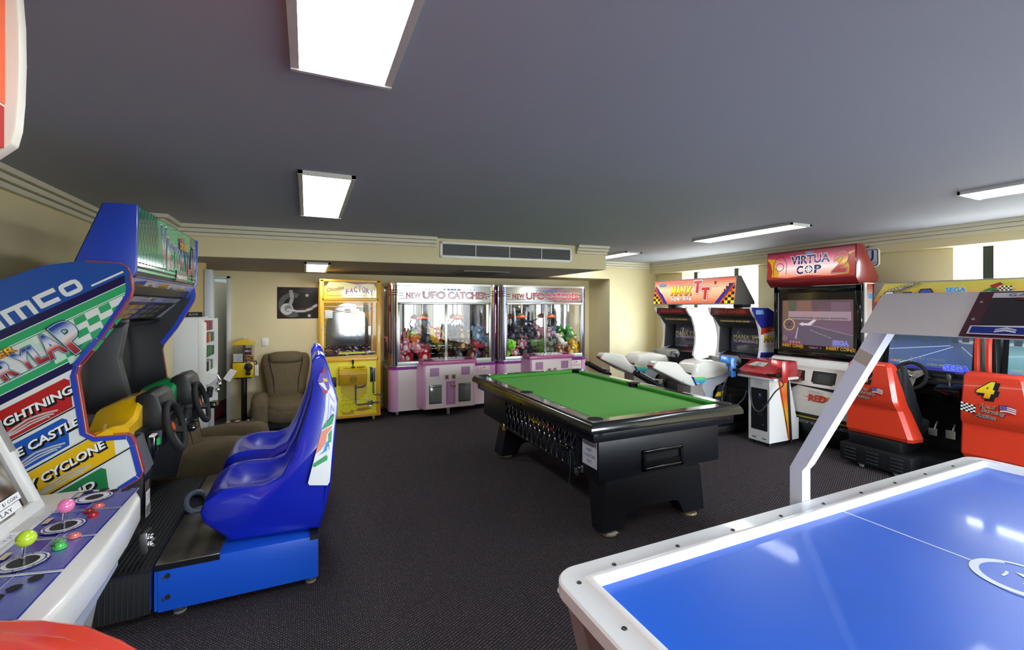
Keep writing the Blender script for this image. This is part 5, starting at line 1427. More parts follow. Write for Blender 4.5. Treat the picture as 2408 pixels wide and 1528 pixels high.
for yl0, yl1, s in ((2.62, 2.80, 1), (4.42, 4.62, -1)):
    b = MB(); outl = [(1.945, .372), (1.885, .035), (2.075, .035), (2.105, .11), (2.125, .138), (2.16, .15), (2.56, .15), (2.60, .138), (2.62, .11), (2.65, .035), (2.86, .035), (2.85, .372)]
    n = len(outl); f = []
    def yy(z, side): 
        k = (z - .035) / .34
        return (yl0 + .03 * k if s > 0 else yl0 - .02 * k) if side == 0 else (yl1 - .06 + .14 * k if s > 0 else yl1 - .03 * k)
    b.loft([[(x, yy(z, 0), z) for x, z in outl], [(x, yy(z, 1), z) for x, z in outl]], lg); part(b, 'leg_frame', t)
    for x in (1.98, 2.755):
        b = MB(); yc_ = (yl0 + yl1) / 2 - (.03 if s > 0 else 0); b.cyl((x, yc_, .0), (x, yc_, .012), .065, M('#a89a6a', .35, .3), .058, n=24); b.cyl((x, yc_, .01), (x, yc_, .04), .015, STEEL); part(b, 'levelling_foot', t)
b = MB(); rnd = random.Random(8); g = [[(1.93 + .022 * i, 2.60 + .025 * j + rnd.uniform(-.005, .005), .014 + rnd.uniform(0, .014)) for j in range(3)] for i in range(5)]; b.sheet(g, M('#e8e6e0', .8)); solo(b, 'paper_wad', 'torn white paper wad at the near foot of the pool table', 'paper', sharp=10)
for i, (y, c, w) in enumerate(((3.84, '#c98a14', 'amber yellow pool ball farthest from the door handle'), (3.77, '#d3a516', 'first deep yellow pool ball after the amber one'), (3.70, '#d8b020', 'middle yellow pool ball of the row'), (3.63, '#cfa71a', 'yellow pool ball next to the orange one'), (3.56, '#c9701c', 'orange pool ball between yellow and red'), (3.49, '#b02a22', 'red pool ball touching the orange one'), (3.42, '#a3221e', 'red pool ball nearest the door handle'))):
    b = MB(); b.ball((bx0 + .045, y, .5665), .0262, M(c, .12, coat=.8), 20, 14); solo(b, 'pool_ball', w + ' behind the wire mesh', 'pool ball', 'pool balls behind the mesh', sharp=80)
def padlock(label, loc, rz, body, tilt):
    t = thing('padlock', label, 'padlock', loc, rz)
    T = Matrix.Translation((0, 0, 0)) @ Matrix.Rotation(R(tilt), 4, 'X')
    b = MB(); b.x = T; b.box(-.011, .011, -.022, .022, -.07, -.03, body, .003); part(b, 'lock_body', t, local=True)
    b = MB(); b.x = T; b.tube([(0, -.014, -.032), (0, -.014, -.008)] + [(0, -.014 * math.cos(R(a)), -.008 + .014 * math.sin(R(a))) for a in range(0, 181, 20)] + [(0, .014, -.032)], .0032, CHROME, 6); part(b, 'shackle', t, local=True)
padlock('brass padlock at the far end of the mesh door', (bx0 - .018, 4.36, .40), 0, M('#a98a4a', .3, .7), -10)
padlock('dark steel padlock hanging from the hasp under the price sign', (bx0 - .016, 2.92, .41), 0, M('#6b6a68', .35, .6), 25)
b = MB(); b.tube([(bx0 - .03, 3.02, .52), (bx0 - .026, 3.015, .42), (bx0 - .03, 3.02, .30), (bx0 - .035, 3.03, .26), (bx0 - .03, 3.01, .235), (bx0 - .03, 3.0, .22)], .0022, M('#2f6a5e', .7), 5); solo(b, 'string', 'loose green string hanging down from the mesh door handle', 'string')

# ------------------------------------------------------------------ air hockey table
t = thing('air_hockey_table', 'white air hockey table with glossy blue playing field, in the foreground', 'air hockey table', (2.035, .62, 0))
HX0, HX1, HY0, HY1, HZ = .69, 3.38, .0, 1.24, .80
hw = M('#e3e3e1', .28, name='white_rail', coat=.3); hg = M('#9d9aa0', .4, name='grey_side_panel')
def rrect(x0, x1, y0, y1, r, n=6):
    pts = []
    for cx, cy, a in ((x1 - r, y0 + r, -90), (x1 - r, y1 - r, 0), (x0 + r, y1 - r, 90), (x0 + r, y0 + r, 180)):
        pts += [(cx + r * math.cos(R(a + 90 * i / n)), cy + r * math.sin(R(a + 90 * i / n))) for i in range(n + 1)]
    return pts
b = MB(); rings = []
for ins, z in ((.012, .752), (.0, .758), (0, .794), (.006, HZ), (.078, HZ)):
    rings.append([(x, y, z) for x, y in rrect(HX0 + ins, HX1 - ins, HY0 + ins, HY1 - ins, max(.085 - ins, .012))])
b.loft(rings, hw, cap=False)
b.loft([[(x, y, z) for x, y in rrect(HX0 + i_, HX1 - i_, HY0 + i_, HY1 - i_, .03)] for i_, z in ((.012, .752), (.09, .752))], hw, cap=False)
part(b, 'rail', t, 'flat white outer rail', sharp=30)
b = MB()
rings = [[(x, y, z) for x, y in rrect(HX0 + i_, HX1 - i_, HY0 + i_, HY1 - i_, .008, 2)] for i_, z in ((.076, .798), (.078, .808), (.084, .811), (.097, .810), (.104, .778))]
b.loft(rings, M('#f0efec', .25, name='raised_bumper', coat=.4), cap=False); part(b, 'bumper', t, 'raised white inner bumper', sharp=30)
b = MB(); b.box(HX0 + .10, HX1 - .10, HY0 + .10, HY1 - .10, .745, .779, M('#1760d2', .38, name='blue_playfield', coat=.2, var=.06, bscale=2))
p = Panel(b, (HX0, HY0, .779), (1, 0, 0), (0, 1, 0), eps=.0006); lw = M('#d5dcef', .35); mx = 2.03 - HX0
p.rect(mx - .004, .105, mx + .004, HY1 - .105, lw); p.disc(mx, .60, .125, M('#1760d2', .38, coat=.2, var=.06, bscale=2), 32)
p.ring(mx, .62, .095, .118, lw, 40, 40, 215); p.ring(mx, .62, .104, .116, lw, 40, -30, 45)
p.poly([(mx - .075, .565), (mx - .03, .585), (mx - .035, .61), (mx + .0, .60), (mx + .03, .645), (mx + .045, .615), (mx + .09, .63), (mx + .05, .60), (mx + .035, .625), (mx + .0, .58), (mx - .02, .597), (mx - .02, .575)], lw)
p.line([(mx - .03, .655), (mx + .0, .655), (mx + .015, .66)], .008, lw)
p.text('Shelti', mx + .0, .50, .06, lw, w=.21, sh=.35, off=.012, rot=4); p.ring(mx - .085, .515, .012, .018, lw, sx=1.6)
part(b, 'playing_field', t, 'glossy blue playing field with white line and emblem')
b = MB()
for x in [.9 + i * .27 for i in range(9)]:
    for y in (HY1 - .055, HY0 + .055): b.ball((x, y, HZ), (.008, .008, .005), M('#55524c', .3, .8), 10, 6)
for y in [.09 + i * .212 for i in range(6)]:
    for x in (HX0 + .055, HX1 - .055): b.ball((x, y, HZ), (.008, .008, .005), M('#55524c', .3, .8), 10, 6)
o = part(b, 'rail_bolts', t)
b = MB(); b.loft([[(x, y, z) for x, y in rrect(HX0 + i_, HX1 - i_, HY0 + i_, HY1 - i_, .02)] for i_, z in ((.05, .755), (.07, .62), (.16, .22), (.17, .2))], hg); part(b, 'side_panels', t, 'grey laminated side panels', sharp=30)
for x, sx in ((HX0, 1), (HX1, -1)):
    for y, sy in ((HY0, 1), (HY1, -1)):
        b = MB(); b.loft([[(x + sx * (q + a_), y + sy * (q + c_), z) for a_, c_ in ((-.01, -.01), (.07, -.01), (.07, .07), (-.01, .07))] for q, z in ((.045, .755), (.165, .06))], M('#c3c2c4', .35, .2)); part(b, 'corner_post', t)
        b = MB(); b.cyl((x + sx * .20, y + sy * .20, 0), (x + sx * .20, y + sy * .20, .2), .02, STEEL); b.cyl((x + sx * .20, y + sy * .20, 0), (x + sx * .20, y + sy * .20, .015), .045, BLACK); part(b, 'levelling_foot', t)
b = MB(); b.box(HX0 + .003, HX0 + .1, .45, .80, .735, .752, BLACK); part(b, 'goal_slot', t)
for s in (1, -1):
    b = MB(); am = M('#dcdfe6', .3, name='white_tube', coat=.2); yy_ = (lambda d: .62 + s * d)
    path = [(.645, .60), (.645, .93), (.625, .965), (.33, 1.55)]
    rings = []
    for i, (d, z) in enumerate(path):
        dn = Vector((0, 0, 1)) if i < 2 else (Vector((0, .5, .86)) if i == 2 else Vector((0, .893, .45)))
        w_ = .027
        nrm = (1, 0) if i < 2 else (.93, .37) if i == 2 else (.893, .45)
        rings.append([(1.95 - w_, yy_(d - nrm[0] * w_), z - nrm[1] * w_), (1.95 + w_, yy_(d - nrm[0] * w_), z - nrm[1] * w_), (1.95 + w_, yy_(d + nrm[0] * w_), z + nrm[1] * w_), (1.95 - w_, yy_(d + nrm[0] * w_), z + nrm[1] * w_)])
    b.loft(rings, am)
    b.box(1.90, 2.0, yy_(.60), yy_(.675), .60, .72, am, .004)
    if s == 1: b.add([(1.9225, yy_(.398 + a_ * -.45 + c_ * .893), 1.415 + a_ * .893 + c_ * .45) for a_, c_ in ((0, -.026), (0, .026), (.05, .026), (.05, -.026))], [(0, 1, 2, 3)], M('#b9ad98', .5))
    part(b, 'support_arm', t, 'bent white arm carrying the score canopy')
b = MB(); cg = M('#dcd8d6', .4, name='canopy_grey')
cy0, cy1 = .285, .955
b.prism([(1.80, 1.537), (1.945, 1.678), (2.10, 1.678), (2.25, 1.537)], 'y', cy0, cy1, cg, .004)
part(b, 'score_canopy', t, 'sloping grey score canopy')
for sx in (-1, 1):
    b = MB(); O = Vector((1.80 if sx < 0 else 2.25, cy1 if sx < 0 else cy0, 1.537)); up = Vector((.145 * -sx, 0, .141)); hh = up.length
    p = Panel(b, O, (0, sx, 0), up, eps=.001)
    p.l = 3
    p.rect(.27, .002, .62, hh - .006, M('#4a0f14', .12, coat=.8)); p.rect(.305, .05, .60, hh - .035, M('#1c0c0e', .1, coat=.9))
    for x in (.36, .50):
        rs = M('#5a1014', .15, coat=.8); p.poly([(x + .055, .05), (x + .07, .05), (x + .07, .095), (x + .055, .09)], rs, True); p.poly([(x + .055, .11), (x + .07, .105), (x + .07, .155), (x + .055, .155)], rs, True); p.rect(x, .155, x + .06, .165, rs, True)
    p.l += 1; p.rect(.305, hh - .036, .60, hh - .014, M('#d5d5d9', .4)); p.text('GAME OVER 7PTS', .455, hh - .031, .0115, M('#3a3846', .5), w=.23, sp=1.2)
    p.poly([(.287, .01), (.445, .01), (.445, .065), (.435, .05), (.287, .045)], M('#dfe1ea', .4)); p.rect(.292, .014, .432, .041, M('#1d2f8c', .3)); p.poly([(.345, .018), (.367, .024), (.389, .018), (.389, .024), (.367, .031), (.345, .024)], M('#e6e8f0', .3), True); p.poly([(.345, .027), (.367, .033), (.389, .027), (.389, .031), (.367, .039), (.345, .031)], M('#e6e8f0', .3), True)
    p.l += 1; p.rect(.437, .01, .62, .066, M('#dfe1ea', .4)); p.text('GAME', .47, .05, .008, M('#3a3a9a', .4), sh=.2); p.text('WINNER', .525, .016, .026, M('#2a3a9c', .4), w=.15, sh=.2, off=.02)
    for z in (.075, .15): b.ball(p.pt(.285, z), .0045, STEEL, 8, 6)
    part(b, 'score_display', t, 'dark red score display')
# ------------------------------------------------------------------ motorcycle twin
SEGA_B = M('#3f8fc8', .3); MW = M('#e4e2de', .3, name='white_cabinet', coat=.3)
def sega(p, x, y, h, w, col=SEGA_B, edge=None):
    p.text('SEGA', x, y, h, col, w=w, off=.045, out=[(.045, edge or M('#e6eef4', .3), 0, 0)])
def slab(b, prof, yc, hw, m, edge=.03, crown=None):
    """a moulded shell: side profile swept across its width with rounded shoulders"""
    cx = sum(q[0] for q in prof) / len(prof); cz = sum(q[1] for q in prof) / len(prof)
    rings = []
    for s, ins in ((-1, 1), (-.95, .45), (-.82, .12), (-.6, 0), (0, -.12), (.6, 0), (.82, .12), (.95, .45), (1, 1)):
        ring = []
        for x, z in prof:
            d = math.hypot(x - cx, z - cz) or 1
            w = hw(x, z) if callable(hw) else hw
            ring.append((x - (x - cx) / d * ins * edge, yc + s * w, z - (z - cz) / d * ins * edge))
        rings.append(ring)
    b.loft(rings, m)
SPR = [(5.24, 1.625), (5.245, 1.58), (5.30, 1.50), (5.335, 1.48), (5.40, 1.33), (5.425, 1.19), (5.415, 1.05), (5.37, .89), (5.42, .80), (5.46, .5), (5.46, .12), (5.90, .12), (5.90, 1.40), (5.82, 1.50), (5.56, 1.615)]
def bike_machine(label, yc, printed):
    t = thing('motorcycle_arcade_machine', label, 'arcade machine', (5.2, yc, 0), group='twin motorcycle machines')
    y0, y1 = yc - .35, yc + .35
    ind = M('#2a2c88', .3, coat=.3); rdp = M('#c23c22', .3, coat=.3)
    for k, (a, c) in enumerate(((y0, y0 + .03), (y1 - .03, y1))):
        b = MB(); b.prism(SPR, 'y', a, c, MW)
        if k == 0 and printed:
            p = Panel(b, (0, a, 0), (1, 0, 0), (0, 0, 1))
            p.poly([(5.245, 1.62), (5.56, 1.612), (5.815, 1.50), (5.895, 1.41), (5.62, 1.36), (5.42, 1.345), (5.36, 1.42), (5.31, 1.49), (5.25, 1.575)], ind)
            p.poly([(5.42, 1.345), (5.62, 1.36), (5.86, 1.40), (5.60, 1.325), (5.70, 1.32), (5.48, 1.27), (5.415, 1.26)], rdp)
            p.poly([(5.395, .93), (5.37, .895), (5.42, .80), (5.9, .80), (5.9, .97), (5.7, .93)], M('#8a2522', .3)); p.poly([(5.415, 1.03), (5.395, .94), (5.9, 1.0), (5.9, 1.07), (5.7, 1.02)], ind)
            sega(p, 5.40, 1.535, .045, .15)
            p.text('MANX', 5.645, 1.165, .085, G(((0, '#c9791c'), (.5, '#e6c21c'), (1, '#f0dc4a')), .3), w=.34, off=.03, sh=.1, out=[(.03, M('#2a1a10', .3), .003, -.003)])
            p.text('Super Bike', 5.645, 1.105, .045, M('#ece9e4', .3), w=.32, off=.015, sh=.15, out=[(.03, BLACK, .002, -.002)])
            p.text('MICHELIN', 5.53, .88, .02, M('#d8cfc8', .4), w=.18)
        else:
            p = Panel(b, (0, a, 0), (1, 0, 0), (0, 0, 1))
            for x, z in ((5.44, 1.56), (5.47, 1.56), (5.57, 1.42), (5.56, 1.38), (5.47, .96), (5.47, .93)): p.disc(x, z, .006, M('#4a4a4a', .4), 8, keep=True)
        part(b, 'side_panel', t, 'printed blue, red and white side panel' if printed and k == 0 else None)
    b = MB(); b.box(5.60, 5.88, y0 + .03, y1 - .03, .12, 1.52, M('#1a1a1c', .6)); b.prism([(5.30, 1.61), (5.55, 1.605), (5.62, 1.2), (5.60, 1.46), (5.30, 1.485)], 'y', y0 + .03, y1 - .03, M('#17171a', .5))
    b.prism([(5.44, 1.34), (5.62, 1.38), (5.62, 1.44), (5.33, 1.475)], 'y', y0 + .03, y1 - .03, M('#1c1c20', .5)); b.prism([(5.39, .92), (5.62, 1.0), (5.62, .5), (5.47, .5), (5.43, .8)], 'y', y0 + .03, y1 - .03, M('#141416', .5))
    b.prism([(5.42, .97), (5.62, 1.0), (5.62, 1.42), (5.45, 1.40)], 'y', y1 - .06, y1 - .03, M('#3a3a3c', .5))
    p = Panel(b, (5.388, y1 - .03, .925), (0, -1, 0), (.955, 0, .3), eps=.001); W = .64; p.rect(0, 0, W, .10, M('#241f26', .4)); p.poly([(0, 0), (.10, 0), (.02, .10), (0, .10)], rdp, True); p.poly([(W * .55, 0), (W, 0), (W, .06), (W * .8, .05)], rdp, True); p.l += 1; p.poly([(.08, .09), (.24, .06), (.05, .10)], ind, True); p.poly([(W * .6, .02), (W, .10), (W * .8, .10)], ind, True)
    part(b, 'monitor_housing', t)
    b = MB(); b.box(5.262, 5.27, y0 + .03, y1 - .03, 1.515, 1.612, M('#3a1614', .2, coat=.6)); p = Panel(b, (5.262, y1 - .03, 1.515), (0, -1, 0), (0, 0, 1)); p.rect(.03, .012, .61, .085, M('#5c1d18', .2, coat=.5)); p.text('RACE LEADER', .33, .03, .038, M('#9a3a30', .25), w=.47, off=.015, out=[(.02, M('#3a1210', .2), 0, 0)])
    part(b, 'leader_sign', t, 'dark red race leader sign')
    b = MB(); O = Vector((5.375, y1 - .05, 1.41)); p = Panel(b, O, (0, -1, 0), (-.45, 0, .9), eps=.001); b.add([p.pt(0, 0), p.pt(.60, 0), p.pt(.60, .07), p.pt(0, .07)], [(0, 1, 2, 3)], M('#23242a', .3)); p.l += 1
    for a, c in ((.06, .30), (.31, .41), (.42, .53)): p.rect(a, .012, c, .058, M('#c9b878', .4), True)
    p.rect(.54, .02, .58, .05, M('#3a5a8c', .4), True); p.l += 1
    for k in range(8): p.rect(.08 + k * .055, .03, .11 + k * .055, .036, M('#7a6a3c', .5), True)
    part(b, 'instruction_strip', t)
    b = MB(); g = []
    for i in range(9):
        u = i / 8; g.append([(5.545 + .05 * ((2 * u - 1) ** 2) * .6 - .02 * (1 - (2 * v - 1) ** 2) + .03 * v, y1 - .12 - .52 * u, .985 + .375 * v) for v in [j / 6 for j in range(7)]])
    b.sheet(g, M('#35353f', .08, emit=.12, coat=1.0)); p = Panel(b, (5.505, y1 - .10, .99), (0, -1, 0), (.03, 0, 1), eps=.001)
    p.text('MANX TT', .30, .19, .06, M('#8f8a5c', .3, emit=.15), w=.38, sp=1.1); p.text('SUPERBIKE', .30, .145, .03, M('#8a8a9c', .3, emit=.15), w=.38); p.rect(.10, .18, .50, .184, M('#a05a5a', .3, emit=.1))
    part(b, 'screen', t, sharp=80)
    # base and bike
    b = MB(); b.box(4.42, 5.86, y0 + .02, y1 - .02, .05, .13, BLACK, .01); b.box(4.95, 5.46, yc - .26, yc + .26, .13, .50, BLACK, .02); b.prism([(4.62, .13), (5.0, .13), (5.05, .5), (4.95, .62)], 'y', yc - .12, yc + .12, BLACK, .01)
    b.box(4.44, 4.48, y0 + .01, y1 - .01, .06, .11, M('#8a8a88', .35, .6))
    for y in (y0 + .08, y1 - .08):
        b.cyl((4.6, y, 0), (4.6, y, .06), .03, BLACK); b.cyl((5.7, y, 0), (5.7, y, .12), .03, BLACK)
    part(b, 'base', t)
    for s in (-1, 1):
        b = MB(); y = yc + s * .19; q = [(4.60, .14), (4.78, .14), (4.99, .60), (4.86, .62)]
        b.prism(q, 'y', y - .012, y + .012, M('#222226', .5)); p = Panel(b, (0, y - .012 if s < 0 else y + .012, 0), (1, 0, 0), (0, 0, 1), eps=-.002 if s > 0 else .002)
        for k in range(3): p.poly([(4.625 + k * .065, .20 + k * .14), (4.745 + k * .065, .20 + k * .14), (4.78 + k * .065, .26 + k * .14), (4.66 + k * .065, .25 + k * .14)], M('#c9a514', .4), True)
        part(b, 'footboard', t, 'black and yellow striped footboard')
    wp = M('#e2dfd4', .25, name='white_fairing', coat=.5)
    b = MB(); tail = [(3.875, .875), (3.885, .915), (3.93, .955), (4.06, .95), (4.21, .93), (4.28, .875), (4.33, .81), (4.40, .765), (4.52, .75), (4.66, .73), (4.60, .655), (4.44, .615), (4.30, .665), (4.1, .765)]
    slab(b, tail, yc, lambda x, z: .07 + .09 * min(1, max(0, (x - 3.87) / .55)), wp, .03); bk = part(b, 'bike_tail', t, 'white bike tail and seat', sharp=60)
    b = MB(); sy = yc - .12
    b.box(3.868, 3.89, yc - .05, yc + .05, .875, .905, M('#a3281c', .2, coat=.8), .004); part(b, 'tail_light', bk, 'red tail light')
    b = MB(); sd = lambda x, z: (x, yc - (.07 + .09 * min(1, max(0, (x - 3.87) / .55))) - .003, z)
    gg = G(((0, '#2a86c4'), (.5, '#3fb0a8'), (1, '#8fcf5a')), .3, coat=.4)
    pts = [(4.43, .745), (4.62, .735), (4.655, .70), (4.60, .655), (4.47, .665)]; b.add([sd(*q) for q in pts], [list(range(5))], gg, [(0, 1), (1, 1), (1, .5), (.8, 0), (.2, .1)])
    pts = [(4.39, .755), (4.43, .745), (4.47, .665), (4.50, .64), (4.46, .635)]; b.add([sd(*q) for q in pts], [list(range(5))], ind); part(b, 'side_graphic', bk, 'blue green side graphic')
    b = MB(); p = Panel(b, sd(4.25, .69), (1, .0, -.25), (.25, 0, 1), eps=.001); p.text('MICHELIN', .10, .0, .028, BLACK, w=.16, sh=.2, off=.02); part(b, 'bike_lettering', bk)
    b = MB(); tank = [(4.455, .76), (4.465, .85), (4.50, .90), (4.58, .93), (4.72, .94), (4.90, .915), (5.02, .89), (5.06, .84), (5.07, .78), (4.98, .74), (4.80, .70), (4.64, .70)]
    slab(b, tank, yc, .165, wp, .035); part(b, 'fuel_tank', t, 'white bike tank fairing', sharp=60)
    b = MB(); slab(b, [(4.62, .70), (4.80, .70), (5.0, .75), (5.08, .79), (5.12, .74), (5.06, .66), (4.86, .60), (4.80, .52), (4.78, .20), (4.66, .20), (4.66, .5), (4.60, .6)], yc, .13, M('#a9abb3', .35, coat=.2), .01); b.box(4.43, 4.66, yc - .115, yc + .115, .14, .64, M('#8e8580', .5), .01); part(b, 'bike_frame', t)
    b = MB(); b.box(4.36, 4.55, yc - .10, yc + .10, .77, .785, RUBBER, .006); part(b, 'seat_pad', t)
    b = MB()
    for s in (-.035, .035): b.tube([(3.80, yc + .17 + s, .79), (4.16, yc + .14 + s, .60)], .035, BLACK, 14); 
    b.torus((4.04, yc + .155, .665), .045, .01, (.88, -.08, -.46), STEEL, 18, 6); b.box(4.04, 4.10, yc + .03, yc + .15, .66, .70, STEEL); part(b, 'exhaust', t, 'twin black exhaust pipes')
    b = MB(); hb = M('#9a988f', .4)
    b.prism([(5.06, .86), (5.06, .955), (5.28, .97), (5.34, .90), (5.3, .83)], 'y', yc - .12, yc + .12, hb, .015); b.cyl((5.15, yc, .5), (5.2, yc, .86), .05, BLACK, n=12)
    for s in (-1, 1):
        b.tube([(5.2, yc + s * .1, .92), (5.16, yc + s * .2, .915), (5.08, yc + s * .3, .88)], .017, BLACK, 8); b.box(5.12, 5.2, yc + s * .20 - .035, yc + s * .20 + .035, .89, .95, M('#8d8d8a', .4), .01); b.tube([(5.1, yc + s * .18, .90), (5.03, yc + s * .30, .885)], .007, STEEL, 6)
    part(b, 'handlebar', t, 'grey handlebar unit')
    return t
bike_machine('motorcycle machine with printed blue and red side panel, beside the gun pedestal', 4.38, True)
bike_machine('motorcycle machine with plain white side, next to the bright recess wall', 5.47, False)
# shared header over both
t = thing('header_sign_box', 'orange header sign box with chequered corners above the two motorcycle machines', 'sign', (5.4, 5.0, 1.62))
b = MB(); gs = M('#55534e', .5)
Yl, Yr = 5.84, 4.27
b.prism([(5.225, 1.66), (5.275, 2.05), (5.36, 2.05), (5.62, 1.70), (5.62, 1.66)], 'y', Yr, Yl, gs, .004)
part(b, 'sign_box', t)
for y in (5.60, 4.36):
    b = MB(); b.box(5.40, 5.56, y - .08, y + .08, 1.612, 1.665, M('#2a2d33', .4), .004); part(b, 'mounting_bracket', t)
b = MB(); O = Vector((5.223, Yl, 1.662)); up = Vector((.05, 0, .39)); p = Panel(b, O, (0, -1, 0), up, eps=.0012); W = Yl - Yr; hh = .392
b.add([p.pt(0, 0), p.pt(W, 0), p.pt(W, hh), p.pt(0, hh)], [(0, 1, 2, 3)], M('#8a8478', .4)); p.l += 1
E_ = .25
p.rect(.012, .012, W - .012, hh - .012, G(((0, '#d9583a'), (.35, '#f0b088'), (.6, '#f0c8a0'), (1, '#c9432c')), .25, emit=E_, coat=.4))
def tri(side):
    f = (lambda x: x) if side == 0 else (lambda x: W - x)
    for i in range(6):
        for j in range(7):
            x = .015 + i * .05; y = .015 + j * .04
            lim = .30 * (1 - y / (.30 if side == 0 else .40))
            if x < lim:
                c = BLACK if (i + j) % 2 else M(('#e6c41c', '#d98a1c', '#c9651c')[min(2, j // 2)], .25, emit=E_)
                q = [(x + .02 * 0, y), (min(x + .05, lim + .02), y - .0), (min(x + .05, lim + .02) , y + .04), (x, y + .04)]
                p.poly([(f(a), d) for a, d in q], c, True)
    p.l += 1
    p.poly([(f(.02), hh - .075), (f(.10), hh - .13), (f(.15), hh - .19), (f(.20), hh - .22), (f(.33), .014), (f(.25), .014), (f(.17), .12), (f(.10), .2)], M('#3a2a8c', .25, emit=.15), True)
    p.poly([(f(.02), hh - .10), (f(.25), .014), (f(.22), .014), (f(.02), hh - .13)], M('#c9331c', .25, emit=.2), True); p.l += 1
tri(0); tri(1)
sega(p, .20, hh - .10, .05, .16)
p.text('Reproducing every detail of', .52, hh - .068, .014, M('#7a2a18', .4), w=.34); p.text("the world's most renowned, traditional racing!", .58, hh - .10, .014, M('#7a2a18', .4), w=.46)
p.text('MANX', .60, .15, .13, G(((0, '#d9791c'), (.35, '#f0b81c'), (.5, '#f6e01c'), (1, '#f2e63a')), .25, emit=.3), w=.42, off=.035, out=[(.03, M('#5a1a10', .3), .004, -.004)])
p.text('Super Bike', .60, .065, .065, M('#eeece8', .3, emit=.2), w=.43, off=.018, sh=.12, out=[(.035, M('#1c1410', .3), .002, -.002)])
for x, y in ((.915, .17), (1.07, .065)):
    for d, c in ((.016, M('#2a1a14', .3)), (.011, M('#f0e6dc', .3, emit=.2)), (.0, M('#cf2a24', .3, emit=.2))):
        p.poly([(x - .027 - d, y - d), (x + .027 + d, y - d), (x + .027 + d, y + .14 - d), (x + .075 + d, y + .14 - d), (x + .075 + d, y + .185 + d), (x - .075 - d, y + .185 + d), (x - .075 - d, y + .14 - d), (x - .027 - d, y + .14 - d)], c)
p.poly([(1.21, hh - .06), (1.25, hh - .06), (1.25, hh - .09), (1.23, hh - .115), (1.21, hh - .09)], M('#a32a24', .3)); p.text('Isle of Man', 1.235, hh - .145, .016, M('#4a2018', .4), w=.1)
part(b, 'printed_face', t, 'orange printed face with yellow and red lettering')

# ------------------------------------------------------------------ light gun cabinet, pedestal and two guns
t = thing('gun_arcade_cabinet', 'large screen gun game cabinet with red lit header, behind the white pedestal', 'arcade machine', (5.7, 3.4, 0))
VX = 5.45; VA, VB_ = 3.86, 2.86
vr = M('#7d1c1e', .3, name='dark_red_header', coat=.4); off_w = M('#dcdad2', .4, name='off_white_cabinet')
b = MB(); hp = [(5.43, 1.955), (5.45, 2.32), (5.56, 2.325), (5.86, 1.97), (5.80, 1.86), (5.50, 1.87)]
b.prism(hp, 'y', VB_ + .05, VA + .10, vr, .006); part(b, 'header_box', t)
b = MB(); O = Vector((5.428, VA + .085, 1.975)); up = Vector((.018, 0, .335)); p = Panel(b, O, (0, -1, 0), up, eps=.0012); W = VA - VB_ + .02; hh = .33
p.rect(0, 0, W, hh, G(((0, '#c9583a'), (.18, '#e8a890'), (.38, '#f2dcd8'), (.58, '#e48a9c'), (.8, '#a8344e'), (1, '#5a1a26')), .3, emit=.2))
for xs in (((0, 0), (.12, 0), (.16, .08), (.10, .16), (.14, .24), (0, .27)), ((W, 0), (W - .16, 0), (W - .12, .1), (W - .2, .18), (W - .1, .25), (W, .28))): p.poly(xs, M('#d9a12a', .25, emit=.12), True)
p.l += 1
for xs in (((0, 0), (.05, 0), (.07, .1), (.04, .2), (0, .25)), ((W, 0), (W - .06, 0), (W - .05, .1), (W - .09, .2), (W, .27)), ((0, 0), (W, 0), (W, .03), (W * .75, .012), (W * .5, .03), (W * .25, .01), (0, .04))): p.poly(xs, M('#a8302a', .25, emit=.1), True)
p.l += 1
p.line([(.085, .05), (.085, .2), (.13, .28), (.20, .28), (.25, .2), (.25, .05)], .006, M('#3a2420', .4)); p.ring(.167, .15, .045, .052, M('#3a2420', .4))
gv = G(((0, '#1c1440'), (.3, '#4a3a8c'), (.5, '#c48ab8'), (.55, '#241a4c'), (.8, '#2c2a70'), (1, '#141030')), .25)
wt = M('#f2eef0', .3, emit=.15)
p.text('VIRTUA', .535, .175, .095, gv, w=.46, off=.04, out=[(.035, wt, 0, 0)])
p.text('C', .42, .055, .09, gv, w=.08, off=.04, out=[(.035, wt, 0, 0)]); p.text('P', .63, .055, .09, gv, w=.08, off=.04, out=[(.035, wt, 0, 0)])
p.disc(.525, .10, .055, wt); p.ring(.525, .10, .034, .047, BLACK); p.ring(.525, .10, .016, .022, BLACK)
for a in range(4): p.line([(.525 + .010 * math.cos(a * PI / 2), .10 + .010 * math.sin(a * PI / 2)), (.525 + .05 * math.cos(a * PI / 2), .10 + .05 * math.sin(a * PI / 2))], .008, wt, True)
p.l += 1
p.text('2', .87, .05, .215, G(((0, '#8f2a2c'), (.3, '#b83a34'), (.5, '#e6c24a'), (.8, '#b8343c'), (1, '#8a2434')), .25, emit=.2), w=.17, off=.03, sh=.2, out=[(.03, M('#5a2028', .3), 0, 0), (.015, M('#e8d0c0', .3), 0, 0)])
sega(p, .53, .282, .028, .10)
part(b, 'header_sign', t, 'red and white lit header sign')
b = MB(); b.prism([(5.50, .06), (5.50, .95), (5.46, 1.02), (5.46, 1.88), (5.98, 1.88), (5.98, .06)], 'y', VB_, VA, BLACK)
for a, c, d, e in ((VB_, VA, 1.02, 1.10), (VB_, VA, 1.80, 1.88), (VB_, VB_ + .06, 1.02, 1.88), (VA - .06, VA, 1.02, 1.88)): b.box(5.43, 5.47, a, c, d, e, GLOSSBLACK, .008)
b.box(5.432, 5.44, VA - .065, VA - .055, 1.1, 1.8, M('#9a9c9c', .3, .5))
part(b, 'monitor_frame', t)
b = MB(); p = Panel(b, (5.455, VA - .06, 1.10), (0, -1, 0), (0, 0, 1), eps=.001); W, hh = VA - VB_ - .12, .70
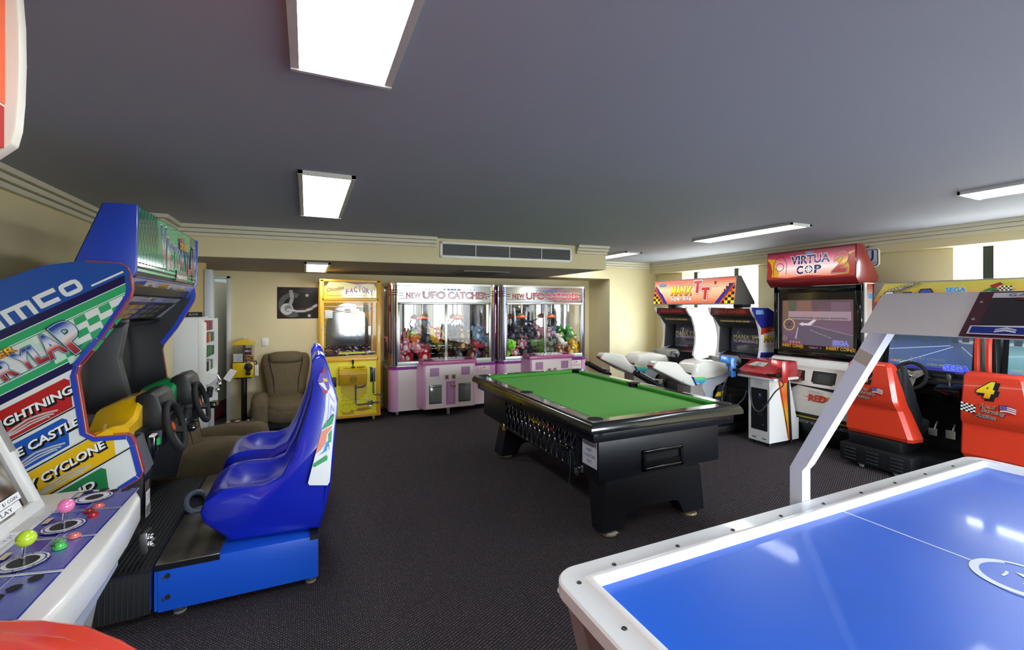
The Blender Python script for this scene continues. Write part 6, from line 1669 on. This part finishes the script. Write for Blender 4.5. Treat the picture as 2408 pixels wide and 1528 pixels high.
b.add([p.pt(0, 0), p.pt(W, 0), p.pt(W, hh), p.pt(0, hh)], [(0, 1, 2, 3)], M('#191516', .1, coat=.8)); p.l += 1
E2 = .35
p.rect(.04, .07, W - .03, hh - .09, G(((0, '#4a3c4e'), (.4, '#574653'), (.7, '#544048'), (1, '#4a3840')), .15, emit=E2))
for x0_, x1_, z0_, z1_, c in ((.05, .12, .40, .60, '#5c4638'), (.13, .20, .45, .60, '#3f4638'), (.22, .40, .46, .60, '#63483f'), (.42, .48, .42, .6, '#4f3a40'), (.52, .62, .36, .44, '#4a4a42'), (.62, .82, .36, .58, '#5a4650')): p.rect(x0_, z0_, x1_, z1_, M(c, .2, emit=E2), True)
p.l += 1
p.poly([(.24, .29), (.30, .33), (.85, .21), (.85, .08), (.18, .08)], M('#4b434e', .2, emit=E2))
for a in range(5): p.poly([(.38 + a * .05, .255 - a * .018), (.42 + a * .05, .245 - a * .018), (.425 + a * .05, .238 - a * .018), (.385 + a * .05, .249 - a * .018)], M('#8a828c', .3, emit=E2), True)
p.line([(.30, .33), (.85, .21)], .004, M('#857c86', .3, emit=E2), True); p.poly([(.20, .14), (.22, .14), (.245, .28), (.235, .28)], M('#877f88', .3, emit=E2), True)
p.l += 1
p.rect(.12, .375, .83, .475, M('#7a6a70', .2, emit=E2)); rd_ = M('#a05a60', .3, emit=E2); bk_ = M('#3a3034', .3)
p.text('The Lock-on Sight', .135, .432, .024, rd_, w=.37, anchor='l', off=.01); p.text('automatically targets enemies.', .135, .388, .024, bk_, w=.67, anchor='l', off=.01)
p.poly([(.25, .32), (.30, .345), (.30, .333), (.36, .333), (.42, .375), (.46, .375), (.39, .305), (.30, .307), (.30, .295)], M('#a59aa2', .3, emit=E2))
yl_ = M('#a58a3a', .3, emit=E2); p.ring(.13, .31, .062, .072, yl_, 28)
for a in range(6): p.line([(.13, .31), (.13 + .06 * math.cos(a * PI / 3), .31 + .06 * math.sin(a * PI / 3))], .006, M('#3a3034', .3, emit=.1), True)
p.disc(.07, .14, .03, M('#7a6a5a', .3, emit=E2)); p.ring(.07, .14, .012, .02, M('#3a2c2c', .3), keep=True)
for k in range(4): p.disc(.145 + k * .037, .095, .015, M('#8a3a44', .3, emit=E2), 12, keep=True); p.disc(.145 + k * .037, .10, .006, M('#b8888c', .3, emit=E2), 8, keep=True)
p.l += 1
og = M('#a0742a', .3, emit=E2); p.text('INSERT COIN(S)', .17, .035, .034, og, w=.26, off=.02); p.text('INSERT COIN(S)', .72, .035, .034, og, w=.31, off=.02); p.text('CREDIT  0', .44, .035, .02, M('#8a6a8a', .3, emit=E2), w=.14)
p.text('SEGA', .72, .095, .05, M('#5a5aa8', .3, emit=E2), w=.17, off=.04, out=[(.03, M('#8a86a0', .3, emit=E2), 0, 0)]); p.text('©SEGA 1995', .72, .073, .013, M('#7a6a84', .3, emit=E2), w=.18)
part(b, 'screen', t, 'dim purple game screen')
b = MB(); b.box(5.47, 5.98, VB_ - .02, VB_, .06, 1.89, off_w, .003); p = Panel(b, (5.47, VB_ - .02, .06), (1, 0, 0), (0, 0, 1)); p.rect(.02, .9, .50, 1.82, G(((0, '#c9441c'), (.3, '#e0b84a'), (.55, '#d8d0c4'), (.85, '#d8b0a0'), (1, '#b03a24')), .3)); p.poly([(.02, .55), (.5, .4), (.5, 1.0), (.02, .95)], M('#c9a51c', .3)); p.poly([(.02, .72), (.5, .62), (.5, .7), (.02, .79)], BLACK); sega(p, .12, 1.66, .05, .16)
part(b, 'side_panel', t, 'orange flame printed side')
b = MB(); b.prism([(5.47, .93), (5.47, 1.025), (5.40, 1.0), (5.36, .93), (5.36, .90), (5.30, .72), (5.30, .55), (5.33, .38), (5.5, .38), (5.5, .93)], 'y', VB_, VA, off_w, .004)
p = Panel(b, (5.36, VA, .90), (0, -1, 0), (.95, 0, 2.85), eps=.001); W = VA - VB_
p2 = Panel(b, (5.30, VA, .715), (0, -1, 0), (.06, 0, .185), eps=.0012)
p2.poly([(.20, .015), (.47, .012), (.45, .17), (.23, .175)], M('#2a1a18', .4)); p2.poly([(.21, .02), (.40, .02), (.42, .165), (.24, .17)], M('#8f3a30', .4))
for k in range(6): p2.rect(.22, .03 + k * .023, .41, .034 + k * .023, M('#b8a090', .4), True)
p2.l += 1; p2.poly([(.26, .09), (.36, .13), (.36, .165), (.26, .165)], M('#7d7460', .4)); p2.poly([(.33, .03), (.36, .13), (.32, .13)], M('#7d7460', .4)); p2.text('GUARDIAN', .33, .03, .045, M('#8f3a30', .4), w=.22, off=.01, out=[(.03, M('#c9b8a8', .4), 0, 0)])
p2.rrect(.54, .012, .80, .18, .012, BLACK); p2.rrect(.56, .03, .78, .165, .01, M('#2b2d2c', .5)); p2.rrect(.60, .05, .74, .145, .01, M('#3a3d3a', .6))
p3 = Panel(b, (5.30, VA, .38), (0, -1, 0), (-.03, 0, .17), eps=.0012)
p3 = Panel(b, (5.299, VA, .55), (0, -1, 0), (0, 0, 1), eps=.0012)
p3.poly([(.24, .06), (.40, .155), (.9, .12), (.9, .16), (.24, .165)], BLACK, True); p3.l += 1; p3.poly([(.44, .035), (.9, .08), (.9, .0), (.6, .03)], M('#cf7a1c', .35)); p3.poly([(.3, .07), (.75, .1), (.5, .10), (.36, .12)], M('#e0dcd2', .4)); p3.disc(.30, .09, .03, M('#5a5230', .4)); p3.ring(.30, .09, .012, .02, M('#c9b23a', .4))
p3.text('OFFICER 2', .60, .085, .028, M('#e8e2d8', .3), w=.17, off=.02, sh=.1, out=[(.03, BLACK, 0, 0)]); p3.text('RED', .62, .0, .07, M('#b8321c', .3), w=.20, off=.04, sh=.12, out=[(.03, M('#e8dccc', .3), 0, 0), (.015, M('#2a1410', .3), .002, -.002)])
part(b, 'control_shelf', t, 'white sloping shelf with speaker and red picture')
b = MB(); b.prism([(5.345, .38), (5.45, .05), (5.9, .05), (5.9, .38)], 'y', VB_, VA, BLACK, .004); p = Panel(b, (5.45, VA, .05), (0, -1, 0), (-.105, 0, .33), eps=.0015); p.rect(0, .285, W, .30, M('#c9b81c', .4)); p.text('NONSTOP 3D SHOOTING ACTION', .62, .215, .034, M('#9a9a9c', .4), w=.72, sh=.2, off=.02)
for y in (VB_ + .1, VA - .1): b.cyl((5.55, y, 0), (5.55, y, .06), .03, CASTER)
part(b, 'plinth', t)

t = thing('gun_pedestal', 'white pedestal with red top and orange flame side, before the gun game cabinet', 'gun pedestal', (5.1, 3.65, 0))
px0, px1, py0, py1 = 4.85, 5.40, 3.50, 3.77
b = MB(); b.loft([[(px0, py0, z), (x1, py0, z), (x1, py1, z), (px0, py1, z)] for z, x1 in ((.05, 5.37), (.305, 5.37), (.305001, 5.33), (.82, 5.19))], MW)
p = Panel(b, (px0, py0, .05), (1, 0, 0), (0, 0, 1), eps=.001)
p.poly([(.33, 0), (.355, 0), (.31, .52), (.335, .77), (.13, .77)], G(((0, '#c9441c'), (.4, '#e0a02a'), (.7, '#d9581c'), (1, '#e6b43a')), .3)); p.poly([(.355, 0), (.40, 0), (.36, .5), (.34, .77), (.30, .77), (.31, .5)], M('#22252c', .4)); p.poly([(.33, 0), (.30, .2), (.13, .77), (.16, .77)], M('#c23a24', .3))
p.text('NONSTOP 3D SHOOTING ACTION', .352, .60, .022, M('#d8d6d0', .4), w=.50, rot=-85, off=.02, anchor='l')
pf = Panel(b, (px0, py1, .05), (0, -1, 0), (0, 0, 1), eps=.001); pf.rrect(.035, .13, .245, .62, .01, M('#15171b', .4)); 
for x, z, w in ((.12, .50, .07), (.12, .30, .07)): pf.rect(x, z, x + w, z + .075, M('#2a2d33', .35), True); 
pf.l += 1; pf.rect(.14, .52, .17, .545, M('#3a5a9a', .3), True); pf.disc(.15, .55, .008, WHITE, 10, keep=True); pf.rect(.09, .622, .18, .64, M('#d8d6d2', .4), True); pf.rect(.09, .65, .19, .72, M('#d6d4da', .4), True); pf.disc(.19, .43, .012, CHROME, 12, keep=True); pf.disc(.19, .20, .012, CHROME, 12, keep=True)
for x in (.05, .18): pf.rect(x, .03, x + .05, .045, M('#6a6a66', .4), True)
pf.l += 1; pf.text('$1 = 1 PLAY', .14, .675, .014, M('#6a5a7a', .5), w=.07)
part(b, 'column', t)
for x, y in ((4.92, 3.55), (5.30, 3.55), (4.92, 3.72), (5.30, 3.72)):
    b = MB(); b.cyl((x, y, 0), (x, y, .05), .022, BLACK, n=12); part(b, 'levelling_foot', t)
b = MB(); rp2 = M('#a8262a', .3, name='red_holster', coat=.4)
b.prism([(4.80, .80), (4.77, .86), (4.84, .90), (5.02, .985), (5.22, .995), (5.25, .84), (5.20, .80)], 'y', 3.42, 3.86, rp2, .012)
b.box(4.79, 5.22, 3.40, 3.88, .785, .815, MW, .006)
p = Panel(b, (4.84, 3.86, .901), (0, -1, 0), (.18, 0, .085), eps=.002); p.poly([(.04, .05), (.26, .05), (.26, .15), (.10, .15)], M('#b8b6b0', .4)); p.text('2', .17, .06, .07, M('#7a7a7c', .4), w=.05, off=.02)
p = Panel(b, (5.03, 3.80, .987), (0, -1, 0), (.98, 0, .05), eps=.002); p.rect(.05, .10, .34, .16, BLACK); p.text('VIRTUA COP 2', .195, .115, .028, M('#d8d8d8', .4), w=.25, off=.02)
p = Panel(b, (4.785, 3.85, .82), (0, -1, 0), (.06, 0, .07), eps=.003); p.rect(.06, .005, .32, .075, M('#d5cfc4', .4)); p.disc(.10, .055, .018, M('#c9b02a', .3), sx=1.4, keep=True); p.disc(.28, .055, .018, M('#c9b02a', .3), sx=1.4, keep=True); p.rect(.20, .01, .27, .035, M('#8a8a6a', .4))
part(b, 'holster_top', t, 'red holster top with player buttons')
def gun(label, col, loc, rz, lean):
    t = thing('light_gun', label, 'toy gun', loc, rz)
    T = Matrix.Rotation(R(lean), 4, 'Y'); m = M(col, .3, coat=.4)
    b = MB(); b.x = T; b.box(-.15, .09, -.025, .025, -.01, .06, m, .008); b.box(-.13, .05, -.014, .014, .05, .065, m, .004); b.box(-.16, -.12, -.012, .012, .005, .04, m, .004); part(b, 'slide', t, local=True)
    b = MB(); b.x = T; b.prism([(.0, .0), (.085, .0), (.12, -.13), (.04, -.14)], 'y', -.022, .022, m, .008); part(b, 'grip', t, local=True)
    b = MB(); b.x = T; b.tube([(.005, 0, -.005), (-.03, 0, -.03), (-.02, 0, -.055), (.015, 0, -.055)], .005, m, 6); b.tube([(-.01, 0, -.005), (-.008, 0, -.03)], .005, BLACK, 6); part(b, 'trigger_guard', t, local=True)
    return t
g1_ = gun('red toy light gun hanging muzzle up on the near side of the pedestal', '#b3231e', (4.86, 3.36, .93), R(156), -90)
g2_ = gun('bright blue toy light gun on the far side of the pedestal', '#1b6fc4', (4.76, 3.95, .92), R(156), -90)
for g_, pts in ((g1_, [(4.88, 3.38, .80), (4.90, 3.37, .74), (4.83, 3.42, .66), (4.80, 3.55, .44), (4.79, 3.64, .42), (4.80, 3.70, .55), (4.82, 3.73, .80), (4.84, 3.70, .93)]), (g2_, [(4.74, 3.93, .84), (4.70, 4.02, .60), (4.72, 4.02, .42), (4.78, 3.95, .38), (4.84, 3.84, .5), (4.86, 3.80, .62)])):
    P_ = [Vector(q) for q in pts]; sm = []
    for i in range(len(P_) - 1):
        p0, p1, p2_, p3_ = P_[max(i - 1, 0)], P_[i], P_[i + 1], P_[min(i + 2, len(P_) - 1)]
        for k in range(6):
            u = k / 6; sm.append(.5 * ((2 * p1) + (p2_ - p0) * u + (2 * p0 - 5 * p1 + 4 * p2_ - p3_) * u * u + (3 * p1 - p0 - 3 * p2_ + p3_) * u ** 3))
    b = MB(); b.tube(sm + [P_[-1]], .008, M('#3a3c40', .5), 8); part(b, 'cable', g_, sharp=80)
for (x, y, s) in ((4.80, 3.43, 1), (4.80, 3.87, -1)):
    b = MB(); b.box(4.76, 4.86, y - .05 if s < 0 else y - .08, y + .08 if s < 0 else y + .05, .84, .87, BLACK, .008); part(b, 'gun_holster', t)

# wall sign behind the gun cabinet
b = MB(); b.prism([(2.99, 2.09), (2.96, 2.12), (2.96, 2.28), (2.99, 2.31), (3.60, 2.31), (3.60, 2.09)], 'x', 5.97, 5.99, WHITE, .004)
p = Panel(b, (5.97, 3.60, 2.09), (0, -1, 0), (0, 0, 1), eps=.002); p.rrect(.01, .012, .628, .208, .025, BLACK); p.rrect(.018, .02, .62, .2, .022, M('#dfe2e4', .35)); p.text('U', .545, .07, .12, M('#24409a', .35), w=.085, off=.04); p.rect(.30, .032, .61, .037, BLACK, True); p.rect(.30, .047, .61, .051, BLACK, True); p.rect(.30, .057, .61, .060, BLACK, True)
p.poly([(.46, .222), (.52, .29), (.56, .29)], BLACK, True)
b.prism([(3.10, 2.31), (3.04, 2.385), (3.0, 2.385)], 'x', 5.975, 5.985, BLACK)
solo(b, 'wall_sign', 'white rounded wall sign with a blue letter, half hidden by the red header', 'sign')

# ------------------------------------------------------------------ twin stock car racing machines
ora = M('#cf3a20', .3, name='orange_red_shell', coat=.3); dgs = M('#2f3236', .55, name='charcoal_seat')
def racer(label, ys, yc, num, credit):
    t = thing('racing_seat_machine', label, 'arcade machine', (5.5, yc, 0), group='stock car racing machines')
    yk, yc = yc, ys
    y0, y1 = yc - .42, yc + .42
    b = MB(); b.box(5.28, 6.1, yk - .38, min(yk + .38, 2.83), .05, .225, M('#101114', .45)); b.box(5.08, 5.28, yc - .33, yc + .28, .05, .225, M('#101114', .45), .006); b.box(5.14, 5.55, yc - .22, yc + .23, .225, .33, BLACK, .008); part(b, 'platform', t, 'black platform with louvres')
    for i in range(3):
        b = MB()
        for j in range(4): b.box(5.068, 5.082, yc + .24 - i * .20 - .11, yc + .24 - i * .20, .075 + j * .034, .087 + j * .034, M('#2c2e33', .35), .004)
        part(b, 'louvre_vent', t)
    for x, y in ((5.15, yc + .10), (5.15, yc - .2), (5.95, yc)):
        b = MB(); b.cyl((x, y, .022), (x, y + .025, .022), .022, CASTER, n=14); b.box(x - .03, x + .03, y - .01, y + .035, .03, .055, STEEL); part(b, 'caster', t)
    # seat shell: back plate with flaring foot
    b = MB(); rings = []
    for z, ya, yb_, x0_, x1_ in ((.335, yc + .265, yc - .265, 5.19, 5.36), (.37, yc + .275, yc - .275, 5.17, 5.34), (.62, yc + .275, yc - .185, 5.19, 5.32), (.66, yc + .275, yc - .175, 5.165, 5.30), (.72, yc + .27, yc - .16, 5.15, 5.29), (1.03, yc + .265, yc - .095, 5.19, 5.27), (1.065, yc + .25, yc - .07, 5.21, 5.26), (1.075, yc + .22, yc - .05, 5.225, 5.25)):
        rings.append([(x0_ + .012, ya, z), (x0_, ya - .012, z), (x0_, yb_ + .012, z), (x0_ + .03, yb_ - .02, z), (x1_, yb_ - .035, z), (x1_, ya, z)])
    b.loft(rings, ora); sh = part(b, 'seat_shell', t, 'orange red seat back numbered %s' % num, sharp=28)
    b = MB(); p = Panel(b, (5.147, yc + .27, .72), (0, -1, 0), (.04, 0, .31), eps=.0015)
    yel = G(((0, '#d98a14'), (.5, '#e6c81c'), (1, '#e0d02a')), .3)
    p.text(num, .155, .155, .125, yel, w=.115, sh=.2, off=.05, out=[(.05, BLACK, .018, -.014), (.03, BLACK, 0, 0)])
    for st, x, y, c in (('Road', .17, .065, '#8a1a4a'), ('Burning', .205, .025, '#6a1f5c'), ('Action', .165, -.018, '#2f2070')):
        p.text(st, x, y, .03, M(c, .3), w={'Road': .095, 'Burning': .145, 'Action': .125}[st], sh=.25, off=.012, rot=-4, out=[(.045, BLACK, .004, -.004), (.032, M('#e6d68a', .3), 0, 0)])
    fx, fy = .26, .045; wv = [0, .006, .002, -.006]
    for k in range(7):
        c = M('#8f2438' if k % 2 == 0 else '#e6dfe0', .35); h = .055 / 7
        p.poly([(fx + a * .03 - .01, fy + k * h + wv[a]) for a in range(4)] + [(fx + a * .03 - .01, fy + (k + 1) * h + wv[a]) for a in (3, 2, 1, 0)], c, True)
    p.l += 1; p.poly([(fx - .012, fy + .024), (fx + .03, fy + .03), (fx + .03, fy + .064), (fx - .012, fy + .058)], M('#2a2a7a', .35)); p.l += 1
    for i in range(5):
        for j in range(3): p.disc(fx - .006 + i * .008, fy + .032 + j * .009, .0018, WHITE, 5, keep=True)
    p.l += 1
    for i in range(6):
        for j in range(5): p.rect(.005 + i * .016, .02 + j * .014 - i * .003, .021 + i * .016, .034 + j * .014 - i * .003, BLACK if (i + j) % 2 else M('#e6e4e0', .35), True)
    part(b, 'seat_decal', sh, 'number and lettering decals')
    b = MB()
    for s, w_ in ((-1, .045),):
        b.prism([(5.26, 1.065), (5.30, 1.05), (5.36, .93), (5.44, .80), (5.50, .68), (5.56, .58), (5.60, .52), (5.56, .42), (5.45, .34), (5.36, .34), (5.30, .62)], 'y', yc - .20, yc - .155, dgs, .012)
        b.prism([(5.26, 1.065), (5.30, 1.05), (5.36, .93), (5.44, .80), (5.50, .68), (5.56, .58), (5.60, .52), (5.56, .42), (5.45, .34), (5.36, .34), (5.30, .62)], 'y', yc + .21, yc + .255, dgs, .012)
    b.prism([(5.34, .34), (5.36, .42), (5.55, .44), (5.70, .50), (5.735, .475), (5.72, .40), (5.6, .345)], 'y', yc - .20, yc + .25, dgs, .02); b.prism([(5.25, 1.0), (5.29, 1.0), (5.40, .42), (5.34, .40)], 'y', yc - .17, yc + .22, dgs, .01); part(b, 'seat', t, 'charcoal bucket seat')
    # cabinet
    yc = yk; y0, y1 = yc - .445, yc + .405
    b = MB(); b.box(5.98, 6.12, y0 + .02, y1 - .02, .05, 1.42, M('#0c0c0e', .6))
    for y in (y0 + .0, y1 - .04): b.prism([(5.98, .1), (5.82, .45), (5.66, .78), (5.60, .85), (5.66, .90), (5.62, 1.42), (5.98, 1.42)], 'y', y, y + .04, BLACK, .004)
    b.prism([(5.64, .84), (5.60, .865), (5.62, .93), (5.76, .955), (5.9, .95), (5.9, .75)], 'y', y0 + .03, y1 - .03, BLACK, .01)
    part(b, 'cabinet', t)
    for y in (y0 - .012, y1 - .028):
        b = MB(); b.loft([[(x, yy, z) for x, yy in ((xx, y), (xx - .035, y + .01), (xx - .035, y + .03), (xx, y + .04))] for xx, z in ((5.60, .70), (5.61, .9), (5.585, 1.1), (5.59, 1.28), (5.61, 1.40), (5.64, 1.48))], ora); part(b, 'edge_moulding', t, 'curved orange edge moulding')
    b = MB(); ya, yb_ = y1 - .09, y0 + .09; W = ya - yb_; hh = .46
    p = Panel(b, (5.70, ya, .98), (0, -1, 0), (.06, 0, hh), eps=.0012); b.add([p.pt(-.04, -.03), p.pt(W + .04, -.03), p.pt(W + .04, hh + .03), p.pt(-.04, hh + .03)], [(0, 1, 2, 3)], BLACK); p.l += 1
    tone = ('#2c3a52', '#3a4a66', '#39486a') if num == '2' else ('#2a4a54', '#4a7078', '#5a8086')
    E3 = .5
    p.rect(0, 0, W, hh, G(((0, '#2b2d6a'), (.18, tone[1]), (.45, tone[2]), (.7, tone[0]), (1, '#2a3238')), .15, emit=E3, coat=.5))
    p.poly([(W * .25, .09), (W * .52, .26), (W * .60, .26), (W, .13), (W, .0), (0, .0), (0, .09)], M('#34466c' if num == '2' else '#4a6a8c', .2, emit=E3))
    for a in ((.0, .2, .5, .27), (.1, .06, .52, .26), (W, .18, .58, .265)): p.line([(a[0], a[1]), (a[2] * W / .66 if a[2] < .6 else W * .62, a[3])], .006, M('#8896ac', .3, emit=E3), True)
    for k in range(8): p.rect(.03 + k * .08, .30 + .01 * (k % 3), .08 + k * .08, .36 + .015 * (k % 2), M('#33414a', .3, emit=.3), True)
    p.l += 1
    for k, c in enumerate(('#5a2c24', '#3a4a8a', '#8a842a', '#5a6a2a')): p.rect(.22 + k * .04, .39, .255 + k * .04, .42, M(c, .3, emit=E3), True)
    p.l += 1; p.rect(.0, .0, W, .045, M('#2c2c74', .2, emit=.4), True); p.l += 1
    p.text('INSERT COIN(S)', W * .5, .11, .024, M('#5a5a62', .3, emit=E3), w=.29); p.text(credit, .02, .07, .022, M('#8f8a4a', .3, emit=E3), w=.22 if num == '2' else .12, anchor='l', off=.01)
    sega(p, W - .11, .03, .05, .19, M('#3a46c0', .3, emit=.4), M('#8c9ad8', .3, emit=.3)); p.text('© SEGA 1994', W * .60, .065, .012, M('#8a8a3a', .3, emit=E3), w=.13)
    part(b, 'screen', t, 'lit blue race track screen')
    b = MB(); b.prism([(5.64, .76), (5.62, .96), (5.68, 1.0), (5.72, .97), (5.72, .76)], 'y', yc - .24, yc + .26, BLACK, .012); p = Panel(b, (5.632, yc + .26, .86), (0, -1, 0), (-.09, 0, .99), eps=.006)
    for x, r_ in ((.10, .032), (.21, .045), (.32, .032)): p.disc(x, .05, r_, M('#a8a496', .4)); p.ring(x, .05, r_ - .004, r_, BLACK, keep=True); p.line([(x, .05), (x + .02, .065)], .003, BLACK, True)
    p.rect(-.01, .03, .03, .10, M('#3a7a5a', .4), True); part(b, 'dashboard', t)
    b = MB(); c = Vector((5.545, yc + .05, .935)); ax = Vector((-math.cos(R(15)), 0, math.sin(R(15)))); b.torus(c, .132, .017, ax, RUBBER, 36, 10); w_ = part(b, 'steering_wheel', t, sharp=80)
    b = MB(); up = Vector((math.sin(R(15)), 0, math.cos(R(15)))); sd_ = Vector((0, 1, 0)); met = M('#b5b0a2', .35, .5); ci = c - ax * .02
    for a in (30, 150, 270):
        d_ = sd_ * math.cos(R(a)) + up * math.sin(R(a)); q_ = d_.cross(ax)
        b.loft([[ci + d_ * r_ + q_ * (k * hw_) + ax * e for k, e in ((-1, -.003), (1, -.003), (1, .003), (-1, .003))] for r_, hw_ in ((0, .045), (.07, .032), (.125, .02))], met)
    b.ball(ci + ax * .008, .017, CHROME, 12, 8); b.cyl(ci - ax * .12, ci, .03, BLACK)
    for a in (30, 150, 270):
        d_ = sd_ * math.cos(R(a)) + up * math.sin(R(a)); b.ball(ci + d_ * .055 + ax * .004, .006, M('#4a4a48', .3), 8, 5)
    part(b, 'wheel_hub', w_, 'pale metal three spoke wheel centre')
    b = MB(); b.prism([(5.48, .80), (5.46, .84), (5.60, .90), (5.72, .88), (5.72, .70), (5.55, .70)], 'y', yc - .34, yc - .16, GLOSSBLACK, .012); b.cyl((5.56, yc - .25, .88), (5.545, yc - .25, .935), .008, STEEL); b.lathe([(.012, .925), (.02, .945), (.022, .97), (.012, .99)], M('#4a4b4d', .5), (5.543, yc - .25, 0)); part(b, 'gear_lever', t)
    for y, h in ((yc + .12, .10), (yc - .02, .07), (yc - .16, .08)):
        b = MB(); b.box(5.80, 5.82, y - .035, y + .035, .32, .32 + h, M('#b5b1a4', .4), .004); b.cyl((5.82, y, .34), (5.9, y, .45), .008, STEEL); part(b, 'pedal', t, 'pale foot pedal')
    b = MB(); b.box(5.9, 5.98, y1 - .22, y1 - .08, .3, .75, M('#6a6660', .5)); part(b, 'coin_door', t)
    return t
racer('stock car racing machine whose seat back bears the number two, beside the gun cabinet', 2.595, 2.43, '2', 'CREDIT  0/1')
racer('stock car racing machine whose seat back bears the number four, cut by the frame', 1.68, 1.52, '4', 'CREDIT')
t = thing('header_sign_box', 'yellow header sign box with printed cars above the stock car machines', 'sign', (5.7, 2.1, 1.5))
b = MB(); b.prism([(5.58, 1.50), (5.585, 1.56), (5.60, 1.885), (5.85, 1.885), (5.95, 1.50)], 'y', 1.10, 2.83, M('#8a857c', .45), .004)
for y in (1.3, 2.0, 2.65): b.box(5.75, 5.95, y - .05, y + .05, 1.42, 1.505, BLACK)
part(b, 'sign_box', t)
b = MB(); p = Panel(b, (5.578, 2.815, 1.51), (0, -1, 0), (.02, 0, .365), eps=.0012); W, hh = 1.70, .362
p.poly([(0, 0), (W, 0), (W, hh), (.09, hh), (0, hh - .17)], G(((0, '#2a5aa0'), (.22, '#2f6cb0'), (.24, '#8a1a5c'), (.42, '#8f2a5a'), (.5, '#c9783a'), (.68, '#d8ae4a'), (1, '#ccc45c')), .25, coat=.3))
def car(x, y, s, body, roof):
    p.poly([(x, y), (x + s, y + .004), (x + s * 1.02, y + s * .28), (x + s * .8, y + s * .36), (x + s * .68, y + s * .58), (x + s * .26, y + s * .56), (x + s * .14, y + s * .34), (x - s * .02, y + s * .26)], BLACK)
    p.poly([(x + s * .03, y + s * .08), (x + s * .97, y + s * .08), (x + s * .97, y + s * .27), (x + s * .78, y + s * .32), (x + s * .18, y + s * .31), (x + s * .02, y + s * .24)], M(body, .3)); p.poly([(x + s * .22, y + s * .36), (x + s * .74, y + s * .37), (x + s * .64, y + s * .53), (x + s * .30, y + s * .52)], M(roof, .3)); p.rect(x + s * .15, y + s * .13, x + s * .85, y + s * .19, BLACK)
    p.rect(x + s * .4, y + s * .22, x + s * .6, y + s * .30, M('#2a3a8c', .3))
for i in range(9): car(.10 + .032 * i, .245 + .012 * i, .10 - .006 * i, ('#c9b87a', '#d8d4d0', '#b8a05a')[i % 3], '#d6d0b0')
car(.06, .185, .17, '#cbbf2a', '#d8d8d8'); car(.22, .18, .16, '#d2d0d8', '#3a52a8'); car(.36, .19, .19, '#c9c4cc', '#3f4fa0'); car(1.38, .17, .2, '#7a1f34', '#2a2a5c')
for i in range(5): car(1.30 + .03 * i, .29 - .004 * i, .07, '#c9b87a', '#d6d0b0')
sega(p, .67, .262, .04, .15)
p.poly([(.84, .25), (.87, .275), (.92, .30), (.95, .29), (.95, .27), (.90, .262)], M('#2f7a3a', .3)); p.poly([(.88, .245), (.96, .25), (.97, .27), (.92, .265)], BLACK); p.poly([(.90, .31), (.97, .34), (.99, .32), (.93, .285)], M('#a32a2a', .3)); p.poly([(.98, .27), (1.06, .32), (1.0, .335)], M('#c9c02a', .3)); p.poly([(1.0, .25), (1.08, .285), (1.04, .26)], M('#2a7aa8', .3))
for i in range(6):
    for j in range(3): p.rect(.965 + i * .013, .262 + j * .014, .978 + i * .013, .276 + j * .014, BLACK if (i + j) % 2 else WHITE, True)
p.l += 1
p.text('DAYTONA', .92, .10, .135, BLACK, w=.60, off=.06, sh=.1); p.text('USA', .92, .04, .05, M('#2a3a8c', .3), w=.2, off=.04)
p.text('RED HOT RACING', .30, .02, .05, M('#d8c41c', .3), w=.5, off=.04, sh=.2, out=[(.04, BLACK, .003, -.003)])
part(b, 'printed_face', t, 'yellow and purple printed face with stock cars')
# ------------------------------------------------------------------ what the bright mirrors and glossy panels pick up through the glazed front
bark = M('#5a5346', .9, name='pale_bark', var=.3, bscale=9); leaf = M('#3f5a2a', .8, name='gum_leaves', var=.4, bscale=6)
b = MB(); b.box(-3, 12, -9, YF - .15, -.12, -.02, M('#9a968c', .9, name='outdoor_paving', var=.1, bscale=2)); struct(b, 'ground_outside')
for i, (x, y, r, w) in enumerate(((2.1, -5.2, .10, 'slim pale tree outside the glazed front, nearest its centre mullion'), (3.0, -6.0, .14, 'thick pale tree outside the glazed front'), (3.75, -4.9, .08, 'slim leaning tree outside the glazed front'), (4.6, -5.8, .12, 'tree outside the glazed front towards the air hockey end'), (1.2, -5.6, .11, 'tree outside the glazed front towards the racing cabinet end'))):
    t = thing('gum_tree', w, 'tree', (x, y, -.02), group='trees outside the glazed front')
    b = MB(); b.tube([(x, y, -.02), (x + .05, y, 1.2), (x - .05, y + .05, 2.4), (x + .1, y, 4.2)], r, bark, 12, radii=[r * 1.2, r, r * .85, r * .5]); part(b, 'trunk', t)
    b = MB(); rnd = random.Random(i)
    for k in range(70):
        a, q, z = rnd.uniform(0, 6.28), rnd.uniform(.05, .42), rnd.uniform(3.0, 4.8)
        c = Vector((x + q * math.cos(a), y + q * math.sin(a), z)); d1 = Vector((rnd.uniform(-1, 1), rnd.uniform(-1, 1), rnd.uniform(-1, 1))).normalized() * .22; d2 = d1.orthogonal().normalized() * .12
        b.add([c - d1, c + d2, c + d1, c - d2], [(0, 1, 2, 3)], leaf)
    part(b, 'foliage', t)
